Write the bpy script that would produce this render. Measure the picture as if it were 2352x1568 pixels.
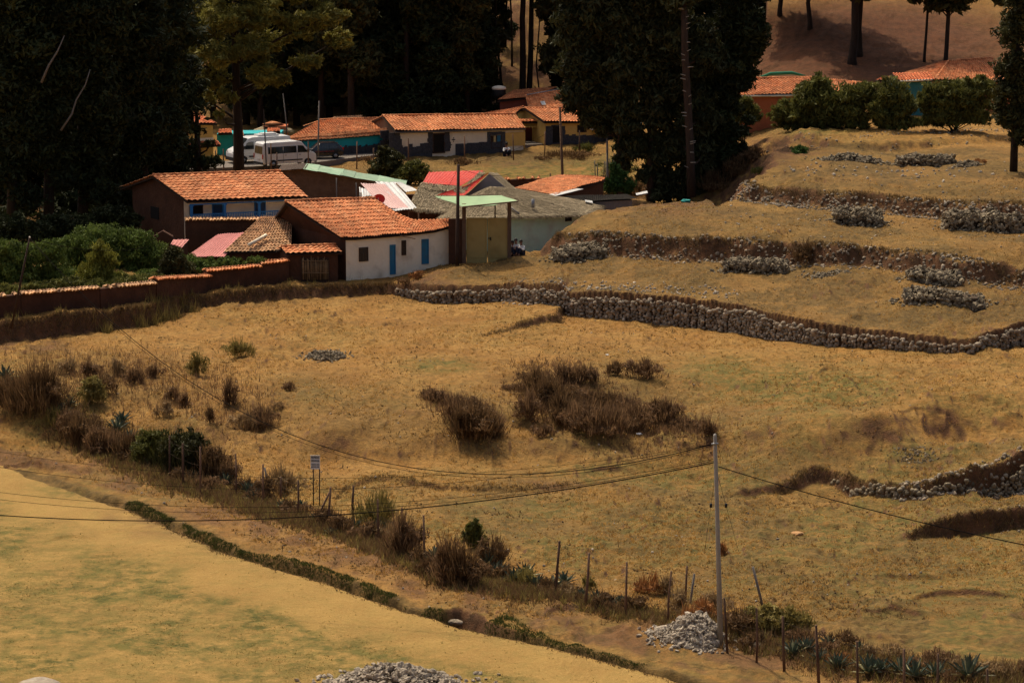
import bpy, bmesh, math, random
import numpy as np
from mathutils import Vector
C = bpy.context.scene.collection
sc = bpy.context.scene
for o in list(bpy.data.objects): bpy.data.objects.remove(o)
# ---------------------------------------------------------------- camera, sky, sun, exposure
CAMZ = 31.0; FPX = 6585.0; TH = math.atan(1156/6585)
cd = bpy.data.cameras.new('camera'); cam = bpy.data.objects.new('camera', cd); C.objects.link(cam)
cam.location = (0, 0, CAMZ); cam.rotation_euler = (math.pi/2-TH, 0, 0)
cd.sensor_width = 36; cd.lens = 36*FPX/2352; cd.clip_start = 1; cd.clip_end = 5000
sc.camera = cam
SUN_EL = math.radians(58); SUN_AZ = math.radians(-27)      # azimuth from +Y towards +X
w = bpy.data.worlds.new('World'); sc.world = w; w.use_nodes = True
nt = w.node_tree; bg = nt.nodes['Background']
sky = nt.nodes.new('ShaderNodeTexSky'); sky.sky_type = 'NISHITA'; sky.sun_disc = False
sky.sun_elevation = SUN_EL; sky.sun_rotation = SUN_AZ; sky.altitude = 0; sky.air_density = 0.7; sky.dust_density = 7.0; sky.ozone_density = 0.2
nt.links.new(sky.outputs[0], bg.inputs[0]); bg.inputs[1].default_value = 0.15
sd = bpy.data.lights.new('sun', 'SUN'); sd.energy = 3.1; sd.angle = math.radians(0.5); sd.color = (1, .87, .66)
so = bpy.data.objects.new('sun', sd); C.objects.link(so)
sdir = Vector((math.sin(SUN_AZ)*math.cos(SUN_EL), math.cos(SUN_AZ)*math.cos(SUN_EL), math.sin(SUN_EL)))
so.rotation_euler = sdir.to_track_quat('Z', 'Y').to_euler(); so.location = (0, 100, 120)
sc.view_settings.view_transform = 'Standard'; sc.view_settings.look = 'None'
sc.view_settings.exposure = -0.02; sc.view_settings.gamma = 1
sc.cycles.max_bounces = 4; sc.cycles.diffuse_bounces = 2; sc.cycles.glossy_bounces = 2
sc.cycles.transparent_max_bounces = 4

# ---------------------------------------------------------------- pixel <-> world (a 2352 x 1568 grid of the view)
def ray(vx, vy):
    a = (vx-1176)/FPX; b = (784-vy)/FPX
    return np.array([a, math.cos(TH)+b*math.sin(TH), -math.sin(TH)+b*math.cos(TH)])
def PZ(vx, vy, z):
    d = ray(vx, vy); t = (z-CAMZ)/d[2]
    return np.array([0, 0, CAMZ])+d*t
def PD(vx, vy, D):
    d = ray(vx, vy); return np.array([0, 0, CAMZ])+d*(D/d[1])
def proj(x, y, z):
    dz = z-CAMZ
    f = y*math.cos(TH)-dz*math.sin(TH); u = y*math.sin(TH)+dz*math.cos(TH)
    return 1176+FPX*x/f, 784-FPX*u/f
def mpp(D): return D/FPX          # metres per view pixel
# ---------------------------------------------------------------- noise
def _h(ix, iy, s):
    a = (ix.astype(np.int64)*374761393 + iy.astype(np.int64)*668265263 + s*1442695041) & 0xffffffff
    a = ((a ^ (a >> 13))*1274126177) & 0xffffffff
    return ((a ^ (a >> 16)) & 0xffff)/65535.0
def vn(x, y, s=0):
    x = np.asarray(x, float); y = np.asarray(y, float)
    ix = np.floor(x); iy = np.floor(y); fx = x-ix; fy = y-iy
    fx = fx*fx*(3-2*fx); fy = fy*fy*(3-2*fy)
    a = _h(ix, iy, s); b = _h(ix+1, iy, s); c = _h(ix, iy+1, s); d = _h(ix+1, iy+1, s)
    return (a+(b-a)*fx)*(1-fy)+(c+(d-c)*fx)*fy
def fbm(x, y, s=0, o=4):
    v = 0; a = .5; t = 0
    for i in range(o):
        v = v+a*vn(x*2**i, y*2**i, s+i*17); t += a; a *= .55
    return v/t
def ss(a, b, x):
    t = np.clip((x-a)/(b-a), 0, 1); return t*t*(3-2*t)
# ---------------------------------------------------------------- signed distance to an open polyline
class Line:
    def __init__(s, pts, *vals):
        s.p = np.array([q[:2] for q in pts], float); s.v = [np.array(v, float) for v in vals]
        d = s.p[1:]-s.p[:-1]; s.d = d; s.l2 = (d**2).sum(1)
        n = np.stack([-d[:, 1], d[:, 0]], 1)/np.sqrt(s.l2)[:, None]; s.n = n
        m = np.zeros_like(s.p); m[:-1] += n; m[1:] += n; s.m = m
        s.cum = np.concatenate([[0], np.cumsum(np.sqrt(s.l2))])
    def q(s, x, y):
        best = np.full(np.shape(x), 1e18); sg = np.ones(np.shape(x)); si = np.zeros(np.shape(x))
        for i in range(len(s.d)):
            rx = x-s.p[i, 0]; ry = y-s.p[i, 1]
            t0 = (rx*s.d[i, 0]+ry*s.d[i, 1])/s.l2[i]; t = np.clip(t0, 0, 1)
            ex = rx-t*s.d[i, 0]; ey = ry-t*s.d[i, 1]; d2 = ex*ex+ey*ey
            side = ex*s.n[i, 0]+ey*s.n[i, 1]
            if i > 0: side = np.where(t0 <= 0, ex*s.m[i, 0]+ey*s.m[i, 1], side)
            if i < len(s.d)-1: side = np.where(t0 >= 1, ex*s.m[i+1, 0]+ey*s.m[i+1, 1], side)
            b = d2 < best
            best = np.where(b, d2, best); sg = np.where(b, np.sign(side), sg); si = np.where(b, i+t, si)
        return np.sqrt(best)*sg, si
    def val(s, k, x): return np.interp(x, np.maximum.accumulate(s.p[:, 0])+np.arange(len(s.p))*1e-4, s.v[k])
    def qm(s, x, y, y0, y1, pad=60.0):      # only where it matters
        m = (y > y0) & (y < y1); d = np.full(np.shape(x), pad if y0 < 100 else -pad, float); si = np.zeros(np.shape(x))
        if m.any(): d[m], si[m] = s.q(x[m], y[m])
        return d, si, m
    def at(s, a):                      # point and normal at arc length a
        a = min(max(a, 0), s.cum[-1]-1e-6); i = int(np.searchsorted(s.cum, a, 'right')-1)
        t = (a-s.cum[i])/(s.cum[i+1]-s.cum[i]); return s.p[i]+t*s.d[i], s.n[i], i+t
# ---------------------------------------------------------------- the lie of the land
def pl(lst): return [PZ(a, b, z) for a, b, z in lst]
# ditch beside the foreground field (near edge)
DITCH = Line(pl([(60, 1085, .2), (240, 1147, .2), (360, 1190, .2), (500, 1264, .2), (640, 1308, .2), (760, 1342, .2), (900, 1396, .2), (1010, 1422, .2), (1060, 1442, .2), (1200, 1470, .2), (1330, 1500, .2), (1500, 1547, .2), (1700, 1605, .2), (1900, 1670, .2)]),
    [0, .4, .35, .6, .75, .75, .7, .8, 1.2, .8, .75, .7, .7, .7], [1.2, 1.2, .9, 1.2, 1.6, 1.4, 1.1, 1.3, 2.6, 1.5, 1.2, 1.2, 1.2, 1.2])
# lower edge of the retaining wall and of the earth bank that goes on to its left
S1 = Line(pl([(-600, 850, 1.5), (-150, 797, 1.5), (0, 787, 1.5), (150, 776, 1.5), (330, 752, 1.5), (400, 730, 1.5), (450, 713, 1.5), (560, 701, 1.5), (700, 690, 1.5), (905, 682, 1.5), (1000, 696, 1.5), (1150, 702, 1.5), (1290, 724, 1.5), (1400, 736, 1.5), (1500, 744, 1.5), (1600, 754, 1.5), (1700, 768, 1.5), (1850, 793, 1.5), (2000, 806, 1.5), (2100, 814, 1.5), (2235, 823, 1.5), (2352, 806, 1.5), (2600, 765, 1.5)]),
    [1.2, 1.2, 1.2, 1.3, 1.25, 1.0, .72, .8, .75, .7, 1.1, 1.15, 1.35, 1.7, 1.75, 1.75, 1.75, 1.35, 1.05, .95, .75, 1.45, 1.6],
    [0, 0, 0, 0, 0, 0, 0, 0, 0, .5, 1, 1.1, 1.1, .9, .8, .8, .8, 1.2, 1.5, 1.6, 1.8, 1.1, .9])
KM = Line(pl([(880, 700, 2.2), (900, 668, 2.4), (940, 619, 3.4), (1040, 590, 3.9), (1200, 568, 4.0), (1222, 542, 5.3), (1350, 498, 5.5), (1480, 481, 5.6), (1620, 467, 5.7), (1640, 437, 7.2), (1700, 410, 7.3), (1780, 385, 7.4), (1790, 330, 7.6), (1760, 240, 8.5), (1760, 120, 11)]))
S2 = Line(pl([(900, 540, 4), (1212, 564, 4.0), (1300, 577, 4), (1400, 586, 4), (1500, 593, 4), (1640, 602, 4), (1830, 613, 4), (2000, 622, 4), (2200, 640, 4), (2352, 652, 4), (2600, 665, 4)]),
    [1.3, 1.35, 1.5, 1.6, 1.75, 1.75, 1.7, 1.5, 1.4, 1.35, 1.3])
S3 = Line(pl([(1300, 400, 5.5), (1626, 457, 5.5), (1700, 477, 5.5), (1800, 487, 5.5), (1900, 494, 5.5), (2000, 497, 5.5), (2100, 503, 5.5), (2180, 508, 5.5), (2352, 515, 5.5), (2600, 520, 5.5)]),
    [1.3, 1.5, 1.6, 1.7, 1.7, 1.7, 1.6, 1.6, 1.8, 1.8])
S4 = Line(pl([(1500, 310, 7.3), (1690, 331, 7.3), (1800, 327, 7.3), (1900, 342, 7.3), (2050, 343, 7.3), (2150, 338, 7.3), (2352, 322, 7.3), (2600, 310, 7.3)]),
    [.8, .9, .75, .6, .7, .5, .25, .2])
S5 = Line(pl([(100, 400, 2.7), (500, 400, 2.7), (700, 402, 2.7), (880, 385, 2.7), (1200, 374, 2.7), (1370, 362, 2.7), (1600, 350, 2.7)]))
F5 = Line(pl([(1640, 1130, -.3), (1700, 1128, -.3), (1810, 1124, -.3), (1870, 1098, -.3), (1900, 1100, -.3), (1960, 1122, -.3), (2060, 1141, -.3), (2150, 1148, -.3), (2250, 1141, -.3), (2352, 1130, -.3), (2600, 1105, -.3)]),
    [0, .25, .5, .65, .6, .7, .65, .7, 1.3, 2.0, 2.2])
F6 = Line(pl([(2040, 1246, -.3), (2110, 1243, -.3), (2160, 1238, -.3), (2230, 1226, -.3), (2352, 1214, -.3), (2600, 1190, -.3)]), [0, .45, .95, 1.2, 1.05, 1.0])
F7 = Line(pl([(1100, 780, 1.5), (1145, 772, 1.5), (1205, 757, 1.5), (1240, 745, 1.5), (1292, 741, 1.5), (1300, 715, 1.5)]), [0, .14, .32, .42, .5, .2])
F8 = Line(pl([(780, 1150, 0), (810, 1112, 0), (880, 1106, 0), (1000, 1118, 0), (1150, 1119, 0), (1300, 1110, 0), (1360, 1105, 0)]), [0, .2, .3, .22, .18, .12, 0])
# shallow scars and little banks scattered over the pasture: centre x, y (view), length, height
SCARS = [(1900, 855, 60, .25), (2080, 860, 50, .2), (900, 748, 60, .2), (1010, 783, 60, .15), (2130, 1003, 140, .18), (1410, 1048, 120, .25), (160, 1225, 90, .12), (1950, 1165, 90, .15), (2100, 1300, 160, .2), (2200, 1345, 200, .3), (2050, 1390, 150, .2), (820, 1230, 60, .15), (860, 1285, 60, .1), (1290, 1385, 60, .2), (1330, 1412, 50, .15), (60, 1050, 90, .3)]
SC = [(PZ(a, b, .4 if b > 900 else 1.5), c*mpp(140)/2, h) for a, b, c, h in SCARS]
def land(x, y, detail=True):
    x = np.asarray(x, float); y = np.asarray(y, float)
    wx = (fbm(x/3.1, y/3.1, 5, 3)-.5); wf = (vn(x/.7, y/.7, 9)-.5)
    # near: path level 0, basin, ramp to the upper pasture
    z = -.45*ss(122, 130, y)*(.35+.65*ss(-8, 14, x))
    yw = y+(fbm(x/9, y/9, 3, 3)-.5)*12+2.5*ss(0, 12, x)
    z = z+1.95*ss(141.5, 150, yw)*(1)+.0
    z = z-.25*(1-ss(-8, 14, x))*ss(141, 151, yw)
    # hollow where the brown bushes stand
    hx, hy, _ = PZ(1420, 930, .9); z = z-.8*np.exp(-(((x-hx)/6.0)**2+((y-hy)/4.0)**2))
    hx, hy, _ = PZ(1700, 950, .9); z = z-.35*np.exp(-(((x-hx)/4.0)**2+((y-hy)/5.0)**2))
    # near field a little higher than the path, ditch between
    x = np.atleast_1d(x); y = np.atleast_1d(y)
    d, s, _ = DITCH.qm(x, y, 99, 150); d = np.where(y >= 150, 60, d); dd = d+wf*.25; ditchd = d
    dep = DITCH.val(0, x); wd = DITCH.val(1, x)
    z = z+.22*(1-ss(-.15, .1, dd))-dep*(ss(-.1, .15, dd)*(1-ss(wd*.55, wd, dd)))
    # pasture scars with falloff behind
    for L, fo, ww in ((F5, 11, .45), (F6, 5, .35), (F7, 6, .35), (F8, 3, .4)):
        d, s, _ = L.qm(x, y, 120, 190); h = L.val(0, x); dd = d+wx*.5+wf*.25
        z = z+h*ss(0, ww, dd)*np.exp(-np.maximum(dd, 0)/fo)
    for (cx, cy, _), r, h in SC:
        u = (x-cx)/r; v = (y-cy)+wx*1.5+u*u*.8
        z = z+h*ss(0, .35, v)*np.exp(-np.maximum(v, 0)/1.6)*np.exp(-u**4)
    # left of KM: village, right: terraces
    d1, s1, _ = S1.qm(x, y, 145, 400, 60); d1 = np.where(y >= 400, 200, d1); dd1 = d1+wx*.15+wf*.05
    leftness = 1-ss(S1.p[8, 0]+(S1.p[9, 0]-S1.p[8, 0])*.6, S1.p[9, 0]+.5, x)
    dl = d1+(wx*.5+wf*.22)*leftness
    h1 = S1.val(0, x); g1 = S1.val(1, x)
    st1 = h1*np.where(leftness > .5, ss(.0, .45, dl), ss(.18, .42, d1))
    zl = z+st1+(1.2-h1)*ss(4, 12, d1)
    zl = zl+g1*0
    d5, s5, _ = S5.qm(x, y, 165, 500); zl = zl+.45*ss(0, 5, d5+wx*2)
    hl = np.maximum(y-282+fbm(x/12, y/12, 21, 3)*10-5, 0)
    zl = zl+hl*.30*(1-np.exp(-hl/14))*(1-ss(480, 800, y)*.6)
    zr = z+st1+g1*ss(0, 13, d1)
    d2, s2, _ = S2.qm(x, y, 165, 500); dd = d2+wx*1.5+wf*.45; zr = zr+S2.val(0, x)*(ss(0, 1.1, dd)*.8+.2*ss(.8, 5, dd))
    zr = zr+.15*ss(2, 12, d2)
    d3, s3, _ = S3.qm(x, y, 165, 500); dd = d3+wx*1.8+wf*.5; zr = zr+S3.val(0, x)*(ss(0, 1.6, dd)*.7+.3*ss(1., 6, dd))
    d4, s4, _ = S4.qm(x, y, 165, 500); dd = d4+wx*2+wf*.4; zr = zr+S4.val(0, x)*ss(0, 1.5, dd)
    hr = np.maximum(y-243, 0)
    zr = zr+hr*.25*(1-np.exp(-hr/20))*(1-ss(480, 800, y)*.6)
    dk, sk, _ = KM.qm(x, y, 145, 700); dk = dk+wx*1.2
    k = 1-ss(-.2-6*ss(215, 240, y), 3.4+14*ss(215, 240, y), dk)         # right-hand side of KM (negative distance) = terraces
    k = np.where(d1 < 0, 0, k)
    z = zl*(1-k)+zr*k
    # relief of the turf
    rough = .35+.65*ss(.4, .62, fbm(x/7, y/7, 31, 3))
    near = ss(-.5, 1.5, ditchd); near = np.where(y < 99, 0, near)
    if detail:
        z = z+(fbm(x/1.3, y/2.2, 41, 4)-.5)*.55*(.12+.88*near)*rough+(fbm(x/6, y/6, 47, 3)-.5)*.5*(.2+.8*near)
        z = z+((1-np.abs(2*vn(x/.42, y/.95, 55)-1))*(1-np.abs(2*vn(x/.9+7, y/1.7, 56)-1))-.3)*.20*(.12+.88*near)*(.35+.65*rough)
    else:
        z = z+(fbm(x/6, y/6, 47, 3)-.5)*.5*(.2+.8*near)
    # the hill under the camera
    z = z+np.where(y < 95, 28.5*np.clip(1-y/95, 0, 1)**1.7, 0)
    return z
_DS = np.concatenate([np.arange(86, 330, .12), np.arange(330, 600, 1)])
def G(vx, vy):
    """first point of the land seen at a view pixel"""
    d = ray(vx, vy); t = _DS/d[1]; x = d[0]*t; z = CAMZ+d[2]*t
    h = land(x, _DS, False); i = int(np.argmax(h >= z))
    a, b = i-1, i; fa = z[a]-h[a]; fb = h[b]-z[b]; t = fa/(fa+fb+1e-9)
    D = _DS[a]+(_DS[b]-_DS[a])*t; xx = d[0]*D/d[1]
    return np.array([xx, D, float(land(np.array([xx]), np.array([D]))[0])])
def GZ(x, y): return float(land(np.array([x]), np.array([y]))[0])
# ---------------------------------------------------------------- mesh helpers
def link(o, parent=None):
    C.objects.link(o)
    if parent is not None: o.parent = parent
    return o
def tag(o, label=None, cat=None, group=None, kind=None):
    if label: o['label'] = label
    if cat: o['category'] = cat
    if group: o['group'] = group
    if kind: o['kind'] = kind
    return o
def empty(name, loc, label=None, cat=None, group=None, rz=0):
    o = bpy.data.objects.new(name, None); o.empty_display_size = .3
    o.location = tuple(loc); o.rotation_euler = (0, 0, rz); C.objects.link(o)
    return tag(o, label, cat, group)
class MB:
    """collects vertices and faces (arrays), builds ONE mesh object"""
    def __init__(s): s.V = []; s.F = []; s.n = 0; s.T = []; s.M = []; s.S = []
    def add(s, v, faces, tint=.5, mi=0, smooth=False):
        v = np.asarray(v, float).reshape(-1, 3); s.V.append(v)
        if isinstance(faces, np.ndarray): faces = [faces]
        else:
            g = {}
            for f in faces: g.setdefault(len(f), []).append(f)
            faces = [np.array(x) for x in g.values()]
        for f in faces:
            if len(f) == 0: continue
            s.F.append(f+s.n); s.M.append(np.full(len(f), mi)); s.S.append(np.full(len(f), smooth))
        s.T.append(np.broadcast_to(np.asarray(tint, float), (len(v),))); s.n += len(v)
        return s
    def box(s, c, dx, dy, dz, ax=None, tint=.5, mi=0):
        """box about centre c with full sizes; ax = 3x3 rows of axes"""
        ax = np.eye(3) if ax is None else np.asarray(ax, float)
        k = np.array([[-1, -1, -1], [1, -1, -1], [1, 1, -1], [-1, 1, -1], [-1, -1, 1], [1, -1, 1], [1, 1, 1], [-1, 1, 1]])*.5
        v = np.asarray(c)+(k*[dx, dy, dz])@ax
        return s.add(v, [(3, 2, 1, 0), (4, 5, 6, 7), (0, 1, 5, 4), (1, 2, 6, 5), (2, 3, 7, 6), (3, 0, 4, 7)], tint, mi)
    def tube(s, pts, r, n=6, tint=.5, mi=0, cap=True, smooth=True):
        pts = [np.asarray(p, float) for p in pts]; m = len(pts)
        r = np.broadcast_to(np.asarray(r, float), (m,))
        V = []; prev = None
        for i, p in enumerate(pts):
            t = pts[min(i+1, m-1)]-pts[max(i-1, 0)]; t = t/(np.linalg.norm(t)+1e-9)
            a = np.array([1, 0, 0.]) if prev is None else prev
            if prev is None and abs(t[0]) > .9: a = np.array([0, 1, 0.])
            a = a-t*(a@t); a /= np.linalg.norm(a)+1e-9; b = np.cross(t, a); prev = a
            for k in range(n):
                an = 2*math.pi*k/n; V.append(p+r[i]*(a*math.cos(an)+b*math.sin(an)))
        F = [(i*n+k, i*n+(k+1) % n, (i+1)*n+(k+1) % n, (i+1)*n+k) for i in range(m-1) for k in range(n)]
        if cap: F += [tuple(range(n-1, -1, -1)), tuple((m-1)*n+k for k in range(n))]
        return s.add(V, F, tint, mi, smooth)
    def prism(s, poly, off, tint=.5, mi=0):
        """polygon (3-D points) extruded by vector off"""
        p = np.asarray(poly, float); n = len(p); off = np.asarray(off, float)
        F = [tuple(range(n-1, -1, -1)), tuple(range(n, 2*n))]+[(i, (i+1) % n, n+(i+1) % n, n+i) for i in range(n)]
        return s.add(np.concatenate([p, p+off]), F, tint, mi)
    def build(s, name, mats, parent=None, loc=None, recalc=False):
        me = bpy.data.meshes.new(name); V = np.concatenate(s.V)
        if loc is None and parent is not None: loc0 = np.array(parent_world(parent)); V = V-loc0
        elif loc is not None: V = V-np.asarray(loc, float)
        me.vertices.add(len(V)); me.vertices.foreach_set('co', V.astype(np.float32).ravel())
        tot = [f.shape[1] for f in s.F]; nl = sum(f.size for f in s.F); npoly = sum(len(f) for f in s.F)
        me.loops.add(nl); me.loops.foreach_set('vertex_index', np.concatenate([f.ravel() for f in s.F]).astype(np.int32))
        lt = np.concatenate([np.full(len(f), f.shape[1]) for f in s.F])
        me.polygons.add(npoly); me.polygons.foreach_set('loop_start', (np.cumsum(lt)-lt).astype(np.int32))
        try: me.polygons.foreach_set('loop_total', lt.astype(np.int32))
        except Exception: pass
        mats = mats if isinstance(mats, (list, tuple)) else [mats]
        for m in mats: me.materials.append(m)
        me.polygons.foreach_set('material_index', np.concatenate(s.M).astype(np.int32))
        me.polygons.foreach_set('use_smooth', np.concatenate(s.S).astype(bool))
        at = me.attributes.new('tint', 'FLOAT', 'POINT'); at.data.foreach_set('value', np.concatenate(s.T).astype(np.float32))
        me.update(calc_edges=True)
        if recalc:
            b = bmesh.new(); b.from_mesh(me); bmesh.ops.recalc_face_normals(b, faces=b.faces); b.to_mesh(me); b.free()
        o = bpy.data.objects.new(name, me); link(o, parent)
        if loc is not None: o.location = tuple(loc)
        return o
def parent_world(p):
    l = Vector(p.location)
    while p.parent is not None: p = p.parent; l = l+p.location
    return l
def copy_tree(o, parent=None):
    c = o.copy(); C.objects.link(c)
    if parent is not None: c.parent = parent
    for ch in list(o.children): copy_tree(ch, c)
    return c
# ---------------------------------------------------------------- materials
def lk(n, a, b): n.links.new(a, b)
def mat(name, cols, scale=1.0, rough=.9, bump=.0, bscale=8, tint=.0, spec=.2, metal=0, coord='Object', stretch=(1, 1, 1), detail=6, tcol=None, transl=0, dirt=None):
    m = bpy.data.materials.new(name); m.use_nodes = True; n = m.node_tree; N = n.nodes
    b = N['Principled BSDF']; b.inputs['Roughness'].default_value = rough; b.inputs['Metallic'].default_value = metal
    b.inputs['Specular IOR Level'].default_value = spec
    tc = N.new('ShaderNodeTexCoord'); mp = N.new('ShaderNodeMapping'); mp.inputs['Scale'].default_value = stretch
    lk(n, tc.outputs[coord], mp.inputs[0])
    no = N.new('ShaderNodeTexNoise'); no.inputs['Scale'].default_value = scale; no.inputs['Detail'].default_value = detail; no.inputs['Roughness'].default_value = .65
    lk(n, mp.outputs[0], no.inputs['Vector'])
    cr = N.new('ShaderNodeValToRGB'); e = cr.color_ramp.elements
    k = len(cols)
    while len(e) < k: e.new(.5)
    for i, c in enumerate(cols):
        e[i].position = .3+.4*i/max(k-1, 1) if k > 1 else .5; e[i].color = (*c, 1)
    lk(n, no.outputs['Fac'], cr.inputs[0]); out = cr.outputs[0]
    if dirt:
        n2 = N.new('ShaderNodeTexNoise'); n2.inputs['Scale'].default_value = dirt[1]; n2.inputs['Detail'].default_value = 5; lk(n, mp.outputs[0], n2.inputs['Vector'])
        mr = N.new('ShaderNodeMapRange'); mr.inputs[1].default_value = .5; mr.inputs[2].default_value = .75; mr.inputs[4].default_value = dirt[2]
        lk(n, n2.outputs['Fac'], mr.inputs[0])
        mx = N.new('ShaderNodeMix'); mx.data_type = 'RGBA'; mx.inputs['B'].default_value = (*dirt[0], 1); lk(n, mr.outputs[0], mx.inputs[0]); lk(n, out, mx.inputs['A']); out = mx.outputs['Result']
    if tint:
        at = N.new('ShaderNodeAttribute'); at.attribute_name = 'tint'
        if tcol:
            mx = N.new('ShaderNodeMix'); mx.data_type = 'RGBA'; mx.inputs['B'].default_value = (*tcol, 1)
            mr = N.new('ShaderNodeMapRange'); mr.inputs[1].default_value = .6; mr.inputs[2].default_value = 1.0; lk(n, at.outputs['Fac'], mr.inputs[0])
            lk(n, mr.outputs[0], mx.inputs[0]); lk(n, out, mx.inputs['A']); out = mx.outputs['Result']
        mr = N.new('ShaderNodeMapRange'); mr.inputs[3].default_value = 1-tint; mr.inputs[4].default_value = 1+tint
        lk(n, at.outputs['Fac'], mr.inputs[0])
        vm = N.new('ShaderNodeVectorMath'); vm.operation = 'SCALE'; lk(n, out, vm.inputs[0]); lk(n, mr.outputs[0], vm.inputs['Scale']); out = vm.outputs[0]
    lk(n, out, b.inputs['Base Color'])
    if bump:
        nb = N.new('ShaderNodeTexNoise'); nb.inputs['Scale'].default_value = bscale; nb.inputs['Detail'].default_value = 4; lk(n, mp.outputs[0], nb.inputs['Vector'])
        bp = N.new('ShaderNodeBump'); bp.inputs['Strength'].default_value = bump; bp.inputs['Distance'].default_value = .1
        lk(n, nb.outputs['Fac'], bp.inputs['Height']); lk(n, bp.outputs[0], b.inputs['Normal'])
    if transl:
        tr = N.new('ShaderNodeBsdfTranslucent'); lk(n, out, tr.inputs['Color']); ms = N.new('ShaderNodeMixShader'); ms.inputs[0].default_value = transl
        lk(n, b.outputs[0], ms.inputs[1]); lk(n, tr.outputs[0], ms.inputs[2]); lk(n, ms.outputs[0], N['Material Output'].inputs[0])
    return m
def ground_material():
    m = bpy.data.materials.new('ground'); m.use_nodes = True; n = m.node_tree; N = n.nodes; b = N['Principled BSDF']
    b.inputs['Roughness'].default_value = .95; b.inputs['Specular IOR Level'].default_value = .1
    tc = N.new('ShaderNodeTexCoord')
    def noise(sc_, det=5, r=.6, dist=0):
        q = N.new('ShaderNodeTexNoise'); q.inputs['Scale'].default_value = sc_; q.inputs['Detail'].default_value = det; q.inputs['Roughness'].default_value = r; q.inputs['Distortion'].default_value = dist
        lk(n, tc.outputs['Object'], q.inputs['Vector']); return q.outputs['Fac']
    def mr(v, a, c, lo=0, hi=1):
        q = N.new('ShaderNodeMapRange'); q.inputs[1].default_value = a; q.inputs[2].default_value = c; q.inputs[3].default_value = lo; q.inputs[4].default_value = hi
        lk(n, v, q.inputs[0]); return q.outputs[0]
    def mix(f, a, c):
        q = N.new('ShaderNodeMix'); q.data_type = 'RGBA'
        if isinstance(f, float): q.inputs[0].default_value = f
        else: lk(n, f, q.inputs[0])
        for nm, v in (('A', a), ('B', c)):
            if isinstance(v, tuple): q.inputs[nm].default_value = (*v, 1)
            else: lk(n, v, q.inputs[nm])
        return q.outputs['Result']
    def mul(a, c):
        q = N.new('ShaderNodeMath'); q.operation = 'MULTIPLY'; lk(n, a, q.inputs[0])
        if isinstance(c, float): q.inputs[1].default_value = c
        else: lk(n, c, q.inputs[1])
        return q.outputs[0]
    at = N.new('ShaderNodeAttribute'); at.attribute_name = 'soil'
    sp = N.new('ShaderNodeSeparateColor'); lk(n, at.outputs['Color'], sp.inputs[0])
    gr, ea, dk = sp.outputs[0], sp.outputs[1], sp.outputs[2]; fld = at.outputs['Alpha']
    c = mix(mr(noise(.13, 6, .6), .35, .65), (.345, .178, .045), (.26, .128, .032))
    c = mix(mr(noise(.5, 6, .7), .42, .7), c, (.385, .225, .066))
    c = mix(mr(noise(2.2, 6, .75), .46, .68, 0, .8), c, (.13, .075, .026))
    c = mix(mr(noise(7, 4, .75), .48, .7, 0, .75), c, (.10, .055, .02))
    c = mix(mr(noise(14, 3, .7), .58, .8, 0, .55), c, (.48, .30, .095))
    f = mix(mr(noise(.3, 6, .6), .4, .65), (.36, .22, .064), (.30, .175, .05))
    f = mix(mr(noise(5, 6, .75), .45, .75, 0, .5), f, (.22, .145, .045))
    f = mix(mr(noise(1.1, 6, .7), .48, .7, 0, .55), f, (.25, .18, .05))
    f = mix(mr(noise(17, 4, .7), .5, .72, 0, .5), f, (.56, .38, .13))
    c = mix(fld, c, f)
    g = mix(mr(noise(1.5, 5), .4, .6), (.085, .082, .020), (.15, .125, .032))
    c = mix(mul(gr, mr(noise(1.1, 6, .8), .36, .58)), c, g)
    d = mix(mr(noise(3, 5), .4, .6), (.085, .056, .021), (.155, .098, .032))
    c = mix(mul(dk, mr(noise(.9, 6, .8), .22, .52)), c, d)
    e = mix(mr(noise(1.6, 6, .7), .4, .62), (.15, .072, .034), (.078, .043, .022))
    e = mix(mr(noise(9, 3, .7), .6, .75, 0, .7), e, (.27, .17, .10))
    c = mix(ea, c, e)
    ar = N.new('ShaderNodeAttribute'); ar.attribute_name = 'red_soil'
    rr_ = mix(mr(noise(1.2, 6, .7), .4, .62), (.135, .055, .026), (.085, .040, .020))
    rr_ = mix(mr(noise(6, 4, .7), .55, .75, 0, .6), rr_, (.19, .105, .045))
    c = mix(mul(ar.outputs['Fac'], mr(noise(.4, 6, .7), .1, .38)), c, rr_)
    lk(n, c, b.inputs['Base Color'])
    b1 = N.new('ShaderNodeBump'); b1.inputs['Strength'].default_value = .9; b1.inputs['Distance'].default_value = .16; lk(n, noise(3.2, 5, .75), b1.inputs['Height'])
    b2 = N.new('ShaderNodeBump'); b2.inputs['Strength'].default_value = .8; b2.inputs['Distance'].default_value = .05; lk(n, noise(12, 3, .7), b2.inputs['Height']); lk(n, b1.outputs[0], b2.inputs['Normal'])
    lk(n, b2.outputs[0], b.inputs['Normal'])
    return m
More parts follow.
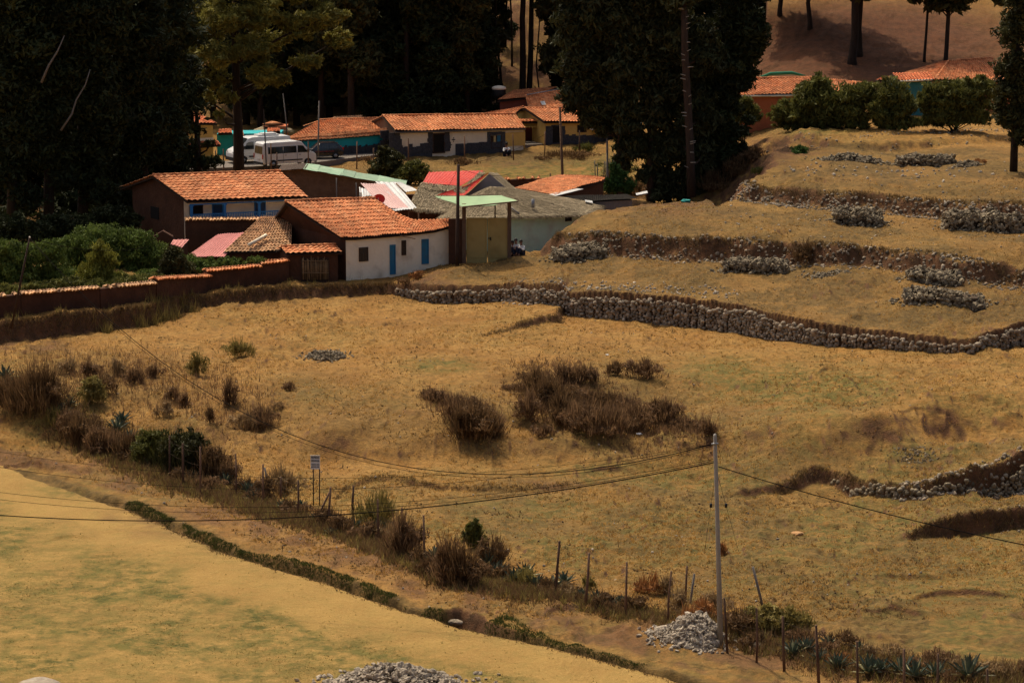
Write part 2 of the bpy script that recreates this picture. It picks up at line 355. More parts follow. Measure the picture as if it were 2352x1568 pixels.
# ---------------------------------------------------------------- ground mesh
def blobs(vx, vy, lst):
    """soft patches of growth, given where they lie"""
    o = np.zeros_like(vx)
    for cx, cy, rx, ry, a in lst:
        o = np.maximum(o, a*np.exp(-(((vx-cx)/rx)**2+((vy-cy)/ry)**2)**1.3))
    return o
GREEN = [(1500, 1215, 420, 60, .9), (1950, 1225, 300, 60, 1), (2250, 1470, 170, 70, 1.2), (2330, 1400, 90, 25, 1.1), (1850, 900, 260, 70, .65), (1650, 860, 130, 45, .6), (2300, 1320, 160, 40, .5), (2120, 1290, 130, 30, .5), (1250, 1190, 180, 35, .6), (1010, 840, 90, 18, .6), (720, 905, 60, 30, .4), (300, 1320, 330, 90, .55), (120, 1450, 300, 70, .5), (700, 1490, 400, 60, .45), (1000, 1530, 300, 40, .35), (150, 1130, 110, 20, .6), (700, 1140, 100, 30, .3), (1270, 388, 140, 18, 2.6), (1400, 395, 60, 40, .9), (1560, 1290, 200, 40, .5), (480, 620, 90, 25, 1.4), (120, 600, 260, 70, 1.4), (2250, 930, 200, 60, .3), (1860, 300, 130, 14, .5), (1600, 460, 60, 30, .4)]
EARTH = [(430, 1195, 260, 40, .45), (760, 1260, 240, 40, .45), (1200, 1380, 200, 40, .35), (1150, 1118, 260, 12, .7), (60, 795, 90, 16, .8), (1880, 120, 200, 70, 2.2), (2010, 150, 170, 36, 2.2), (1790, 345, 90, 30, .7), (1730, 350, 60, 40, .5), (980, 640, 70, 30, .6), (2330, 1405, 60, 8, .8), (1150, 90, 120, 130, .55), (1250, 150, 60, 60, .7), (1500, 470, 160, 26, .6), (1240, 545, 40, 20, .7), (1850, 1100, 80, 14, .5), (150, 470, 200, 60, .5), (1200, 380, 60, 8, .5), (2250, 650, 150, 12, .5)]
DARK = [(1400, 640, 260, 30, .55), (1600, 640, 300, 50, .5), (2050, 740, 260, 34, .7), (1950, 690, 200, 34, .35), (1250, 600, 150, 26, .5), (1900, 420, 200, 22, .7), (2200, 440, 220, 22, .75), (1600, 505, 260, 22, .6), (2050, 560, 240, 16, .5), (1380, 930, 260, 90, .8), (1080, 950, 90, 60, .8), (300, 880, 220, 70, .45), (560, 960, 120, 50, .4), (850, 960, 230, 70, .55), (700, 900, 120, 50, .5), (1250, 1020, 260, 30, .5), (1650, 960, 150, 60, .5), (1450, 880, 200, 60, .4), (2100, 1400, 240, 60, .45), (1850, 1440, 200, 60, .5), (400, 1000, 200, 50, .4), (1300, 360, 90, 22, .7), (1060, 370, 70, 14, .8), (1150, 362, 260, 20, .9), (900, 392, 160, 20, .8), (1750, 260, 100, 60, .5), (620, 690, 160, 14, .4), (1400, 1040, 120, 14, .6), (2250, 1380, 100, 24, .6)]  # dark rough growth; on the mound slope also relief shade put into the colour
def build_ground():
    NC, NR = 1080, 1160
    u = np.linspace(-1.5, 1.5, NC); ext = np.array([1.6, 1.75, 2.1, 3, 4.5, 7, 12]); u = np.concatenate([-ext[::-1], u, ext])*(1176/FPX)/math.cos(TH)
    i0, i1 = 1/93.0, 1/372.0
    D = 1/np.linspace(i0, i1, NR)
    D = np.concatenate([[2, 10, 22, 36, 50, 62, 72, 80, 87], D, [385, 400, 420, 450, 490, 550, 650, 800, 1100, 1600]])
    X = D[:, None]*u[None, :]; Y = np.repeat(D[:, None], len(u), 1)
    Z = land(X.ravel(), Y.ravel()).reshape(X.shape)
    Z = np.where(Y < 30, np.minimum(Z, 28.6), Z)
    V = np.stack([X, Y, Z], -1)
    vx, vy = proj(X, Y, Z)
    # slope for bare banks
    gy, gx = np.gradient(Z); dyy = np.gradient(Y, axis=0); dxx = np.gradient(X, axis=1)
    sl = np.sqrt((gy/dyy)**2+(gx/dxx)**2)
    nse = fbm(X/2.2, Y/2.2, 77, 4)
    dk0 = 0; ea = np.clip(ss(.42, 1.0, sl)*1.0+blobs(vx, vy, EARTH)*ss(.35, .6, nse)*1.3, 0, 1)
    dd, ds, _ = DITCH.qm(X.ravel(), Y.ravel(), 99, 150); dd = np.where(Y.ravel() >= 150, 60, dd).reshape(X.shape)
    fld = 1-ss(-.35, .15, dd)
    trackp = np.exp(-((dd+2.2)/1.8)**2)
    gr = np.clip(blobs(vx, vy, GREEN)*ss(.22, .45, fbm(X/3, Y/3, 88, 4))*1.9, 0, 1)
    gr = gr*(1-np.clip(trackp, 0, 1)*fld*.8)
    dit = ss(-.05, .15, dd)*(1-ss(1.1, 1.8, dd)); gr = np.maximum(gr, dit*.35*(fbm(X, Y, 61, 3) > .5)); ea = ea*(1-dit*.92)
    pth = ss(1.6, 2.4, dd)*(1-ss(5.5, 7.5, dd+(nse-.5)*4))*(Y < 150); ea = np.maximum(ea, pth*(.25+.5*ss(.42, .6, fbm(X/1.6, Y/2.6, 63, 4))))
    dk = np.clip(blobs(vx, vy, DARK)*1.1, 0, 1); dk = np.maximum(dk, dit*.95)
    forest = ss(276, 292, Y)*(vx < 1760); dk = np.maximum(dk, forest*.6); ea = np.maximum(ea, forest*.45*ss(.4, .6, nse))  # wood floor: bare earth, plus shade under the trees put into the colour
    # road surface in front of the upper houses
    ol = (1-ss(-4.8, -3.2, dd+(fbm(X/4, Y/4, 15, 3)-.5)*2.4))*fld
    gr = np.maximum(gr, ol*(.5+.5*ss(.42, .62, fbm(X/2.5, Y/3.5, 16, 4))))
    mo = ss(.47, .64, fbm(X/6, Y/8, 18, 5))*(1-fld); gr = np.maximum(gr, mo*.55*(Y < 150)); gr = np.maximum(gr, mo*.30)
    low = (1-ss(136, 143, Y-3*ss(0, 12, X)+(fbm(X/7, Y/7, 71, 3)-.5)*8))*ss(8, 11, dd)*ss(-14, 2, X); gr = np.maximum(gr, low*(.35+.6*ss(.4, .56, fbm(X/5, Y/6, 72, 4)))); dk = np.maximum(dk, low*(.3+.45*ss(.42, .6, fbm(X/3, Y/4, 73, 4))))
    mid = np.exp(-((Y-146-(fbm(X/9, Y/9, 3, 3)-.5)*8+2*ss(0, 12, X))/4.0)**2)*(X < 20); dk = np.maximum(dk, mid*.5*ss(.38, .56, fbm(X/3, Y/4, 74, 4)))  # mound slope darkened in colour to deepen the shade of its relief
    ter = (1-ss(.5, 1.5, KM.q(X.ravel(), Y.ravel())[0].reshape(X.shape)))*(S1.qm(X.ravel(), Y.ravel(), 145, 300, 60)[0].reshape(X.shape) > .3)*(Y < 222)
    dk = np.maximum(dk, ter*(.48+.45*ss(.42, .58, fbm(X/3, Y/3, 19, 4))))
    rdn = np.exp(-(((vx-1990)/430)**2+((vy-110)/120)**2)**3)*(Y > 236); red = np.exp(-(((vx-1920)/270)**2+((vy-135)/75)**2)**2)*(Y > 236); ea = np.maximum(ea, red*(.55+.45*nse)); dk = dk*(1-red); gr = gr*(1-red)
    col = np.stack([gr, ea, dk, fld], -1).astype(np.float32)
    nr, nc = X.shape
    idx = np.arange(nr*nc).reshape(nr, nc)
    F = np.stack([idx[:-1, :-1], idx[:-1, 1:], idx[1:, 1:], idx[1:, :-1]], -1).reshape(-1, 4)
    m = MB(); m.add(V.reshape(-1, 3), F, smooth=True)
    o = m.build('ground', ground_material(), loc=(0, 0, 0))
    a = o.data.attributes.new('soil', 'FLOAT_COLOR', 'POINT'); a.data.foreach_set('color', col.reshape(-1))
    a2 = o.data.attributes.new('red_soil', 'FLOAT', 'POINT'); a2.data.foreach_set('value', np.clip(rdn+.55*(ss(279, 290, Y)*(vx > 1080)*(vx < 1300)*ss(.4, .55, nse)), 0, 1).astype(np.float32).ravel())
    o['kind'] = 'structure'
    return o
GROUND = build_ground()
# ================================================================ BUILDINGS
rng = np.random.default_rng(7); random.seed(7)
M = {}
M['tile'] = mat('clay_tile', [(.38, .12, .045), (.55, .20, .075), (.66, .31, .14)], 2.0, .85, .3, 20, tint=.36, dirt=((.24, .13, .065), 1.4, .6))
M['tile_red'] = mat('red_clay_tile', [(.38, .09, .035), (.54, .15, .055), (.66, .25, .10)], 2.2, .85, .3, 20, tint=.42, dirt=((.20, .09, .05), 3.0, .4))
M['tile_old'] = mat('weathered_clay_tile', [(.30, .16, .08), (.50, .28, .14), (.62, .38, .20)], 1.8, .9, .4, 18, tint=.5, dirt=((.13, .09, .05), 2.5, .6))
M['adobe'] = mat('adobe', [(.058, .026, .014), (.08, .035, .019), (.105, .047, .025)], .9, .95, .6, 5, dirt=((.055, .028, .016), 1.2, .5))
M['adobe_light'] = mat('pale_adobe', [(.12, .068, .04), (.16, .092, .055), (.19, .115, .07)], 1.2, .95, .6, 5)
M['white'] = mat('whitewash', [(.78, .68, .50), (.87, .78, .60)], .7, .9, .3, 4, dirt=((.42, .33, .22), .9, .7))
M['mint'] = mat('mint_plaster', [(.50, .76, .58), (.62, .82, .66)], .8, .9, .3, 4, dirt=((.42, .38, .28), .9, .5))
M['teal'] = mat('teal_paint', [(.02, .34, .37), (.03, .42, .44)], 1, .8, .3, 5)
M['yellow'] = mat('ochre_paint', [(.60, .38, .10), (.70, .46, .14)], 1, .85, .3, 5)
M['orange'] = mat('orange_paint', [(.50, .14, .06), (.58, .19, .08)], 1, .85, .3, 5)
M['stone_dark'] = mat('dark_masonry', [(.035, .037, .045), (.075, .075, .08)], 5, .9, .8, 7)
M['wood'] = mat('old_wood', [(.11, .06, .035), (.19, .12, .075)], 3, .9, .5, 12, stretch=(4, 4, .6), tint=.3)
M['wood_grey'] = mat('grey_wood', [(.15, .13, .11), (.24, .21, .18)], 3, .9, .5, 12, stretch=(4, 4, .6), tint=.3)
M['wood_dark'] = mat('dark_wood', [(.035, .02, .014), (.06, .035, .022)], 3, .8, .4, 10, tint=.3)
M['blue'] = mat('blue_paint', [(.02, .13, .33), (.025, .16, .40)], 2, .6)
M['blue_dark'] = mat('dark_blue_paint', [(.012, .04, .10), (.018, .055, .13)], 2, .5)
M['teal_door'] = mat('blue_door_paint', [(.02, .14, .25), (.035, .18, .30)], 2, .6, dirt=((.07, .06, .05), 2, .5))
M['dark'] = mat('dark_interior', [(.008, .007, .006), (.015, .012, .01)], 2, .8)
M['glass'] = mat('window_glass', [(.02, .022, .025), (.03, .032, .035)], 2, .15, spec=.6)
M['thatch'] = mat('thatch', [(.19, .145, .085), (.29, .23, .14), (.38, .31, .20)], 7, .95, 1.0, 14, stretch=(1, 1, .35), tint=.4)
M['zinc_red'] = mat('red_sheet', [(.44, .025, .012), (.52, .045, .022)], 1.5, .6, .1, tint=.2, dirt=((.62, .52, .46), 5, .15))
M['zinc_pink'] = mat('faded_red_sheet', [(.55, .20, .17), (.66, .27, .23)], 1, .6, .1, tint=.15, dirt=((.45, .16, .13), 1.5, .4))
M['zinc_rose'] = mat('rose_sheet', [(.48, .30, .27), (.56, .36, .32)], 1, .6, .1, tint=.15)
M['zinc_white'] = mat('bare_sheet', [(.45, .45, .43), (.62, .62, .58)], 1.5, .4, .1, tint=.15, dirt=((.40, .36, .30), 3, .5))
M['zinc_green'] = mat('green_sheet', [(.19, .31, .20), (.26, .38, .25)], 1, .6, .1, tint=.2, dirt=((.45, .45, .35), 2, .4))
M['tarp_green'] = mat('green_tarpaulin', [(.24, .36, .19), (.30, .42, .23)], .8, .8, .1)
M['tarp_grey'] = mat('grey_tarpaulin', [(.24, .21, .18), (.32, .28, .24)], .6, .85, .2, 3)
M['tarp_black'] = mat('black_sheet', [(.012, .011, .010), (.03, .026, .022)], 2, .95, .2, 5, spec=.02)
M['gate'] = mat('ochre_gate_paint', [(.36, .26, .09), (.43, .32, .115)], .7, .7, .1, dirt=((.20, .12, .03), 1, .5))
M['steel'] = mat('grey_steel', [(.25, .25, .25), (.35, .35, .34)], 2, .4, metal=.4)
M['dish'] = mat('red_dish_paint', [(.38, .02, .015), (.44, .03, .02)], 2, .5)
M['plastic_black'] = mat('black_plastic', [(.012, .012, .012), (.02, .02, .02)], 2, .4)
M['reed'] = mat('cane', [(.20, .12, .055), (.34, .22, .11)], 5, .9, .3, 10, tint=.4)
UP = np.array([0, 0, 1.])
def nrm(v): v = np.asarray(v, float); return v/(np.linalg.norm(v)+1e-9)
def resamp(poly, us):
    p = np.asarray(poly, float)
    if len(p) == 2: return p[0]+(p[1]-p[0])*np.asarray(us)[:, None]
    L = np.concatenate([[0], np.cumsum(np.linalg.norm(p[1:]-p[:-1], axis=1))]); L /= L[-1]
    return np.stack([np.interp(us, L, p[:, k]) for k in range(3)], 1)
def tiled(mb, eave, ridge, colw=.27, roww=.40, seed=0, amp=.055, sag=.04, thick=.10, rag=.03):
    """pan-and-cover tiles between an eave line and a ridge line (3-D polylines, left to right)"""
    r = np.random.default_rng(seed)
    eave = np.asarray(eave, float); ridge = np.asarray(ridge, float)
    LE = np.linalg.norm(np.diff(eave, axis=0), axis=1).sum(); LR = np.linalg.norm(np.diff(ridge, axis=0), axis=1).sum()
    nc = max(2, int(round(max(LE, LR)/colw))); sl = np.linalg.norm(eave.mean(0)-ridge.mean(0)); nr = max(1, int(round(sl/roww)))
    K = 6; us = np.arange(nc*K+1)/(nc*K)
    E = resamp(eave, us); R = resamp(ridge, us)
    nn = nrm(np.cross(E[-1]-E[0], R.mean(0)-E.mean(0)));  nn = nn if nn[2] > 0 else -nn
    frac = (np.arange(len(us)) % K)/K; col = np.minimum(np.arange(len(us))//K, nc-1)
    prof = np.where(frac < .62, np.sin(np.pi*np.clip(frac/.62, 0, 1))**.7, -.25*np.sin(np.pi*np.clip((frac-.62)/.38, 0, 1)))*amp
    low = (vn(us*nc*.13, us*0, seed)-.5)*sag*2
    cj = r.normal(0, .012, nc); ti = np.clip(r.normal(.5, .24, (nr, nc)), 0, 1)
    big = vn(np.arange(nc)[None, :]*.22+0*np.arange(nr)[:, None], np.arange(nr)[:, None]*.3+0*np.arange(nc)[None, :], seed+3)
    ti = np.clip(ti*.7+big*.4-.02, 0, 1)
    V = []; T = []; F = []; base = 0
    for j in range(nr):
        jj = r.normal(0, rag, nc)
        for e in (0, 1):
            v = (j+e)/nr; vv = np.clip(v+(jj[col]*(1-e)*(1/nr)), -.02, 1)
            P = E+(R-E)*vv[:, None]
            lift = prof+low+cj[col]*.6+(.035 if e == 0 else -.01)+r.normal(0, .006, nc)[col]
            V.append(P+nn*lift[:, None]); T.append(ti[j][col])
        b = base; W = len(us)
        a = np.arange(W-1); F.append(np.stack([b+a, b+a+1, b+W+a+1, b+W+a], 1))
        base += 2*W
        if j > 0:    # small risers
            F.append(np.stack([b-W+a, b-W+a+1, b+a+1, b+a], 1))
    mb.add(np.concatenate(V), np.concatenate(F), np.concatenate(T), smooth=False)
    # boards under the tiles
    q = np.array([E[0], E[-1], R[-1], R[0]])
    k = 25 if len(eave) > 2 else 7; ee = resamp(eave, np.linspace(0, 1, k)); rr = resamp(ridge, np.linspace(0, 1, k))
    for i in range(k-1):
        mb.prism([ee[i]-nn*.10, ee[i+1]-nn*.10, rr[i+1]-nn*.10, rr[i]-nn*.10], -nn*thick, .15, 1)
    return nn
def ridge_caps(mb, pts, r=.10, seed=1, step=.4):
    rr = np.random.default_rng(seed); p = np.asarray(pts, float)
    L = np.linalg.norm(np.diff(p, axis=0), axis=1).sum(); n = max(2, int(L/step)); q = resamp(p, np.linspace(0, 1, n+1))
    for i in range(n):
        mb.tube([q[i]+UP*(.03+rr.normal(0, .008)), q[i+1]+UP*(.03+rr.normal(0, .008))], [r*1.06, r*.9], 7, float(np.clip(rr.normal(.55, .2), 0, 1)))
class Wall:
    """a wall plane through two ground points, for placing doors and windows seen at a view pixel"""
    def __init__(s, a, b):
        s.a = np.array([a[0], a[1], 0.]); d = np.array([b[0]-a[0], b[1]-a[1], 0.]); s.t = nrm(d); s.n = np.array([s.t[1], -s.t[0], 0.])
        if s.n[1] > 0: s.n = -s.n
    def hit(s, vx, vy):
        d = ray(vx, vy); o = np.array([0, 0, CAMZ]); k = ((s.a-o)@s.n)/(d@s.n); return o+d*k
    def axes(s): return np.array([s.t, s.n, UP])
def opening(w, x0, y0, x1, y1, parent, name, frame, panel, fr=.07, inner=None, bars=0, leaf=True):
    """a door or a window in wall w covering the view rectangle; frame proud of the wall, leaf set inside it"""
    xm, ym = (x0+x1)/2, (y0+y1)/2
    c = w.hit(xm, ym); W = abs((w.hit(x1, ym)-w.hit(x0, ym))@w.t); H = w.hit(xm, y0)[2]-w.hit(xm, y1)[2]
    ax = w.axes(); P = np.array([c+w.n*.0])[0]
    m = MB(); m.box(P+w.n*.015, W-fr, .03, H-fr, ax)
    root = m.build(name, panel, parent)
    if frame is not None:
        f = MB()
        f.box(P+w.n*.03+w.t*(W/2-fr/2), fr, .09, H, ax); f.box(P+w.n*.03-w.t*(W/2-fr/2), fr, .09, H, ax)
        f.box(P+w.n*.03+UP*(H/2-fr/2), W-2*fr, .086, fr, ax); f.box(P+w.n*.03-UP*(H/2-fr/2), W-2*fr, .086, fr, ax)
        fo = f.build('frame', frame, parent); rehang(fo, root)
    if bars:
        f = MB()
        for i in range(bars): f.box(P+w.n*.045+w.t*(W*((i+1)/(bars+1)-.5)), .03, .02, H-fr, ax)
        f.box(P+w.n*.058, W-fr, .02, .03, ax)
        fo = f.build('bars', M['wood_dark'] if frame is None else frame, parent); rehang(fo, root)
    return root
def rehang(ch, root):
    """make ch (built in the parent's frame) a child of root, which has the same parent and location 0"""
    ch.parent = root; ch.location = (0, 0, 0)
def gable(name, label, cat, EL, ER, RL, RR, zg, wmat, tmat, gmat=None, ov=.45, side=.35, seed=0, colw=.27, roww=.42, back=None, ridge=True, sag=.04, group=None, eave_poly=None, ridge_poly=None, wallname='wall'):
    """house with a pitched tile roof. EL/ER front eave, RL/RR ridge (3-D, left/right)"""
    EL, ER, RL, RR = [np.asarray(q, float) for q in (EL, ER, RL, RR)]
    o = empty(name, (*(EL*.5+ER*.5)[:2], zg), label, cat, group)
    BL = 2*RL-EL; BR = 2*RR-ER; BL[2] = EL[2]; BR[2] = ER[2]
    if back: BL = RL+(BL-RL)*back; BR = RR+(BR-RR)*back
    r = MB(); tiled(r, eave_poly if eave_poly is not None else [EL, ER], ridge_poly if ridge_poly is not None else [RL, RR], colw, roww, seed, sag=sag)
    tiled(r, [BL, BR], [RL, RR], colw, roww*1.3, seed+5, sag=sag)
    if ridge: ridge_caps(r, ridge_poly if ridge_poly is not None else [RL, RR], .11, seed)
    r.build('roof', [tmat, M['wood_dark']], o)
    t = nrm(RR-RL); drop = UP*.13
    def sec(E, R, B, s):
        fE = ov/max(np.linalg.norm((E-R)[:2]), .5); fB = ov/max(np.linalg.norm((B-R)[:2]), .5)
        fE = min(fE, .4); fB = min(fB, .4)
        e = E+(R-E)*fE-drop+t*side*s; b = B+(R-B)*fB-drop+t*side*s; rr = R-drop*1.2+t*side*s
        return [np.array([e[0], e[1], zg-.6]), e, rr, b, np.array([b[0], b[1], zg-.6])]
    a = sec(EL, RL, BL, 1); b = sec(ER, RR, BR, -1)
    m = MB(); V = a+b
    m.add(V, [(0, 5, 6, 1)], .5, 0); m.add(V, [(1, 6, 7, 2), (2, 7, 8, 3), (3, 8, 9, 4)], .5, 0); m.add(V, [(4, 3, 2, 1, 0), (5, 6, 7, 8, 9)], .5, 1)
    m.build(wallname, [wmat, gmat or wmat], o, recalc=False)
    front = Wall(a[0], b[0]); gl = Wall(a[4], a[0]); gr = Wall(b[0], b[4])
    return o, front, gl, gr, (a, b)
def slab(mb, q, th=.04, tint=.5, mi=0):
    q = np.asarray(q, float); n = nrm(np.cross(q[1]-q[0], q[3]-q[0])); n = n if n[2] > 0 else -n
    mb.prism(q, -n*th, tint, mi)
def corrugated(mb, q, pitch=.18, amp=.022, tint=None, seed=0, sagv=0.0, mi=0):
    """corrugated sheet roof on quad q (eaveL, eaveR, ridgeR, ridgeL)"""
    q = np.asarray(q, float); r = np.random.default_rng(seed)
    L = np.linalg.norm(q[1]-q[0]); n = int(L/pitch)*4+1; u = np.linspace(0, 1, n); nv = 7; v = np.linspace(0, 1, nv)
    nn = nrm(np.cross(q[1]-q[0], q[3]-q[0])); nn = nn if nn[2] > 0 else -nn
    P = (q[0]+(q[1]-q[0])*u[None, :, None])*(1-v[:, None, None])+(q[3]+(q[2]-q[3])*u[None, :, None])*v[:, None, None]
    h = amp*np.sin(np.arange(n)*math.pi/2)[None, :]+(vn(u[None, :]*3+0*v[:, None], v[:, None]*3+0*u[None, :], seed)-.5)*.05-sagv*np.sin(v*math.pi)[:, None]*np.sin(u*math.pi)[None, :]
    P = P+nn*h[..., None]; idx = np.arange(n*nv).reshape(nv, n)
    F = np.stack([idx[:-1, :-1], idx[:-1, 1:], idx[1:, 1:], idx[1:, :-1]], -1).reshape(-1, 4)
    tt = np.repeat(r.uniform(.2, .8, 40), 20)[:n] if tint is None else np.full(n, tint)
    mb.add(P.reshape(-1, 3), F, np.broadcast_to(tt, (nv, n)).ravel(), mi); mb.add(P.reshape(-1, 3)-nn*.015, F[:, ::-1], .3, mi)
def thatched(mb, q, seed=0, den=60, th=.22, ln=.55, hang=.25):
    """thick thatch on a quad or triangle (eaveL, eaveR, ridgeR, ridgeL): slab plus straw laid down the slope"""
    q = np.asarray(q, float); r = np.random.default_rng(seed)
    nn = nrm(np.cross(q[1]-q[0], q[2]-q[0])); nn = nn if nn[2] > 0 else -nn
    nu, nv = 26, 12; u = np.linspace(0, 1, nu); v = np.linspace(0, 1, nv)
    P = (q[0]+(q[1]-q[0])*u[None, :, None])*(1-v[:, None, None])+(q[3]+(q[2]-q[3])*u[None, :, None])*v[:, None, None]
    hh = (fbm(u[None, :]*9+0*v[:, None], v[:, None]*7+0*u[None, :], seed, 4)-.5)*.16
    P2 = P+nn*hh[..., None]; idx = np.arange(nu*nv).reshape(nv, nu)
    F = np.stack([idx[:-1, :-1], idx[:-1, 1:], idx[1:, 1:], idx[1:, :-1]], -1).reshape(-1, 4)
    mb.add(P2.reshape(-1, 3), F, .5, smooth=True)
    mb.prism(q-nn*.05, -nn*th, .3)
    A = np.linalg.norm(np.cross(q[1]-q[0], q[3]-q[0])); n = int(A*den)
    uu = r.random(n); vv = r.random(n)**1.1*1.02-.02
    vv[: n//6] = r.random(n//6)*.04-.03
    B = (q[0]+(q[1]-q[0])*uu[:, None])*(1-vv[:, None])+(q[3]+(q[2]-q[3])*uu[:, None])*vv[:, None]
    down = nrm((q[0]+q[1])/2-(q[2]+q[3])/2); side = nrm(q[1]-q[0])
    l = ln*r.uniform(.5, 1.3, n); off = r.normal(0, .12, n)
    tip = B+down*l[:, None]+side*(off*l)[:, None]+nn*r.uniform(.0, .12, n)[:, None]
    over = vv < .06; tip[over] -= UP*hang*r.random(over.sum())[:, None]
    wv = side*r.uniform(.02, .045, n)[:, None]
    V = np.stack([B-wv+nn*.02, B+wv+nn*.02, tip], 1).reshape(-1, 3); F = np.arange(3*n).reshape(n, 3)
    mb.add(V, F, np.repeat(r.random(n), 3))
def post(mb, a, b, r0=.06, r1=None, n=6, tint=.5, mi=0): mb.tube([a, b], [r0, r1 or r0*.85], n, tint, mi)
def coped_wall(name, label, top, H, th, wmat, tmat, seed=0, gaps=(), tilew=.36, base=None, parent=None):
    """free wall along a top polyline (3-D) with a coping of loose tiles"""
    top = np.asarray(top, float); zb = (top[:, 2].min()-H)
    o = empty(name, (*top[0][:2], zb), label, 'wall') if parent is None else parent
    m = MB(); r = np.random.default_rng(seed)
    for i in range(len(top)-1):
        a, b = top[i], top[i+1]; d = nrm((b-a)*[1, 1, 0]); n = np.array([d[1], -d[0], 0])*th/2
        za, zb_ = a[2]-H, b[2]-H
        V = [a-n, b-n, b+n, a+n]; W = [np.array([*(p[:2]), z]) for p, z in zip(V, (za, zb_, zb_, za))]
        m.add(W+V, [(3, 2, 1, 0), (4, 5, 6, 7), (0, 1, 5, 4), (1, 2, 6, 5), (2, 3, 7, 6), (3, 0, 4, 7)])
    m.build('wall', wmat, o)
    t = MB()
    for i in range(len(top)-1):
        a, b = top[i], top[i+1]; L = np.linalg.norm(b-a); k = int(L/(tilew*.62)); d = nrm((b-a)*[1, 1, 0]); nf = np.array([d[1], -d[0], 0])
        for j in range(k):
            f = (j+.5)/k; p = a+(b-a)*f
            px = proj(*p)[0]
            if any(g0 < px < g1 for g0, g1 in gaps) and r.random() < .75: continue
            for s in (1, -1):
                e0 = p+UP*(.13+r.normal(0, .01)); e1 = p+nf*s*(th/2+.16)+UP*(-.0+r.normal(0, .015))+d*r.normal(0, .02)
                halftube(t, e0, e1, d, tilew*.33, float(np.clip(r.normal(.5, .25), 0, 1)))
    t.build('coping', [tmat], o)
    return o
def halftube(mb, a, b, side, r, tint, n=5):
    a = np.asarray(a, float); b = np.asarray(b, float); ax = nrm(b-a); up = nrm(np.cross(side, ax)); up = up if up[2] > 0 else -up
    V = []; s = nrm(side)
    for p, rr in ((a, r*.85), (b, r)):
        for k in range(n):
            an = math.pi*k/(n-1); V.append(p+s*math.cos(an)*rr+up*math.sin(an)*rr)
    F = [(k, k+1, n+k+1, n+k) for k in range(n-1)]+[tuple(range(n)), tuple(range(2*n-1, n-1, -1))]
    mb.add(V, F, tint, 0, True)

# ---- two-storey house with the blue veranda
zv = 2.7
EL, ER = PD(430, 461, 197), PD(708, 451, 200); RL, RR = PD(350, 403, 200.8), PD(645, 393, 203.8)
h1, fw, gl, gr, sec = gable('two_storey_house', 'two-storey house with clay tile roof, bare brown gable and blue veranda posts', 'house', EL, ER, RL, RR, zv, M['white'], M['tile'], M['adobe'], ov=1.15, side=.35, seed=11, colw=.44, roww=.5)
a, b = sec; ft = fw
# recessed white veranda front is the wall; posts and rail stand out in front, ground-floor wall below
for (x0, y0, x1, y1, nm, pm, fm) in ((435, 471, 466, 494, 'window', M['dark'], M['wood_dark']), (487, 468, 512, 497, 'door', M['blue_dark'], M['blue']), (584, 461, 610, 494, 'door', M['blue_dark'], M['blue'])):
    opening(ft, x0, y0, x1, y1, h1, nm, fm, pm)
opening(gl, 346, 474, 366, 504, h1, 'window', None, M['dark'])
pw = MB(); ax = ft.axes()
eL = a[1]; eR = b[1]
for i, vx in enumerate((432, 508, 587, 652)):
    m = MB(); p = ft.hit(vx, 480)+ft.n*.95
    m.box(np.array([p[0], p[1], 5.0]), .17, .17, 1.9, ax); m.box(np.array([p[0], p[1], 5.90]), .32, .15, .07, ax)
    m.build('veranda_post', M['blue'], h1)
m = MB(); p0 = ft.hit(428, 480)+ft.n*.95; p1 = ft.hit(700, 480)+ft.n*.95
for z, hh in ((5.27, .07), (4.62, .07)):
    q = (p0+p1)/2; m.box([q[0], q[1], z], np.linalg.norm((p1-p0)[:2]), .07, hh, ax)
for k in range(70):
    q = p0+(p1-p0)*(k+.5)/70; m.box([q[0], q[1], 4.945], .05, .04, .58, ax)
m.build('railing', M['blue'], h1)
m = MB(); q = (p0+p1)/2; m.box([q[0], q[1], 5.98], np.linalg.norm((p1-p0)[:2]), .10, .08, ax); m.build('veranda_beam', M['blue'], h1)
m = MB(); q = (p0+p1)/2-ft.n*.45; m.box([q[0], q[1], 4.25], np.linalg.norm((p1-p0)[:2]), 1.1, .12, ax); m.build('veranda_floor', M['adobe'], h1)
m = MB()
for vx, vy in ((540, 428), (572, 443), (500, 470)):
    m.tube([PZ(vx, vy, 7.4), PZ(vx+4, vy+2, 7.25)], .08, 5)
# ---- walled yard before it: coped brown wall
top = [PD(425, 505, 193.5), PD(520, 505, 194), PD(618, 504, 194.5)]
w1 = coped_wall('yard_wall', 'dark brown yard wall with old tile coping below the blue veranda', top, 3.0, .4, M['adobe'], M['tile_old'], 3)
# crumbling adobe outhouse left of that wall
m = MB(); p = [PZ(345, 560, 3.0), PZ(420, 566, 3.0)]
pts = [p[0]-UP*1.2, p[1]-UP*1.2, PZ(424, 545, 3.6), PZ(417, 520, 4.4), PZ(396, 505, 4.8), PZ(372, 520, 4.4), PZ(352, 540, 3.8)]
pts = np.array(pts); pts[:, 1] = 192.5
m.prism(pts, (0, .5, 0)); oo = m.build('ruined_wall', M['adobe'], loc=(pts[0][0], 192.5, 2.2), recalc=True); tag(oo, 'crumbling hump of reddish adobe wall against the brown gable', 'wall')
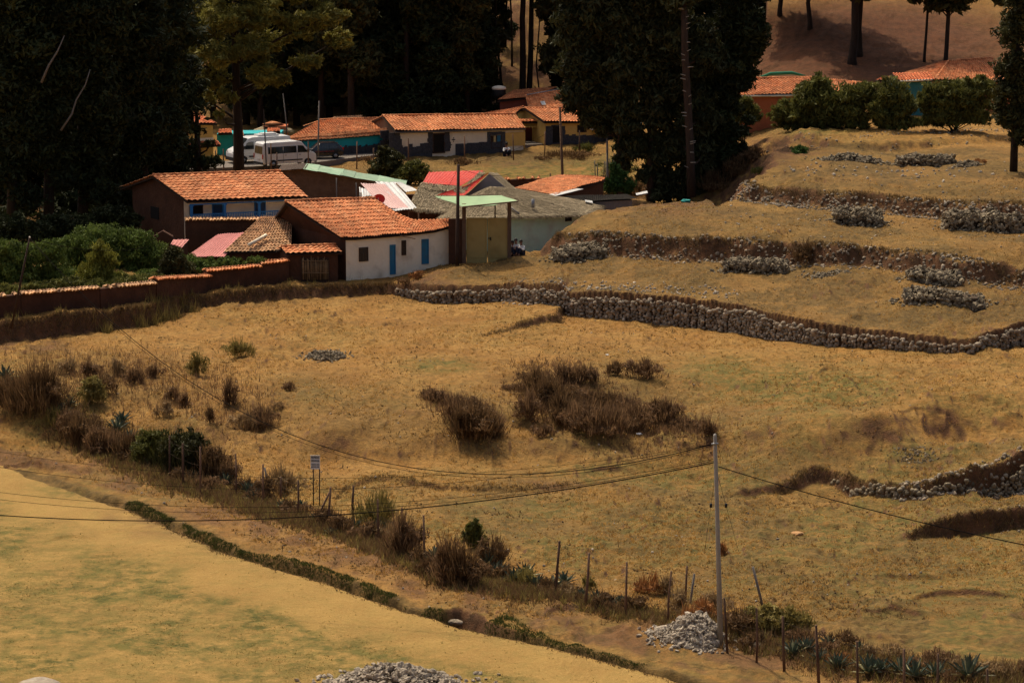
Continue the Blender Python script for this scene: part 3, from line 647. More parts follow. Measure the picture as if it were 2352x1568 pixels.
# ---- faded red sheet roof and the small one by it
def shed(name, label, q, zg, rmat, wmat, seed=0, sagv=0, inset=.25, sheet=True, pitch=.18, cat='shed', amp=.022):
    q = np.asarray(q, float); o = empty(name, (*q.mean(0)[:2], zg), label, cat)
    r = MB()
    if sheet: corrugated(r, q, pitch, amp, seed=seed, sagv=sagv)
    else: tiled(r, [q[0], q[1]], [q[3], q[2]], seed=seed)
    r.build('roof', [rmat, M['wood_dark']], o)
    c = q.mean(0); k = q+(c-q)*[inset*.5, inset*.5, 0]/1.0; k[:, 2] -= .12
    m = MB(); V = [np.array([*p[:2], zg-.4]) for p in k]+list(k)
    m.add(V, [(0, 1, 5, 4), (1, 2, 6, 5), (2, 3, 7, 6), (3, 0, 4, 7), (4, 5, 6, 7)]); m.build('wall', wmat, o)
    return o, Wall(k[0], k[1])
shed('sheet_roof_shed', 'low shed under a faded red corrugated sheet roof behind the yard shrubs', [PD(428, 588, 187.5), PD(515, 590, 187.5), PD(566, 533, 191.5), PD(500, 538, 191.5)], zv, M['zinc_pink'], M['adobe'], 2)
shed('small_lean_to', 'small lean-to with faded red sheet roof beside the ruined adobe hump', [PD(392, 560, 190), PD(418, 568, 190), PD(434, 550, 191.5), PD(398, 550, 191.5)], zv, M['zinc_pink'], M['adobe'], 3)
# ---- old tile roof
o, _ = shed('old_tiled_house', 'low house under a weathered straw-coloured tile roof with a white pipe on it', [PD(512, 578, 188), PD(668, 576, 188.6), PD(672, 494, 193), PD(600, 497, 193)], zv, M['tile_old'], M['adobe'], 4, sheet=False, cat='house')
m = MB(); m.tube([PD(571, 563, 188.5), PD(612, 540, 189.8)], .12, 6); m.build('pipe', M['white'], o)
# ---- front house: white wall, brown left gable
zf = 2.6
EL, ER = PZ(783, 546, 5.85), PZ(1040, 521, 5.3); RL, RR = PZ(655, 463, 8.1), PZ(858, 456, 7.6)
eave = [PD(783, 546, 186), PD(820, 545, 186.5), PD(870, 541, 187.3), PD(940, 535, 188.4), PD(1000, 528, 189.4), PD(1040, 517, 190.2)]
ridge = [PD(655, 463, 190), PD(740, 459, 191), PD(862, 456, 192.6), PD(905, 485, 192), PD(950, 504, 191.8), PD(1036, 502, 193)]
h2 = empty('white_house', (*eave[0][:2], zf), 'long low white house with orange tile roof and two narrow blue doors', 'house')
us = np.array([0, .2, .36, .56, .8, 1.0])
r = MB()
def reg(poly):    # keep the given points as equal parts
    return poly
def tiled2(mb, eave, ridge, seed):
    for i in range(len(eave)-1): tiled(mb, [eave[i], eave[i+1]], [ridge[i], ridge[i+1]], .25, .42, seed+i, sag=.02)
E2 = resamp(eave, np.linspace(0, 1, 10)); R2 = resamp(ridge, np.linspace(0, 1, 10))
tiled(r, eave, ridge, .27, .42, 31, sag=.06, rag=.08)
ridge_caps(r, ridge[:3], .11, 3)
bk = [p+np.array([-1.2, 3.6, -1.7]) for p in ridge]
tiled(r, bk, ridge, .27, .5, 36, sag=.06)
r.build('roof', [M['tile'], M['wood_dark']], h2)
BLp = np.array([*(eave[0][:2]+np.array([.25, .35])), 5.7])
wp = [np.array([*(p[:2]+np.array([.15, .35])), p[2]-.12]) for p in eave]
wp[0] = wp[0]+np.array([.15, 0, 0]); wp[-1] = wp[-1]-np.array([.15, 0, 0])
m = MB()
for i in range(len(wp)-1):
    a, b = wp[i], wp[i+1]; m.add([[*a[:2], zf-1.2], [*b[:2], zf-1.2], b, a], [(0, 1, 2, 3)])
aR = wp[-1]; bR = ridge[-1]-UP*.15
m.add([[*aR[:2], zf-1], [*bR[:2], zf-1], bR, aR], [(0, 1, 2, 3)])
for i in range(len(bk)-1):
    a, b = bk[i]-UP*.15, bk[i+1]-UP*.15; m.add([[*a[:2], zf-1.2], [*b[:2], zf-1.2], b, a], [(3, 2, 1, 0)])
m.build('wall', M['white'], h2)
m = MB(); a = wp[0]; rd = ridge[0]-UP*.2+np.array([.3, 0, 0]); bb = bk[0]-UP*.2+np.array([.3, 0, 0])
gq = [[a[0]-.02, a[1], zf-1.2], [a[0]-.02, a[1], a[2]], rd, bb, [*bb[:2], zf-1.2]]
m.add(gq, [(4, 3, 2, 1, 0)]); m.build('gable_wall', M['adobe'], h2)
fws = [Wall(wp[i], wp[i+1]) for i in range(len(wp)-1)]
opening(fws[1], 824, 568, 845, 600, h2, 'window', M['wood_dark'], M['glass'], bars=2)
opening(fws[2], 895, 562, 908, 630, h2, 'door', M['teal_door'], M['teal_door'])
opening(fws[2], 922, 552, 932, 586, h2, 'window', M['wood_dark'], M['glass'], bars=1)
opening(fws[3], 968, 549, 984, 606, h2, 'door', M['teal_door'], M['teal_door'])
opening(fws[4], 1030, 526, 1033, 537, h2, 'vent', None, M['dark']); opening(fws[4], 1036, 525, 1039, 536, h2, 'vent', None, M['dark'])
m = MB(); m.tube([fws[2].hit(912, 540)+fws[2].n*.5, fws[3].hit(944, 546)+fws[3].n*.6], .03, 5); m.build('pole', M['wood'], h2)
# ---- gateway wing: brown adobe with cane gate and tile roof
g0, g1 = PD(657, 582, 185.6), PD(786, 578, 185.6); r0, r1 = PD(645, 567, 186.6), PD(772, 562, 186.6)
gw, gf, _, _, sec = gable('gateway', 'brown adobe gateway with a cane gate under a short orange tile roof', 'gateway', g0, g1, r0, r1, 2.4, M['adobe'], M['tile'], ov=.25, side=.2, seed=41, colw=.36, roww=.42, sag=.02)
root = opening(gf, 692, 592, 757, 654, gw, 'cane_gate', M['wood_dark'], M['wood_dark'], fr=.08)
m = MB(); rr = np.random.default_rng(5); A = gf.hit(694, 620); B = gf.hit(755, 620)
for k in range(34):
    p = A+(B-A)*(k+.5)/34+gf.n*(.08+rr.random()*.03); m.tube([[p[0]+rr.normal(0, .02), p[1], 2.5], [p[0]+rr.normal(0, .03), p[1], 3.85+rr.normal(0, .1)]], .022, 4, rr.random())
for z in (2.95, 3.75): m.tube([[*(A+gf.n*.14)[:2], z], [*(B+gf.n*.14)[:2], z]], .025, 4)
c = m.build('cane', M['reed'], gw); rehang(c, root)
# ---- long adobe boundary wall stepping down to the left
top = [PD(-160, 690, 168), PD(45, 670, 170.2), PD(225, 657, 172.9), PD(353, 646, 176.4)]
top2 = [PD(353, 637, 176.4), PD(478, 630, 182.2)]; top3 = [PD(470, 618, 182.2), PD(596, 607, 184.6)]; top4 = [PD(594, 601, 184.6), PD(660, 594, 185.8)]
lw = empty('adobe_wall', (*top[1][:2], 2.4), 'long dark brown adobe boundary wall with stepped tile coping', 'wall')
for i, t_ in enumerate((top, top2, top3, top4)):
    t_ = [p-UP*.14 for p in t_]
    coped_wall('adobe_wall', None, t_, 3.2, .42, M['adobe'], M['tile_old'] if i == 0 else M['tile'], 50+i, gaps=((-200, 48), (130, 140), (222, 290)) if i == 0 else (), parent=lw)
# ---- brown adobe house with loose green sheets
EL, ER = PZ(640, 472, 3.2), PZ(960, 478, 3.2)
q = [PZ(640, 389, 6.2), PZ(698, 387, 6.3), PZ(835, 415, 5.5), PZ(925, 432, 5.0)]
bh = empty('green_sheet_house', (*q[1][:2], zv), 'brown adobe house with green sheets on its sloping roof, behind the tiled roofs', 'house')
m = MB(); Dq = q[1][1]
f = [np.array([p[0], Dq+.3, p[2]-.08]) for p in q]
f2 = [p+np.array([0, 3, -.1]) for p in f]
low = lambda p: np.array([p[0], p[1], zv-.5])
m.add([low(f[0]), low(f[3]), f[3], f[2], f[1], f[0]], [(0, 1, 2, 3, 4, 5)]); m.add([low(f2[0]), low(f2[3]), f2[3], f2[2], f2[1], f2[0]], [(5, 4, 3, 2, 1, 0)])
m.add([low(f[3]), low(f2[3]), f2[3], f[3]], [(0, 1, 2, 3)]); m.add([low(f[0]), low(f2[0]), f2[0], f[0]], [(3, 2, 1, 0)])
m.build('wall', M['adobe_light'], bh)
r = MB(); s_ = np.random.default_rng(9)
pts = [q[1], q[2], q[3]]
for i, (a, b, mi) in enumerate(((q[0], q[1], 1), (q[1], q[2], 0), (q[2], q[3], 0))):
    n = max(2, int(np.linalg.norm(b-a)/.8))
    for k in range(n):
        p = a+(b-a)*k/n; p2 = a+(b-a)*(k+1.15)/n
        A = np.array([p[0], Dq-.35+s_.normal(0, .12), p[2]+s_.normal(0, .02)+.03*(k % 2)]); B = np.array([p2[0], A[1]+s_.normal(0, .05), p2[2]+.02])
        slab(r, [A, B, B+[0, 3.6, .02+s_.normal(0, .03)], A+[0, 3.6, .02]], .02, s_.random(), mi)
r.build('roof', [M['zinc_green'], M['wood_dark']], bh)
bw = Wall(f[0], f[3])
opening(bw, 752, 456, 768, 480, bh, 'window', None, M['dark']); opening(bw, 792, 457, 812, 484, bh, 'door', None, mat('orange_door', [(.26, .10, .03), (.32, .13, .04)], 2, .8)); opening(bw, 834, 456, 846, 480, bh, 'window', None, M['dark'])
for vx, y0 in ((775, 407), (820, 418)):
    m = MB(); p = bw.hit(vx, 480)+bw.n*.9; zz = bw.hit(vx, y0)[2]; m.tube([[p[0], p[1], 2.4], [p[0], p[1], zz+.05]], .05, 5); m.build('post', M['wood_grey'], bh)
# ---- sheet-roofed patio: rose sheet, white sheets
ps = empty('sheet_canopy', (*PZ(890, 470, 4.6)[:2], zv), 'patio roof of rose and white corrugated sheets beside the red dish', 'canopy')
r = MB(); corrugated(r, [PD(880, 480, 198), PD(938, 477, 198.3), PD(884, 423, 203), PD(828, 420, 203)], seed=1, sagv=.12); r.build('rose_sheet', M['zinc_rose'], ps)
r = MB(); corrugated(r, [PD(928, 480, 198.4), PD(957, 478, 198.6), PD(910, 419, 203.6), PD(862, 417, 203.6)], seed=2); corrugated(r, [PD(915, 443, 202), PD(960, 437, 203), PD(922, 419, 205), PD(896, 417, 205)], seed=3); corrugated(r, [PD(827, 452, 204), PD(853, 449, 204), PD(850, 436, 205), PD(825, 430, 205)], seed=4)
corrugated(r, [PD(892, 485, 197.6), PD(950, 480, 197.8), PD(940, 474, 198.6), PD(885, 479, 198.5)], seed=5)
r.build('white_sheet', M['zinc_white'], ps)
for vx, vy in ((829, 445), (885, 485), (917, 482), (938, 480)):
    m = MB(); p = PD(vx, vy, 198.5 if vx > 850 else 203.5); m.tube([[p[0], p[1], 2.3], [*p[:2], p[2]+.1]], .05, 5); m.build('post', M['wood'], ps)
m = MB(); m.tube([PD(910, 423, 203.4), PD(931, 444, 201.6)], .09, 5); m.build('log', M['wood'], ps)
m = MB(); A = PD(835, 440, 206); m.prism([[A[0], 206, 2], [A[0]+4, 207, 2], [A[0]+4, 207, 5.5], [A[0], 206, 5.5]], (0, .3, 0)); m.build('back_wall', M['adobe'], ps)
# ---- red satellite dish
dp = PD(871, 458, 194.5); ds = empty('satellite_dish', (dp[0], dp[1], 4.2), 'red satellite dish on a thin mast in front of the rose sheet roof', 'satellite dish')
m = MB(); V = [dp]; F = []; n = 20; axn = nrm([-.1, -1, .35]); e1 = nrm(np.cross(axn, UP)); e2 = np.cross(e1, axn)
for j in range(1, 5):
    rr_ = .42*j/4
    for k in range(n): an = 2*math.pi*k/n; V.append(dp+e1*math.cos(an)*rr_+e2*math.sin(an)*rr_*.85+axn*(rr_**2*.6))
F += [(0, 1+k, 1+(k+1) % n) for k in range(n)]
for j in range(3): F += [(1+j*n+k, 1+(j+1)*n+k, 1+(j+1)*n+(k+1) % n, 1+j*n+(k+1) % n) for k in range(n)]
m.add(V, F, smooth=True); m.build('reflector', M['dish'], ds)
m = MB(); m.tube([dp-UP*2.2-axn*.1, dp-axn*.06], .03, 5); m.tube([dp-e2*.36, dp+axn*.45], .015, 4); m.build('mast', M['steel'], ds)
# ---- red sheet roof over thatch
th = empty('thatched_hut', (*PZ(1030, 470, 5)[:2], zv), 'hut with a bright red sheet roof laid over shaggy grey thatch', 'hut')
r = MB()
thatched(r, [PD(938, 474, 200), PD(1062, 484, 199.5), PD(1075, 430, 203.5), PD(968, 418, 204)], 3, 220, ln=.5)
thatched(r, [PD(968, 432, 202.9), PD(1062, 440, 202.3), PD(1060, 427, 203.3), PD(970, 419, 203.9)], 5, 200, ln=.4, th=.1); thatched(r, [PD(1058, 438, 202.4), PD(1068, 441, 202.4), PD(1114, 397, 207.3), PD(1102, 394, 207.6)], 4, 150, ln=.4, th=.1)
r.build('thatch', M['thatch'], th)
r = MB(); corrugated(r, [PD(970, 421, 203.6), PD(1058, 427, 203.2), PD(1112, 392, 208), PD(985, 395, 208)], seed=7); corrugated(r, [PD(1003, 447, 201.4), PD(1066, 450, 201.4), PD(1123, 396, 207.2), PD(1072, 428, 203.4)], seed=8)
r.build('red_sheet', M['zinc_red'], th)
m = MB(); g = np.array([PD(1062, 456, 205.5), PD(1178, 458, 205.5), PD(1160, 430, 205.5), PD(1124, 399, 205.5)])
m.prism(g, (0, .1, 0)); m.build('grey_tarpaulin', M['tarp_grey'], th)
m = MB(); thatched(m, [PD(1155, 438, 206), PD(1192, 441, 208), PD(1142, 397, 209.5), PD(1124, 396, 207.5)], 8, 120); m.build('side_thatch', M['thatch'], th)
m = MB(); p = PD(950, 480, 201); q2 = PD(1060, 486, 201)
m.prism([[p[0], p[1]+.9, 2], [q2[0]+3.4, q2[1]+.9, 2], [q2[0]+3.4, q2[1]+.9, 4.9], [p[0], p[1]+.9, 4.9]], (0, 3, 0)); m.build('wall', M['adobe'], th)
for vx in (1024, 961, 905):
    m = MB(); p = PD(vx, 480, 199); m.tube([[p[0], p[1], 2.2], [p[0], p[1], 5.2]], .06, 5); m.build('post', M['wood'], th)
# ---- big thatched house with mint wall
tb = empty('mint_thatched_house', (*PZ(1200, 500, 4.8)[:2], zv), 'large grey thatched house with pale mint wall right of the ochre gate', 'house')
r = MB(); eR = PD(1345, 489, 199); eL = PD(1015, 502, 197); eM = PD(1168, 494, 195); rd0 = PD(1128, 429, 200.5); rd1 = PD(1160, 431, 201)
thatched(r, [eM, eR, rd1, rd0], 11, 130, ln=.45); thatched(r, [eL, eM, rd0+[.1, 0, 0], rd0], 12, 130, ln=.45)
thatched(r, [eR, eR+[1.2, 5, 0], rd1+[0, .3, 0], rd1], 13, 60, ln=.45)
thatched(r, [eL+[0, 6, 0], eL, rd0, rd0+[0, .3, 0]], 14, 60, ln=.45)
r.build('thatch', M['thatch'], tb)
wa, wb = eM+[-.2, .35, -.1], eR+[-.35, .5, -.1]
m = MB(); m.add([[*wa[:2], 1.5], [*wb[:2], 1.5], wb, wa], [(0, 1, 2, 3)]); m.add([[*wb[:2], 1.5], [wb[0]+.6, wb[1]+4, 1.5], [wb[0]+.6, wb[1]+4, wb[2]], wb], [(0, 1, 2, 3)]); m.prism([[*(eL+[.3, 2, 0])[:2], 1.5], [*wa[:2], 1.5], wa, eL+[.3, 2, -.1]], (0, .2, 0)); m.build('wall', M['mint'], tb)
mw = Wall(wa, wb); opening(mw, 1298, 498, 1312, 508, tb, 'window', M['wood_dark'], M['dark'], fr=.05)
m = MB(); p = PD(1224, 474, 197.3); m.tube([p-UP*.1, p+UP*.5], .11, 8); m.build('flue', M['steel'], tb)
m = MB(); m.tube([PD(1169, 472, 196.4), PD(1192, 491, 195.2)], .07, 5); m.build('loose_board', M['wood_grey'], tb)
# ---- ochre gate with green canopy
gt = empty('ochre_gate', (*PZ(1118, 577, 3.4)[:2], 3.0), 'tall ochre double gate between posts under a green canopy sheet', 'gate')
D0 = 189.8; A = PD(1070, 578, D0); B = PD(1168, 577, D0); gwl = Wall(A, B); ax = gwl.axes()
zt = gwl.hit(1118, 500)[2]
for vx0, vx1 in ((1071, 1119), (1120, 1167)):
    m = MB(); a = gwl.hit(vx0, 540); b = gwl.hit(vx1, 540); c = (a+b)/2; W = np.linalg.norm(b-a)
    m.box([c[0], c[1], (zt+2.2)/2], W-.02, .06, zt-2.2, ax)
    lf = m.build('gate_leaf', M['gate'], gt)
    m = MB()
    for s in (-1, 1): m.box(np.array([c[0], c[1], (zt+2.2)/2])+gwl.n*.05+gwl.t*s*(W/2-.05), .08, .05, zt-2.2, ax)
    for z in (zt-.05, 3.4): m.box(np.array([c[0], c[1], z])+gwl.n*.052, W-.2, .04, .07, ax)
    fo = m.build('stile', M['gate'], gt); rehang(fo, lf)
    if vx0 > 1100:
        m = MB(); p = gwl.hit(1127, 548)+gwl.n*.09; m.box(p, .07, .04, .2, ax); m.box(gwl.hit(1123, 547)+gwl.n*.09, .05, .04, .12, ax); fo = m.build('lock', M['dark'], gt); rehang(fo, lf)
for vx, y0, rad in ((1066, 468, .12), (1170, 466, .12)):
    m = MB(); p = gwl.hit(vx, 540); z1 = gwl.hit(vx, y0)[2]; m.box([p[0], p[1]-.02, (z1+2)/2], .26, .26, z1-2, ax); m.build('gate_post', M['wood'], gt)
m = MB(); p = gwl.hit(1137, 500); m.tube([[*p[:2], zt], [*p[:2], gwl.hit(1137, 466)[2]]], .05, 5); m.build('prop', M['wood_dark'], gt)
m = MB(); a = gwl.hit(1030, 520); b = gwl.hit(1062, 520); c = (a+b)/2; zz = gwl.hit(1045, 503)[2]; m.box([c[0], c[1]+.15, (zz+2)/2], np.linalg.norm(b-a), .35, zz-2, ax); m.build('pier', M['adobe'], gt)
gc = empty('green_canopy', (*PD(1100, 470, D0)[:2], 5.0), 'sagging pale green canopy sheet over the ochre gate', 'canopy')
m = MB(); nu, nv = 22, 8; c4 = [PD(1062, 474, D0-1.6), PD(1190, 461, D0-1.2), PD(1150, 447, D0+3.2), PD(998, 450, D0+3)]; c4 = np.array(c4)
u = np.linspace(0, 1, nu); v = np.linspace(0, 1, nv)
P = (c4[0]+(c4[1]-c4[0])*u[None, :, None])*(1-v[:, None, None])+(c4[3]+(c4[2]-c4[3])*u[None, :, None])*v[:, None, None]
P[..., 2] += -.18*np.sin(u*math.pi)[None, :]*np.sin(v*math.pi*.7+.6)[:, None]+(vn(u[None, :]*7+0*v[:, None], v[:, None]*3+0*u[None, :], 3)-.5)*.1
idx = np.arange(nu*nv).reshape(nv, nu); F = np.stack([idx[:-1, :-1], idx[:-1, 1:], idx[1:, 1:], idx[1:, :-1]], -1).reshape(-1, 4)
m.add(P.reshape(-1, 3), F, smooth=True); m.add(P.reshape(-1, 3)-UP*.02, F[:, ::-1], smooth=True); m.build('sheet', M['tarp_green'], gc)
for i_, j_ in ((0, 1), (3, 2)): m = MB(); m.tube([c4[i_]-UP*.05, c4[j_]-UP*.05], .05, 5); m.build('beam', M['wood'], gc)
# ---- orange tiled shed behind, black-roofed shed
ot = empty('tiled_barn', (*PZ(1300, 430, 5)[:2], zv), 'brown barn with a low orange tile roof behind the thatched house', 'barn')
r = MB(); tiled(r, [PD(1275, 446, 207), PD(1388, 413, 213)], [PD(1182, 430, 212), PD(1280, 402, 218)], .26, .42, 61, sag=.08, rag=.1); tiled(r, [PD(1388, 413, 213), PD(1390, 410, 214)], [PD(1280, 402, 218), PD(1368, 406, 218)], .26, .42, 62)
r.build('roof', [M['tile'], M['wood_dark']], ot)
m = MB(); a = PD(1277, 449, 207.4); b = PD(1386, 417, 213.2); m.prism([[*a[:2], 2], [*b[:2], 2], b, a], (-1.5, 3.0, -.1)); m.build('wall', M['adobe'], ot, recalc=True)
m = MB(); slab(m, [PD(1276, 450, 206.6), PD(1340, 434, 208.5), PD(1325, 433, 209.3), PD(1262, 446, 207.3)], .03); m.build('loose_sheet', M['zinc_white'], ot)
bs, _ = shed('black_roof_shed', 'low dark shed with sagging black sheet roof right of the thatched house', [PD(1275, 466, 203), PD(1464, 456, 204), PD(1440, 445, 207), PD(1300, 450, 206)], zv, M['tarp_black'], M['wood_grey'], 5, sagv=.1)
m = MB()
for a, b in (((1345, 463), (1362, 466)), ((1462, 448), (1488, 443))): m.prism(np.array([PD(*a, 202.6), PD(*b, 202.6), PD(b[0]-2, b[1]-5, 203.2), PD(a[0]-2, a[1]-4, 203.2)]), (0, 0, -.04))
m.build('loose_sheet', M['zinc_white'], bs)
tp = [PZ(1150, 413, 4.6), PZ(1200, 411, 4.6), PZ(1262, 409, 4.7)]
coped_wall('plot_wall', 'low brown wall with broken tile coping in front of the green plot', tp, 2.0, .35, M['adobe'], M['tile'], 71, gaps=((1150, 1260),))
# ================================================================ houses along the road
zr = 3.3
def wallpiece(parent, name, x0, yt0, x1, yt1, zb0, D0_, D1_, m_, yb=None, th=.3, dy=0, zb=None):
    """upright wall piece: top from (x0,yt0) to (x1,yt1) in the view, at distances D0_, D1_"""
    a = PD(x0, yt0, D0_+dy); b = PD(x1, yt1, D1_+dy)
    za = zb0 if zb is None else zb
    m = MB(); m.prism([[*a[:2], za], [*b[:2], za], b, a], (0, th, 0)); return m.build(name, m_, parent), Wall(a, b)
def Dg(vx, vy, z=zr): return PZ(vx, vy, z)[1]
# teal walled compound
D0_, D1_ = Dg(670, 362), Dg(890, 350)
ct = empty('teal_compound', (*PZ(780, 355, zr)[:2], zr), 'teal walled house with broad orange tile roof and dark stone base', 'house')
_, wt = wallpiece(ct, 'wall', 640, 321, 893, 302, zr-.5, Dg(640, 364), D1_, M['teal'], th=.35)
m = MB(); A = wt.hit(640, 345); B = wt.hit(893, 345)
rr = np.random.default_rng(3)
for k in range(70):
    p = A+(B-A)*(k+.5)/70; hh = .75+rr.random()*.25; m.box([p[0]+wt.n[0]*.05, p[1]+wt.n[1]*.05, zr-.3+hh/2], np.linalg.norm(B-A)/70*1.02, .12+rr.random()*.03, hh+.3, wt.axes())
for k in range(9):
    p = wt.hit(868, 340)+wt.t*(.0); m.box([p[0]+.75+rr.normal(0, .1), p[1]-.14-k*.003, zr+.15+k*.22], 1.6-k*.09, .16, .24, wt.axes())
m.build('stone_base', M['stone_dark'], ct)
r = MB(); tiled(r, [wt.hit(640, 323)+wt.n*.35-UP*.1, wt.hit(893, 304)+wt.n*.35-UP*.1], [wt.hit(640, 318)+UP*.1, wt.hit(893, 296)+UP*.15], .34, .3, 81, sag=.12); r.build('coping', [M['tile'], M['wood_dark']], ct)
e0, e1, q0, q1 = PD(664, 315, 252), PD(882, 305, 256), PD(735, 276, 258), PD(868, 272, 262)
r = MB(); tiled(r, [e0, e1], [q0, q1], .3, .45, 82, sag=.05); tiled(r, [e0+[.5, 10, 0], e1+[0, 10, 0]], [q0, q1], .3, .5, 83); ridge_caps(r, [q0, q1], .12, 8); r.build('roof', [M['tile'], M['wood_dark']], ct)
m = MB(); m.prism([e0+[.6, .5, -.2], e1+[-.2, .5, -.2], e1+[-.2, 5, -.2], e0+[1, 5, -.2]], (0, 0, -2)); pass; m.build('house_wall', M['adobe_light'], ct)
# pale roof behind it
rb = empty('pale_roof_house', (*PZ(790, 270, 7)[:2], zr), 'pale orange roof peeping over the teal compound roof', 'house')
r = MB(); tiled(r, [PD(745, 281, 263), PD(836, 276, 264)], [PD(768, 268, 266), PD(832, 265, 267)], .3, .45, 84); r.build('roof', [M['tile_old'], M['wood_dark']], rb)
m = MB(); a, b = PD(748, 281, 263), PD(832, 277, 264); m.prism([a+[0, .4, -4], b+[0, .4, -4], b+[0, .4, 0], a+[0, .4, 0]], (0, 3, 0)); m.build('wall', M['adobe'], rb)
# white house with patterned masonry
D0w, D1w = Dg(893, 349), Dg(1200, 333)
EL, ER = PD(905, 301, D0w-.5), PD(1207, 292, D1w-.8)
EL = PD(908, 301, 252.3); ER = PD(1207, 293, 258)
RL, RR = PD(878, 266, 256.5), PD(1185, 262, 262.3)
hd, wf, _, _, sec = gable('white_road_house', 'long white roadside house with red tile roof and black stepped stone pattern', 'house', EL, ER, RL, RR, zr, M['white'], M['tile'], M['adobe_light'], ov=.3, side=.15, seed=91, colw=.34, roww=.42, sag=.08)
def blk(m, w, x0, y0, x1, y1, pr=.03, mi=0):
    xm, ym = (x0+x1)/2, (y0+y1)/2; c = w.hit(xm, ym); W = abs((w.hit(x1, ym)-w.hit(x0, ym))@w.t); H = w.hit(xm, y0)[2]-w.hit(xm, y1)[2]
    m.box(c+w.n*(pr/2), W, pr, H, w.axes(), rng.random(), mi)
m = MB()
for k in range(30):
    x = 893+k*9; yb = 352-k*.55
    if 985 < x < 1045: continue
    y0 = yb-11-rng.random()*2-(7 if rng.random() < .2 else 0)
    blk(m, wf, x, y0, x+9.3, yb+16, .06+rng.random()*.02)
for k in range(6): blk(m, wf, 893+k*.4, 305+k*7.5, 948-30+k*1.2+rng.random()*2, 313+k*7.5, .07+k*.004)
for (x0, y0, x1, y1) in ((1050-4, 303, 1094, 345), (1088-2, 306, 1098, 346), (1044, 312, 1052, 346), (1102, 326, 1112, 344), (1107, 320, 1116, 330), (1107, 328, 1110, 338)): pass
for (x0, x1) in ((984, 992), (1022, 1031)):
    for k in range(6): blk(m, wf, x0-rng.random()*3, 304+k*7.2, x1+rng.random()*3, 311.6+k*7.2, .07+rng.random()*.02)
for k in range(0): blk(m, wf, 1015-k*0, 306+k*3.6, 1018, 308.4+k*3.6, .03)
for k in range(3): blk(m, wf, 1016+k*4, 321.5, 1018.6+k*4, 324.5, .03)
for x, y in ((1031, 318),): pass
for k, (dx, dy, s) in enumerate(((0, 0, 3.4), (3, 0, 2), (-3, 0, 2), (0, 4, 2), (0, -4, 2))): blk(m, wf, 1041.5+dx-s/2, 321+dy-s/2, 1041.5+dx+s/2, 321+dy+s/2, .03+.004*k)
blk(m, wf, 1034, 326, 1035.4, 341, .03); blk(m, wf, 1031.5, 330, 1033.9, 332, .03); blk(m, wf, 1035.5, 332, 1038, 334, .03)
blk(m, wf, 1119, 303, 1126, 339, .07); blk(m, wf, 1152, 303, 1160, 338, .07); blk(m, wf, 1126, 303, 1152, 310, .065)
m.build('stone_pattern', M['stone_dark'], hd)
opening(wf, 993, 306, 1022, 352, hd, 'door', M['wood_dark'], M['dark'], fr=.12)
opening(wf, 1127, 311, 1151, 341, hd, 'door', M['wood_dark'], M['wood_dark'], fr=.06)
m = MB(); blk(m, wf, 1133, 312, 1138, 326, .09); c_ = m.build('hanging_cloth', mat('straw_cloth', [(.42, .34, .15), (.5, .4, .2)], 3), hd)
m = MB(); blk(m, wf, 1141, 311, 1149, 325, .09); m.build('hanging_cloth', mat('blue_cloth', [(.03, .12, .2), (.05, .17, .26)], 3), hd)
m = MB(); blk(m, wf, 1160, 304, 1206, 335, .045); m.build('ochre_panel', M['yellow'], hd)
m = MB(); A = EL+[0, .05, -.16]; B = ER+[0, .05, -.16]; m.tube([A, B], .07, 4); m.build('fascia', M['wood_grey'], hd)
# ochre pier and portal
po = empty('ochre_portal', (*PZ(1200, 332, zr)[:2], zr), 'ochre portal with small tile roof over a dark red recessed gate', 'gateway')
Dp = Dg(1200, 333)-.8
m = MB(); a, b = PD(1191, 310, Dp), PD(1206, 310, Dp); m.box([(a[0]+b[0])/2, Dp+.35, (zr+PD(1200, 297, Dp)[2])/2], b[0]-a[0], .7, PD(1200, 297, Dp)[2]-zr+.4); m.build('pier', M['yellow'], po)
Dq2 = Dp+3
m = MB(); a, b = PD(1180, 290, Dq2), PD(1252, 290, Dq2); zt1, zt0 = PD(1215, 276, Dq2)[2], PD(1215, 292, Dq2)[2]
m.box([(a[0]+b[0])/2, Dq2+.3, (zt0+zt1)/2], b[0]-a[0], .6, zt1-zt0); m.build('lintel', M['yellow'], po)
m = MB()
for k in range(9): p = PD(1190+k*6.5, 290, Dq2); m.box([p[0], Dq2-.1, zt0+.05], .14, .3, .14)
m.build('dentils', M['yellow'], po)
r = MB(); tiled(r, [PD(1176, 280, Dq2-.4), PD(1254, 279, Dq2-.4)], [PD(1178, 274, Dq2+.6), PD(1250, 273, Dq2+.6)], .3, .4, 95, sag=.02); r.build('roof', [M['tile_red'], M['wood_dark']], po)
m = MB(); a, b = PD(1205, 290, Dq2+.9), PD(1238, 290, Dq2+.9); m.box([(a[0]+b[0])/2, Dq2+.95, (zr+zt0)/2], b[0]-a[0]+.2, .1, zt0-zr+.4); m.build('gate', mat('oxblood_paint', [(.09, .022, .014), (.12, .03, .02)], 2, .7), po)
m = MB(); a, b = PD(1234, 290, Dq2), PD(1254, 290, Dq2); m.box([(a[0]+b[0])/2, Dq2+.3, (zr+zt0)/2-.2], b[0]-a[0], .7, zt0-zr+.0); a, b = PD(1172, 290, Dq2), PD(1190, 290, Dq2); m.box([(a[0]+b[0])/2, Dq2+.3, (zr+zt0)/2-.2], b[0]-a[0], .6, zt0-zr); m.build('stone_jamb', M['stone_dark'], po)
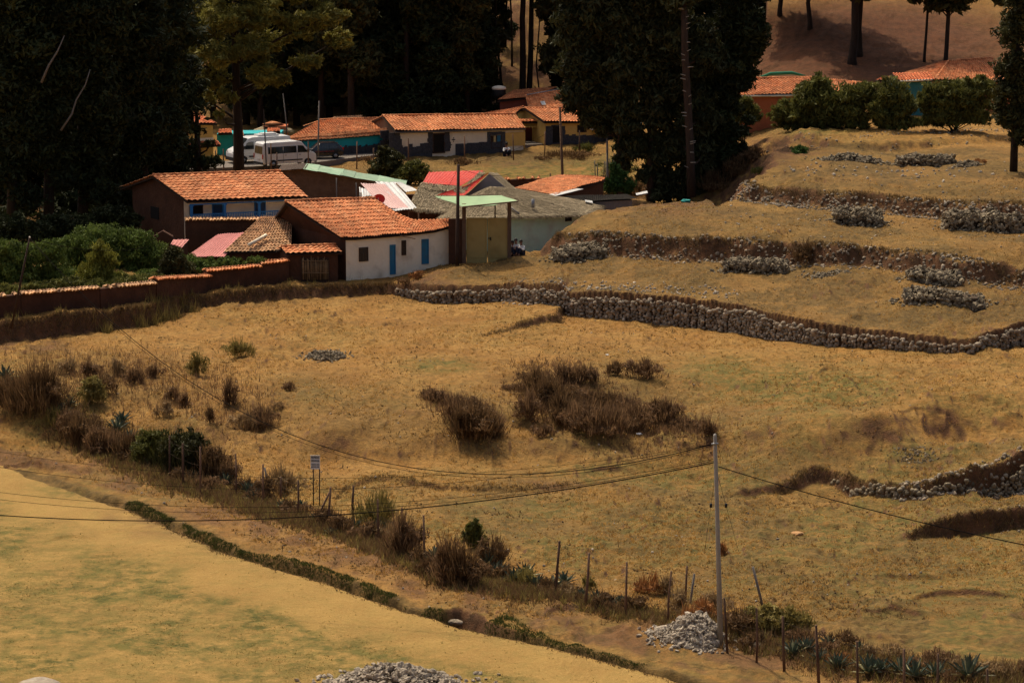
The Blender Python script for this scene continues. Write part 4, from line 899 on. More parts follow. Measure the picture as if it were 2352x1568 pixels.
# ochre house right of the portal
EL = PD(1250, 279, 261.5); ER = PD(1470, 279, 264); RL = PD(1205, 248, 266); RR = PD(1430, 247, 268.5)
ho, wo, _, _, sec = gable('ochre_house', 'ochre house with pinkish tile roof and black doorway behind the leaning tree', 'house', EL, ER, RL, RR, zr, M['yellow'], M['tile'], M['yellow'], ov=.3, side=.25, seed=101, colw=.3, roww=.42)
opening(wo, 1266, 287, 1289, 331, ho, 'door', M['stone_dark'], M['dark'], fr=.12); opening(wo, 1326, 287, 1347, 304, ho, 'window', M['wood_dark'], M['dark'], fr=.05)
m = MB()
for k in range(22):
    x = 1290+k*8; blk(m, wo, x, 312-rng.random()*4, x+8.2, 332, .05+rng.random()*.02)
for k in range(5): blk(m, wo, 1253, 290+k*8.6, 1266+rng.random()*3, 298.8+k*8.6, .06+rng.random()*.02); blk(m, wo, 1289, 290+k*8.6, 1296+rng.random()*3, 298.8+k*8.6, .06+rng.random()*.02)
m.build('stone_base', M['stone_dark'], ho)
# small tile roof gable between
r = MB(); tiled(r, [PD(1105, 263, 263.5), PD(1182, 262, 264)], [PD(1130, 257, 265), PD(1205, 243, 268)], .3, .45, 103); rx = r.build('small_roof', [M['tile'], M['wood_dark']], ho)
# upper house on the slope: two tile roofs, brick red wall, skylight
up = empty('upper_house', (*PZ(1210, 245, 6.5)[:2], 4), 'upper brick-red house with steep tile roof and one pale skylight', 'house')
r = MB(); tiled(r, [PD(1214, 249, 270), PD(1298, 247, 270.5)], [PD(1205, 219, 273.5), PD(1285, 207, 274.5)], .34, .4, 111); tiled(r, [PD(1142, 231, 272), PD(1207, 224, 272.5)], [PD(1180, 208, 277), PD(1283, 199, 279)], .3, .45, 112)
r.build('roof', [M['tile'], M['wood_dark']], up)
m = MB(); a, b = PD(1148, 233, 272), PD(1214, 226, 272.5); m.prism([a+[0, .5, -4], b+[0, .2, -4], b+[0, .2, -.1], a+[0, .5, -.1]], (0, 5, 0)); a, b = PD(1216, 249, 270), PD(1296, 247, 270.5); m.prism([a+[0, .5, -4], b+[0, .5, -4], b+[0, .5, -.1], a+[0, .5, -.1]], (0, 5, 0)); m.build('wall', mat('brick_red_plaster', [(.22, .06, .035), (.28, .08, .045)], 2), up, recalc=True)
m = MB(); slab(m, [PD(1245, 241, 270.5), PD(1254, 240, 270.6), PD(1251, 232, 271.5), PD(1241, 233, 271.4)], .04); m.build('skylight', M['zinc_white'], up)
m = MB(); m.tube([PD(1210, 218, 273), PD(1284, 205, 274)], .06, 5); m.build('gutter', M['steel'], up)
# black water tank
wt_ = PD(1146, 224, 275); tk = empty('water_tank', tuple(wt_), 'round black water tank with a pale lid above the roadside roofs', 'water tank')
m = MB(); V = []; n = 16
prof = [(0, .0), (.62, 0), (.66, .25), (.66, .75), (.6, .92), (.45, 1.02)]
m.tube([wt_+UP*z for _, z in prof[1:]], [r_ for r_, _ in prof[1:]], n); m.build('body', M['plastic_black'], tk)
m = MB(); m.tube([wt_+UP*z for z in (.78, .98, 1.08, 1.14)], [.70, .66, .45, .12], n); m.build('lid', M['white'], tk)
# left: ochre house half hidden, small teal wall pieces, kiosk
EL = PD(380, 281, 250); ER = PD(499, 283, 252); RL = PD(360, 262, 253.5); RR = PD(460, 262, 255.5)
hy_, wy, _, _, _ = gable('tall_ochre_house', 'tall ochre house with orange roof half hidden by the dark conifer', 'house', EL, ER, RL, RR, zr, M['yellow'], M['tile_red'], M['yellow'], ov=.3, side=.3, seed=121, colw=.32)
opening(wy, 415, 296, 432, 318, hy_, 'window', M['wood_dark'], M['dark'], fr=.06)
m = MB(); blk(m, wy, 405, 318, 490, 324, .08); m.build('ledge', M['white'], hy_)
r = MB(); a, b = wy.hit(400, 338), wy.hit(500, 330); tiled(r, [a+wy.n*.9, b+wy.n*.9], [wy.hit(400, 325), wy.hit(500, 322)], .3, .4, 123); r.build('porch_roof', [M['tile_red'], M['wood_dark']], hy_)
tl = empty('low_teal_house', (*PZ(560, 355, zr)[:2], zr), 'low teal house with small tile roofs behind the white vans', 'house')
Dt = Dg(560, 358)+2
wallpiece(tl, 'wall', 498, 308, 645, 306, zr-.5, Dt, Dt, M['teal'], th=3)
r = MB()
for x0, y0, x1, y1, k in ((500, 306, 533, 302, 0), (535, 312, 560, 306, 1), (556, 317, 616, 312, 2), (612, 303, 644, 301, 3)):
    a, b = PD(x0, y0, Dt-.5), PD(x1, y0-1, Dt-.5); tiled(r, [a, b], [PD(x0+3, y0-9, Dt+1.2), PD(x1-2, y1-7, Dt+1.2)], .3, .4, 130+k)
r.build('roof', [M['tile_red'], M['wood_dark']], tl)
wtl = Wall(PD(500, 330, Dt), PD(640, 330, Dt)); opening(wtl, 540, 316, 552, 332, tl, 'window', M['wood_dark'], M['dark'], fr=.06)
kd = Dg(628, 352)+5; ki = empty('thatched_kiosk', (PD(630, 300, kd)[0], kd, zr), 'round thatched kiosk with orange wall behind the vans', 'kiosk')
m = MB(); a, b = PD(655-50, 300, kd), PD(658, 300, kd); m.box([(a[0]+b[0])/2, kd+1, (zr+PD(630, 290, kd)[2])/2], b[0]-a[0], 2, PD(630, 290, kd)[2]-zr); m.build('wall', M['orange'], ki)
m = MB(); a, b = PD(608, 300, kd-.06), PD(632, 300, kd-.06); m.box([(a[0]+b[0])/2, kd-.03, PD(620, 303, kd)[2]], b[0]-a[0], .1, .9); m.build('opening', M['dark'], ki)
m = MB(); cc = PD(627, 292, kd+1); V = [cc+[0, 0, .45]]; n = 26
for k in range(n): an = 2*math.pi*k/n; V.append(cc+[1.75*math.cos(an), 1.6*math.sin(an), -.22])
for k in range(n): an = 2*math.pi*k/n; V.append(cc+[1.7*math.cos(an), 1.55*math.sin(an), -.42])
m.add(V, [(0, 1+k, 1+(k+1) % n) for k in range(n)]+[(1+k, 1+n+k, 1+n+(k+1) % n, 1+(k+1) % n) for k in range(n)]+[tuple(range(2*n, n, -1))])
r_ = np.random.default_rng(4); N_ = 900; an = r_.random(N_)*6.283; rd_ = 1.1+.65*r_.random(N_); B_ = cc+np.stack([rd_*np.cos(an), rd_*.92*np.sin(an), .4-.36*rd_], 1); tp_ = B_+np.stack([.3*np.cos(an), .28*np.sin(an), -.12-.2*r_.random(N_)], 1); sd_ = np.stack([-np.sin(an), np.cos(an), 0*an], 1)*.03
m.add(np.stack([B_-sd_, B_+sd_, tp_], 1).reshape(-1, 3), np.arange(3*N_).reshape(-1, 3), np.repeat(r_.random(N_), 3))
m.build('thatch', M['thatch'], ki)
m = MB(); m.tube([cc+[0, 0, .28], cc+[0, 0, .52]], [1.0, .2], 14); m.build('cap', M['tile'], ki)
# ---- right-hand houses beyond the big bushes
zg = 6.0
EL = PD(1652, 219, 236); ER = PD(1860, 216, 238); RL = PD(1700, 181, 241); RR = PD(1890, 178, 243)
hh_, wh, _, _, _ = gable('orange_house', 'orange-walled house with wide tile roof between the tall tree and the big bush', 'house', EL, ER, RL, RR, zg, M['orange'], M['tile'], M['orange'], ov=.35, side=.3, seed=141, colw=.3, roww=.42)
m = MB(); m.tube([EL-UP*.12, ER-UP*.12], .08, 4); m.build('fascia', M['white'], hh_)
m = MB(); c_ = PD(1790, 173, 243); m.tube([c_+[-1.6, 1.5, -.35], c_+[-.6, 1.5, .0], c_+[1.2, 1.5, .08], c_+[2.4, 1.5, -.2]], [.10, .16, .15, .08], 6); m.build('green_tarpaulin', mat('deep_green_tarp', [(.02, .16, .09), (.03, .22, .12)], 2), hh_)
r = MB(); tiled(r, [PD(1860, 213, 238.5), PD(2010, 205, 241)], [PD(1890, 179, 243), PD(1985, 188, 244)], .3, .42, 143); r.build('end_roof', [M['tile'], M['wood_dark']], hh_)
hj = empty('small_teal_house', (*PZ(2100, 225, 9)[:2], 8), 'small house with dark tile roof and teal wall between two bushes', 'house')
r = MB(); tiled(r, [PD(2062, 185, 243), PD(2147, 182, 244)], [PD(2050, 168, 245.5), PD(2135, 165, 246.5)], .3, .42, 145); tiled(r, [PD(2010, 184, 243), PD(2048, 182, 243.4)], [PD(2030, 175, 244.5), PD(2046, 175, 244.5)], .3, .42, 146); r.build('roof', [M['tile_red'], M['wood_dark']], hj)
m = MB(); a, b = PD(2066, 187, 243), PD(2142, 183, 244); m.prism([a+[0, .4, -3.5], b+[0, .4, -3.5], b+[0, .4, 0], a+[0, .4, 0]], (-.6, 3, 0)); m.build('wall', mat('washed_teal', [(.03, .16, .17), (.07, .24, .24)], 1.2), hj, recalc=True)
m = MB(); m.tube([a-UP*.02, b-UP*.02], .08, 4); m.build('fascia', M['white'], hj)
e0, e1, q0, q1 = PD(2120, 183, 247), PD(2330, 186, 247), PD(2178, 141, 253), PD(2280, 134, 255)
hk = empty('hipped_roof_house', (*PZ(2210, 200, 9)[:2], 8), 'house with a large hipped orange tile roof beside the right-hand tree', 'house')
r = MB(); tiled(r, [e0+[1.1, 0, 0], e1], [q0, q1], .3, .42, 151); tiled(r, [e0+[-1.5, 5, 0], e0+[1.0, 0, 0]], [q0+[-.2, .1, 0], q0+[.0, 0, 0]], .3, .42, 152); ridge_caps(r, [q0, q1], .12, 8); ridge_caps(r, [e0+[1.05, 0, 0], q0], .11, 9); r.build('roof', [M['tile'], M['wood_dark']], hk)
m = MB(); m.prism([e0+[1.2, .4, -3.5], e1+[-.3, .4, -3], e1+[-.3, .4, -.15], e0+[1.2, .4, -.15]], (0, 6, 0)); m.build('wall', M['orange'], hk)
# ---- road and kerb
m = MB(); ra = [PZ(420, 395, zr), PZ(640, 386, zr), PZ(730, 378, zr), PZ(890, 358, zr), PZ(1100, 344, zr), PZ(1250, 336, zr), PZ(1500, 325, zr)]
P_ = [];
for i, p in enumerate(ra): P_ += [[p[0], p[1]+1.6, zr+.05], [p[0]+.3, p[1]+7, zr+.05], [p[0], p[1]+1.6, zr-.6]]
F_ = []
for i in range(len(ra)-1): F_ += [(3*i, 3*i+3, 3*i+4, 3*i+1), (3*i+2, 3*i+5, 3*i+3, 3*i)]
m.add(P_, F_); rd = m.build('road', mat('dusty_asphalt', [(.13, .11, .09), (.19, .16, .13)], 1.5, .9, .3, 6), loc=(0, 0, 0)); rd['kind'] = 'structure'
# ================================================================ STONES
def ico():
    b = bmesh.new(); bmesh.ops.create_icosphere(b, subdivisions=2, radius=1); v = np.array([x.co[:] for x in b.verts]); f = np.array([[q.index for q in x.verts] for x in b.faces]); b.free(); return v, f
IV, IF = ico()
def rot_rand(r, n):
    q = r.normal(size=(n, 4)); q /= np.linalg.norm(q, axis=1)[:, None]; a, b, c, d = q.T
    return np.stack([np.stack([1-2*(c*c+d*d), 2*(b*c-a*d), 2*(b*d+a*c)], -1), np.stack([2*(b*c+a*d), 1-2*(b*b+d*d), 2*(c*d-a*b)], -1), np.stack([2*(b*d-a*c), 2*(c*d+a*b), 1-2*(b*b+c*c)], -1)], 1)
def stones(mb, P, size, r, flat=.75, ang=.22, axes=None, tint=None, smooth=True):
    """irregular stones centred on P with radii size*(…)"""
    P = np.asarray(P, float); n = len(P)
    if n == 0: return
    V = np.repeat(IV[None], n, 0)
    for k in range(3):
        d = r.normal(size=(n, 1, 3)); d /= np.linalg.norm(d, axis=2, keepdims=True)
        h = (V*d).sum(2); cut = r.uniform(.5, .85, (n, 1)); V = V-d*np.maximum(h-cut, 0)[..., None]*.85
    V = V*(1+r.normal(0, ang*.3, (n, V.shape[1], 1)))
    s = np.stack([r.uniform(.8, 1.25, n), r.uniform(.75, 1.1, n), r.uniform(.8, 1.1, n)*flat], 1)
    if axes is None: V = np.einsum('nij,nvj->nvi', rot_rand(r, n), V*s[:, None, :]*1.0)
    else:
        V = V*s[:, None, :]; a = r.normal(0, .25, n); ca, sa = np.cos(a)[:, None], np.sin(a)[:, None]
        x, z = V[..., 0]*ca-V[..., 2]*sa, V[..., 0]*sa+V[..., 2]*ca; V = np.stack([x, V[..., 1], z], -1); V = np.einsum('nvj,nji->nvi', V, axes)
    V = V*np.asarray(size).reshape(-1, 1, 1)+P[:, None, :]
    F = (IF[None]+(np.arange(n)*len(IV))[:, None, None]).reshape(-1, 3)
    t = np.clip(r.normal(.5, .25, n), 0, 1) if tint is None else tint
    mb.add(V.reshape(-1, 3), F, np.repeat(t, len(IV)), 0, smooth)
M['stone'] = mat('field_stone', [(.15, .12, .08), (.26, .21, .145), (.38, .32, .235)], 3, .9, .6, 14, tint=.55, dirt=((.22, .12, .06), 2.2, .6))
M['stone_pale'] = mat('pale_rubble', [(.24, .19, .14), (.36, .30, .22), (.44, .38, .29)], 3, .9, .6, 14, tint=.4)
M['earth_core'] = mat('packed_earth', [(.05, .035, .022), (.09, .06, .035)], 2, 1, .6, 6)
M['stone_dk'] = mat('lichened_rubble', [(.12, .09, .055), (.22, .175, .11), (.34, .28, .18)], 4, .9, .6, 14, tint=.5)
def hv(x, y): return land(np.asarray(x, float), np.asarray(y, float))
def stone_wall(L, a0, a1, label, seed, step=.21, s0=.07, s1=.155, hk=1.0, dh=-.50, ragged=.16, xmid=12, caps=2, m_='stone'):
    r = np.random.default_rng(seed); m = MB(); P = []; S = []; A = []
    for i in range(int((a1-a0)/step)):
        a = a0+i*step+r.normal(0, .03); p, n, s = L.at(a); H = float(np.interp(p[0], L.p[:, 0], L.v[0]))
        H = (H+dh)*hk*(1+ragged*2*(vn(np.array([a*.45]), np.array([0.]), 3)[0]-.5))+.05
        if H < .08: continue
        zb = GZ(*(p-n*.4)); z = zb-.05; ax = np.array([[L.d[int(s)][0], L.d[int(s)][1], 0]/np.sqrt(L.l2[int(s)]), [n[0], n[1], 0], [0, 0, 1]])
        while z < zb+H:
            sz = r.uniform(s0, s1)*(1.15 if z > zb+H-.3 else 1)
            q = p+n*(.10+.10*(z-zb)+r.normal(0, .035))+ax[0][:2]*r.normal(0, .05)
            P.append([q[0], q[1], z+sz*.8]); S.append(sz); A.append(ax); z += sz*1.35
        for k in range(caps):
            if r.random() < .7: q = p+n*(.35+.3*k+r.normal(0, .05)); P.append([q[0], q[1], zb+H+r.normal(.0, .04)]); S.append(r.uniform(s0, s1*.85)); A.append(ax)
    stones(m, P, S, r, 1.0, .22, np.array(A))
    c, _, _ = L.at(min(L.cum[xmid], L.cum[-1]-1)); loc = (c[0], c[1], GZ(*c))
    o = m.build('stone_wall', M[m_], loc=loc); tag(o, label, 'stone wall')
stone_wall(S1, S1.cum[9]+.1, S1.cum[-1]-1, 'long dry-stone retaining wall of rounded grey cobbles across the slope', 77)
stone_wall(F5, F5.cum[4]+.5, F5.cum[-1]-1, 'ruined low stone wall in the sunken bank at the right', 78, .2, .05, .14, .5, .05, .9, 7, 1, 'stone_dk')
def heap(name, label, c, a, b, h, yaw, n, size, m_, seed, tilt=0, shape='block', group=None, cat='stone pile'):
    """dry-stone heap: a x b metres, h high; 'block' has upright sides, 'mound' slopes"""
    r = np.random.default_rng(seed); ca, sa = math.cos(yaw), math.sin(yaw); P = []
    u = r.uniform(-1, 1, n); v = r.uniform(-1, 1, n)
    if shape == 'block':
        e = np.maximum(np.abs(u), np.abs(v)); top = h*(1-.15*r.random(n))*(1+tilt*u)*(1-.35*ss(.55, 1, e))*(.8+.4*vn(u*2.2+seed*9, v*2.2, seed))
        k = r.random(n); side = k < .55; w = r.random(n)
        pick = r.random(n) < a/(a+b)
        uu = np.where(side & ~pick, np.sign(u)*1.0, u); vv = np.where(side & pick, np.sign(v), v); zz = np.where(side, top*w, top)
    else:
        rad = np.sqrt(u*u+v*v); kk = rad > 1; u = np.where(kk, u/rad*.95*r.random(n)**.5, u); v = np.where(kk, v/rad*.95, v); rad = np.sqrt(u*u+v*v)
        uu, vv = u, v; zz = h*np.clip(1-rad**1.4, 0, 1)*(1-.1*r.random(n))*(1+tilt*u)
    X = c[0]+ca*uu*a/2-sa*vv*b/2; Y = c[1]+sa*uu*a/2+ca*vv*b/2; g = np.minimum(hv(X, Y), GZ(c[0], c[1])+.15)
    Z = g+zz; sz = size*r.uniform(.45, 1.0, n)*np.where(r.random(n) < .22, 1.75, 1.0)
    m = MB(); stones(m, np.stack([X, Y, Z], 1), sz, r, .5, .55, smooth=False)
    k = n//9; an = r.random(k)*6.28; q_ = 1+np.abs(r.normal(0, .22, k)); XX = c[0]+np.cos(an)*q_*a*.54; YY = c[1]+np.sin(an)*q_*b*.54; stones(m, np.stack([XX, YY, hv(XX, YY)+.02], 1), size*r.uniform(.5, 1.1, k), r, .62, .4, smooth=False)
    # core
    g0 = GZ(c[0], c[1]); q = []
    kk = 12
    for j, (s_, zz_) in enumerate(((.92, -.3), (.88 if shape == 'block' else .78, .42 if shape == 'block' else .08), (.42 if shape == 'mound' else .62, .66 if shape == 'block' else .48))):
        for i in range(kk):
            an = 2*math.pi*i/kk; cu, cv = math.cos(an), math.sin(an)
            if shape == 'block': mx = max(abs(cu), abs(cv)); cu /= mx; cv /= mx
            q.append([c[0]+ca*cu*s_*a/2-sa*cv*s_*b/2, c[1]+sa*cu*s_*a/2+ca*cv*s_*b/2, g0+(h*zz_*(1+tilt*cu*.9) if zz_ > 0 else zz_)])
    if h > .3: m.add(q, [(j*kk+i, j*kk+(i+1) % kk, (j+1)*kk+(i+1) % kk, (j+1)*kk+i) for j in range(2) for i in range(kk)]+[tuple(2*kk+i for i in range(kk))], .3, 1)
    o = m.build(name, [m_, M['earth_core']], loc=(c[0], c[1], g0)); return tag(o, label, cat, group)
def heap_px(name, label, x0, x1, ytop, ybot, seed, yaw=0, depth=1.8, n=420, size=.13, m_=None, shape='block', tilt=0, hf=1.0, cat='stone pile'):
    c = G((x0+x1)/2, ybot-3); w_ = mpp(c[1]); c = c+np.array([0, depth/2, 0]); H = max(.22, ((ybot-ytop)*w_*.92-depth*.15))*hf
    return heap(name, label, c, (x1-x0)*w_*(1 if yaw == 0 else .92), depth, H, yaw, n, size, m_ or M['stone_dk'], seed, tilt, shape, 'stone piles on the terraces' if cat == 'stone pile' and m_ is None else None, cat)
heap_px('stone_pile', 'ramped block of stacked stones near the ochre gate on the first terrace', 1268, 1394, 561, 602, 1, .1, 1.8, 800, tilt=.08, hf=.9)
heap_px('stone_pile', 'long low stone pile directly below the middle earth bank', 1660, 1816, 593, 630, 2, -.08, 1.6, 620)
heap_px('stone_pile', 'rounded dark stone pile just behind the longer pile on the right', 2092, 2208, 617, 655, 3, 0, 1.5, 560, hf=.72)
heap_px('stone_pile', 'long stone pile in front of the rounded one on the right terrace', 2074, 2268, 660, 704, 4, -.12, 1.7, 800, tilt=-.1, hf=.68)
heap_px('stone_pile', 'short square stone pile standing alone under the upper earth bank', 1921, 2027, 478, 522, 5, 0, 1.8, 560)
heap_px('stone_pile', 'tall stone pile at the right below the upper bank, left one of the pair', 2172, 2258, 478, 533, 6, .1, 2.0, 560)
heap_px('stone_pile', 'tall stone pile cut by the right edge of the view, right one of the pair', 2262, 2362, 483, 538, 7, .0, 2.2, 700)
heap_px('stone_pile', 'scattered low pile on top of the upper bank, left of its dense neighbour', 1886, 2040, 350, 377, 8, 0, 1.6, 420, .12, shape='mound')
heap_px('stone_pile', 'dense dark stone pile on top of the upper bank', 2066, 2192, 354, 386, 9, 0, 1.8, 560)
heap_px('stone_pile', 'little trailing stone pile at the right end of the dense dark one', 2190, 2258, 366, 386, 10, 0, 1.0, 140, shape='mound')
heap_px('stone_pile', 'flat scatter of grey stones between the long low pile and the rounded pile', 1850, 1965, 622, 640, 11, 0, 1.2, 200, .09, shape='mound', hf=.35)
heap_px('stone_pile', 'small grey stone heap alone in the middle pasture', 695, 795, 797, 830, 12, 0, 2.4, 420, .085, shape='mound')
heap_px('stone_pile', 'flat grey gravel patch above the sunken bank on the right', 2055, 2160, 1052, 1072, 13, 0, 2.2, 260, .05, shape='mound', hf=.2)
heap_px('rubble_heap', 'pale rubble heap against the concrete pole', 1508, 1672, 1398, 1494, 14, 0, 2.8, 1100, .115, M['stone_pale'], 'mound', .35, 1.0)
heap_px('rubble_heap', 'broad rubble heap cut off by the bottom edge of the view', 712, 1085, 1530, 1640, 15, 0, 4.2, 1900, .115, M['stone_pale'], 'mound', 0, 1.2)
# boulders
def boulder(label, vx, vy, s, m_, seed, flat=.7, name='boulder', sink=.2):
    c = G(vx, vy); m = MB(); r = np.random.default_rng(seed)
    b = bmesh.new(); bmesh.ops.create_icosphere(b, subdivisions=4, radius=1); v = np.array([x.co[:] for x in b.verts]); f = np.array([[q.index for q in x.verts] for x in b.faces]); b.free()
    for k in range(7):
        d = nrm(r.normal(size=3)); h = v@d; v = v-d*np.maximum(h-r.uniform(.6, .85), 0)[:, None]*.8
    v = v*(1+(fbm(v[:, 0]*2+5, v[:, 1]*2+v[:, 2]*1.7+5, seed, 4)-.5)*.25)[:, None]*[1.2, .9, flat]*s
    m.add(v+c+UP*s*(flat-sink), f, .5, 0, True); o = m.build(name, m_, loc=tuple(c)); tag(o, label, 'rock')
boulder('big pale boulder at the bottom left corner', 92, 1592, .72, M['stone_pale'], 1, .5)
boulder('large pale rock at the left foot of the rubble heap', 1530, 1456, .42, M['stone_pale'], 2, .55)
boulder('rusty flat rock in front of the rubble heap', 1606, 1484, .32, mat('rusty_rock', [(.25, .12, .07), (.33, .18, .11)], 4, .9, .5), 3, .4)
boulder('lone orange-topped slab lying in the green part of the pasture', 1829, 1226, .28, mat('orange_rock', [(.38, .2, .08), (.45, .26, .11)], 4, .9, .5), 4, .35)
boulder('rounded grey rock in the ditch bank left of the wide hole', 1045, 1436, .3, M['stone'], 5, .5)
boulder('small rusty rock right of the concrete pole', 1735, 1486, .25, M['stone'], 6, .5)
# stones bedded in the earth banks, clods and pebbles (uncountable)
def bank_stones():
    r = np.random.default_rng(5); m = MB()
    for L, a0, a1, H, n, sz in ((S2, 13, 95, 1.5, 1100, .085), (S3, 14, 90, 1.8, 1300, .09), (F5, 12, 40, 1.0, 300, .10), (F6, 6, 30, .7, 40, .06), (S4, 8, 60, .7, 120, .08)):
        P = []
        for k in range(n):
            p, nn, _ = L.at(r.uniform(a0, min(a1, L.cum[-1]-2))); q = p+nn*r.uniform(-.35, 1.3); P.append(q)
        P = np.array(P); z = hv(P[:, 0], P[:, 1]); stones(m, np.column_stack([P, z+.01]), sz*r.uniform(.4, 1.5, len(P))**1.3, r, .8, .3)
    o = m.build('bank_stones', M['stone'], loc=(0, 0, 0)); o['kind'] = 'stuff'
    # clods
    m = MB(); n = 1500; D = 1/r.uniform(1/205, 1/112, n); X = r.uniform(-1.05, 1.05, n)*D*.179; z = hv(X, D)
    ok = (DITCH.q(X, D)[0] > 2); cl = fbm(X/5, D/5, 9, 3) > .47; ok &= cl | (r.random(n) < .2)
    X, D, z = X[ok], D[ok], z[ok]; stones(m, np.column_stack([X, D, z+.01]), r.uniform(.02, .065, len(X)), r, .6, .3)
    o = m.build('earth_clods', mat('dark_clods', [(.05, .03, .018), (.11, .065, .035)], 3, 1), loc=(0, 0, 0)); o['kind'] = 'stuff'
    m = MB(); n = 420; D = 1/r.uniform(1/250, 1/112, n); X = r.uniform(-1.05, 1.05, n)*D*.179; ok = (DITCH.q(X, D)[0] > 1); X, D = X[ok], D[ok]; z = hv(X, D)
    stones(m, np.column_stack([X, D, z+.02]), r.uniform(.02, .075, len(X)), r, .7, .3)
    n = 260; t = r.random(n); A = PZ(1150, 655, 3.0); Bq = PZ(1700, 690, 3.1); X = A[0]+(Bq[0]-A[0])*t; Y = A[1]+(Bq[1]-A[1])*t+r.uniform(-.5, 2.5, n); stones(m, np.column_stack([X, Y, hv(X, Y)+.02]), r.uniform(.03, .12, n), r, .7, .3)
    n = 120; t = r.random(n); A = PZ(1960, 312, 8); Bq = PZ(2320, 282, 8.1); X = A[0]+(Bq[0]-A[0])*t; Y = A[1]+(Bq[1]-A[1])*t+r.normal(0, .8, n); stones(m, np.column_stack([X, Y, hv(X, Y)+.03]), r.uniform(.03, .09, n), r, .7, .3)
    n = 110; X = r.uniform(PZ(1640, 500, 5.5)[0], PZ(2352, 500, 5.5)[0], n); Y = r.uniform(183, 200, n); stones(m, np.column_stack([X, Y, hv(X, Y)+.02]), r.uniform(.03, .11, n), r, .7, .3)
    n = 110; c_ = PZ(1960, 395, 7.2); X = c_[0]+r.normal(0, 6, n); Y = c_[1]+r.normal(0, 3, n); stones(m, np.column_stack([X, Y, hv(X, Y)+.02]), r.uniform(.04, .16, n), r, .7, .3)
    o = m.build('pebbles', M['stone_pale'], loc=(0, 0, 0)); o['kind'] = 'stuff'
bank_stones()
# ================================================================ PLANTS
def lmat(name, c0, c1, tint=.5, tr=.25, rough=.7):
    return mat(name, [c0, c1], .6, rough, tint=tint, transl=tr, spec=.15)
M['leaf_dark'] = lmat('dark_needles', (.020, .027, .009), (.042, .048, .015), .6, .12)
M['leaf_euc'] = lmat('eucalyptus_leaves', (.034, .038, .013), (.066, .066, .024), .6, .15)
M['leaf_olive'] = lmat('pine_needles', (.15, .14, .028), (.24, .21, .046), .5, .25)
M['leaf_mid'] = lmat('forest_leaves', (.036, .038, .012), (.078, .072, .022), .6, .15)
M['leaf_bush'] = lmat('broom_leaves', (.075, .11, .022), (.13, .165, .035), .45, .25)
M['leaf_bush2'] = lmat('olive_shrub_leaves', (.09, .095, .022), (.15, .145, .035), .5, .25)
M['leaf_yel'] = lmat('golden_conifer_leaves', (.17, .17, .028), (.25, .235, .042), .45, .3)
M['leaf_vivid'] = lmat('vivid_shrub_leaves', (.04, .09, .02), (.075, .13, .03), .45, .3)
M['twig_brown'] = lmat('rust_brown_twigs', (.15, .084, .040), (.26, .155, .075), .6, .35)
M['twig_dark'] = lmat('dark_brown_twigs', (.12, .068, .030), (.21, .125, .055), .6, .3)
M['twig_tan'] = lmat('tan_twigs', (.26, .17, .075), (.40, .27, .13), .5, .2)
M['twig_olive'] = lmat('olive_twigs', (.20, .16, .045), (.31, .24, .07), .5, .25)
M['twig_rust'] = lmat('rusty_twigs', (.30, .13, .042), (.42, .2, .07), .5, .2)
M['agave'] = mat('agave_leaf', [(.07, .10, .065), (.125, .155, .105)], 2, .5, tint=.4, tcol=(.42, .38, .20), spec=.3)
M['grass'] = lmat('dry_grass_blades', (.37, .205, .055), (.54, .32, .09), .55, .3)
M['grass_olive'] = lmat('olive_grass_blades', (.22, .17, .045), (.36, .26, .08), .6, .3)
M['grass_dk'] = lmat('brown_grass_blades', (.14, .092, .040), (.24, .155, .062), .5, .2)
M['grass_green'] = lmat('green_grass_blades', (.042, .055, .012), (.085, .090, .022), .5, .3)
M['bark'] = mat('bark', [(.045, .028, .018), (.085, .052, .033)], 3, .95, .7, 8, stretch=(3, 3, .5), tint=.2)
M['bark_dark'] = mat('dark_bark', [(.022, .015, .010), (.05, .033, .022)], 3, .95, .7, 8, stretch=(3, 3, .5), tint=.2)
M['bark_pale'] = mat('pale_bark', [(.30, .25, .18), (.42, .36, .27)], 3, .9, .4, 8, stretch=(3, 3, .5))
def dirs(r, n):
    d = r.normal(size=(n, 3)); return d/np.linalg.norm(d, axis=1)[:, None]
def leaves(mb, P, size, r, aspect=2.2, droop=0., tint=None):
    n = len(P); a = dirs(r, n); a[:, 2] -= droop; a /= np.linalg.norm(a, axis=1)[:, None]; b = np.cross(a, dirs(r, n)); b /= np.linalg.norm(b, axis=1)[:, None]+1e-9
    s = np.asarray(size)*r.uniform(.6, 1.4, n); l = a*(s*aspect/2)[:, None]; w_ = b*(s/2)[:, None]
    V = np.stack([P-l, P+w_*.9+l*.1, P+l, P-w_*.9+l*.1], 1).reshape(-1, 3); F = np.arange(4*n).reshape(n, 4)
    mb.add(V, F, np.repeat(r.random(n) if tint is None else tint, 4))
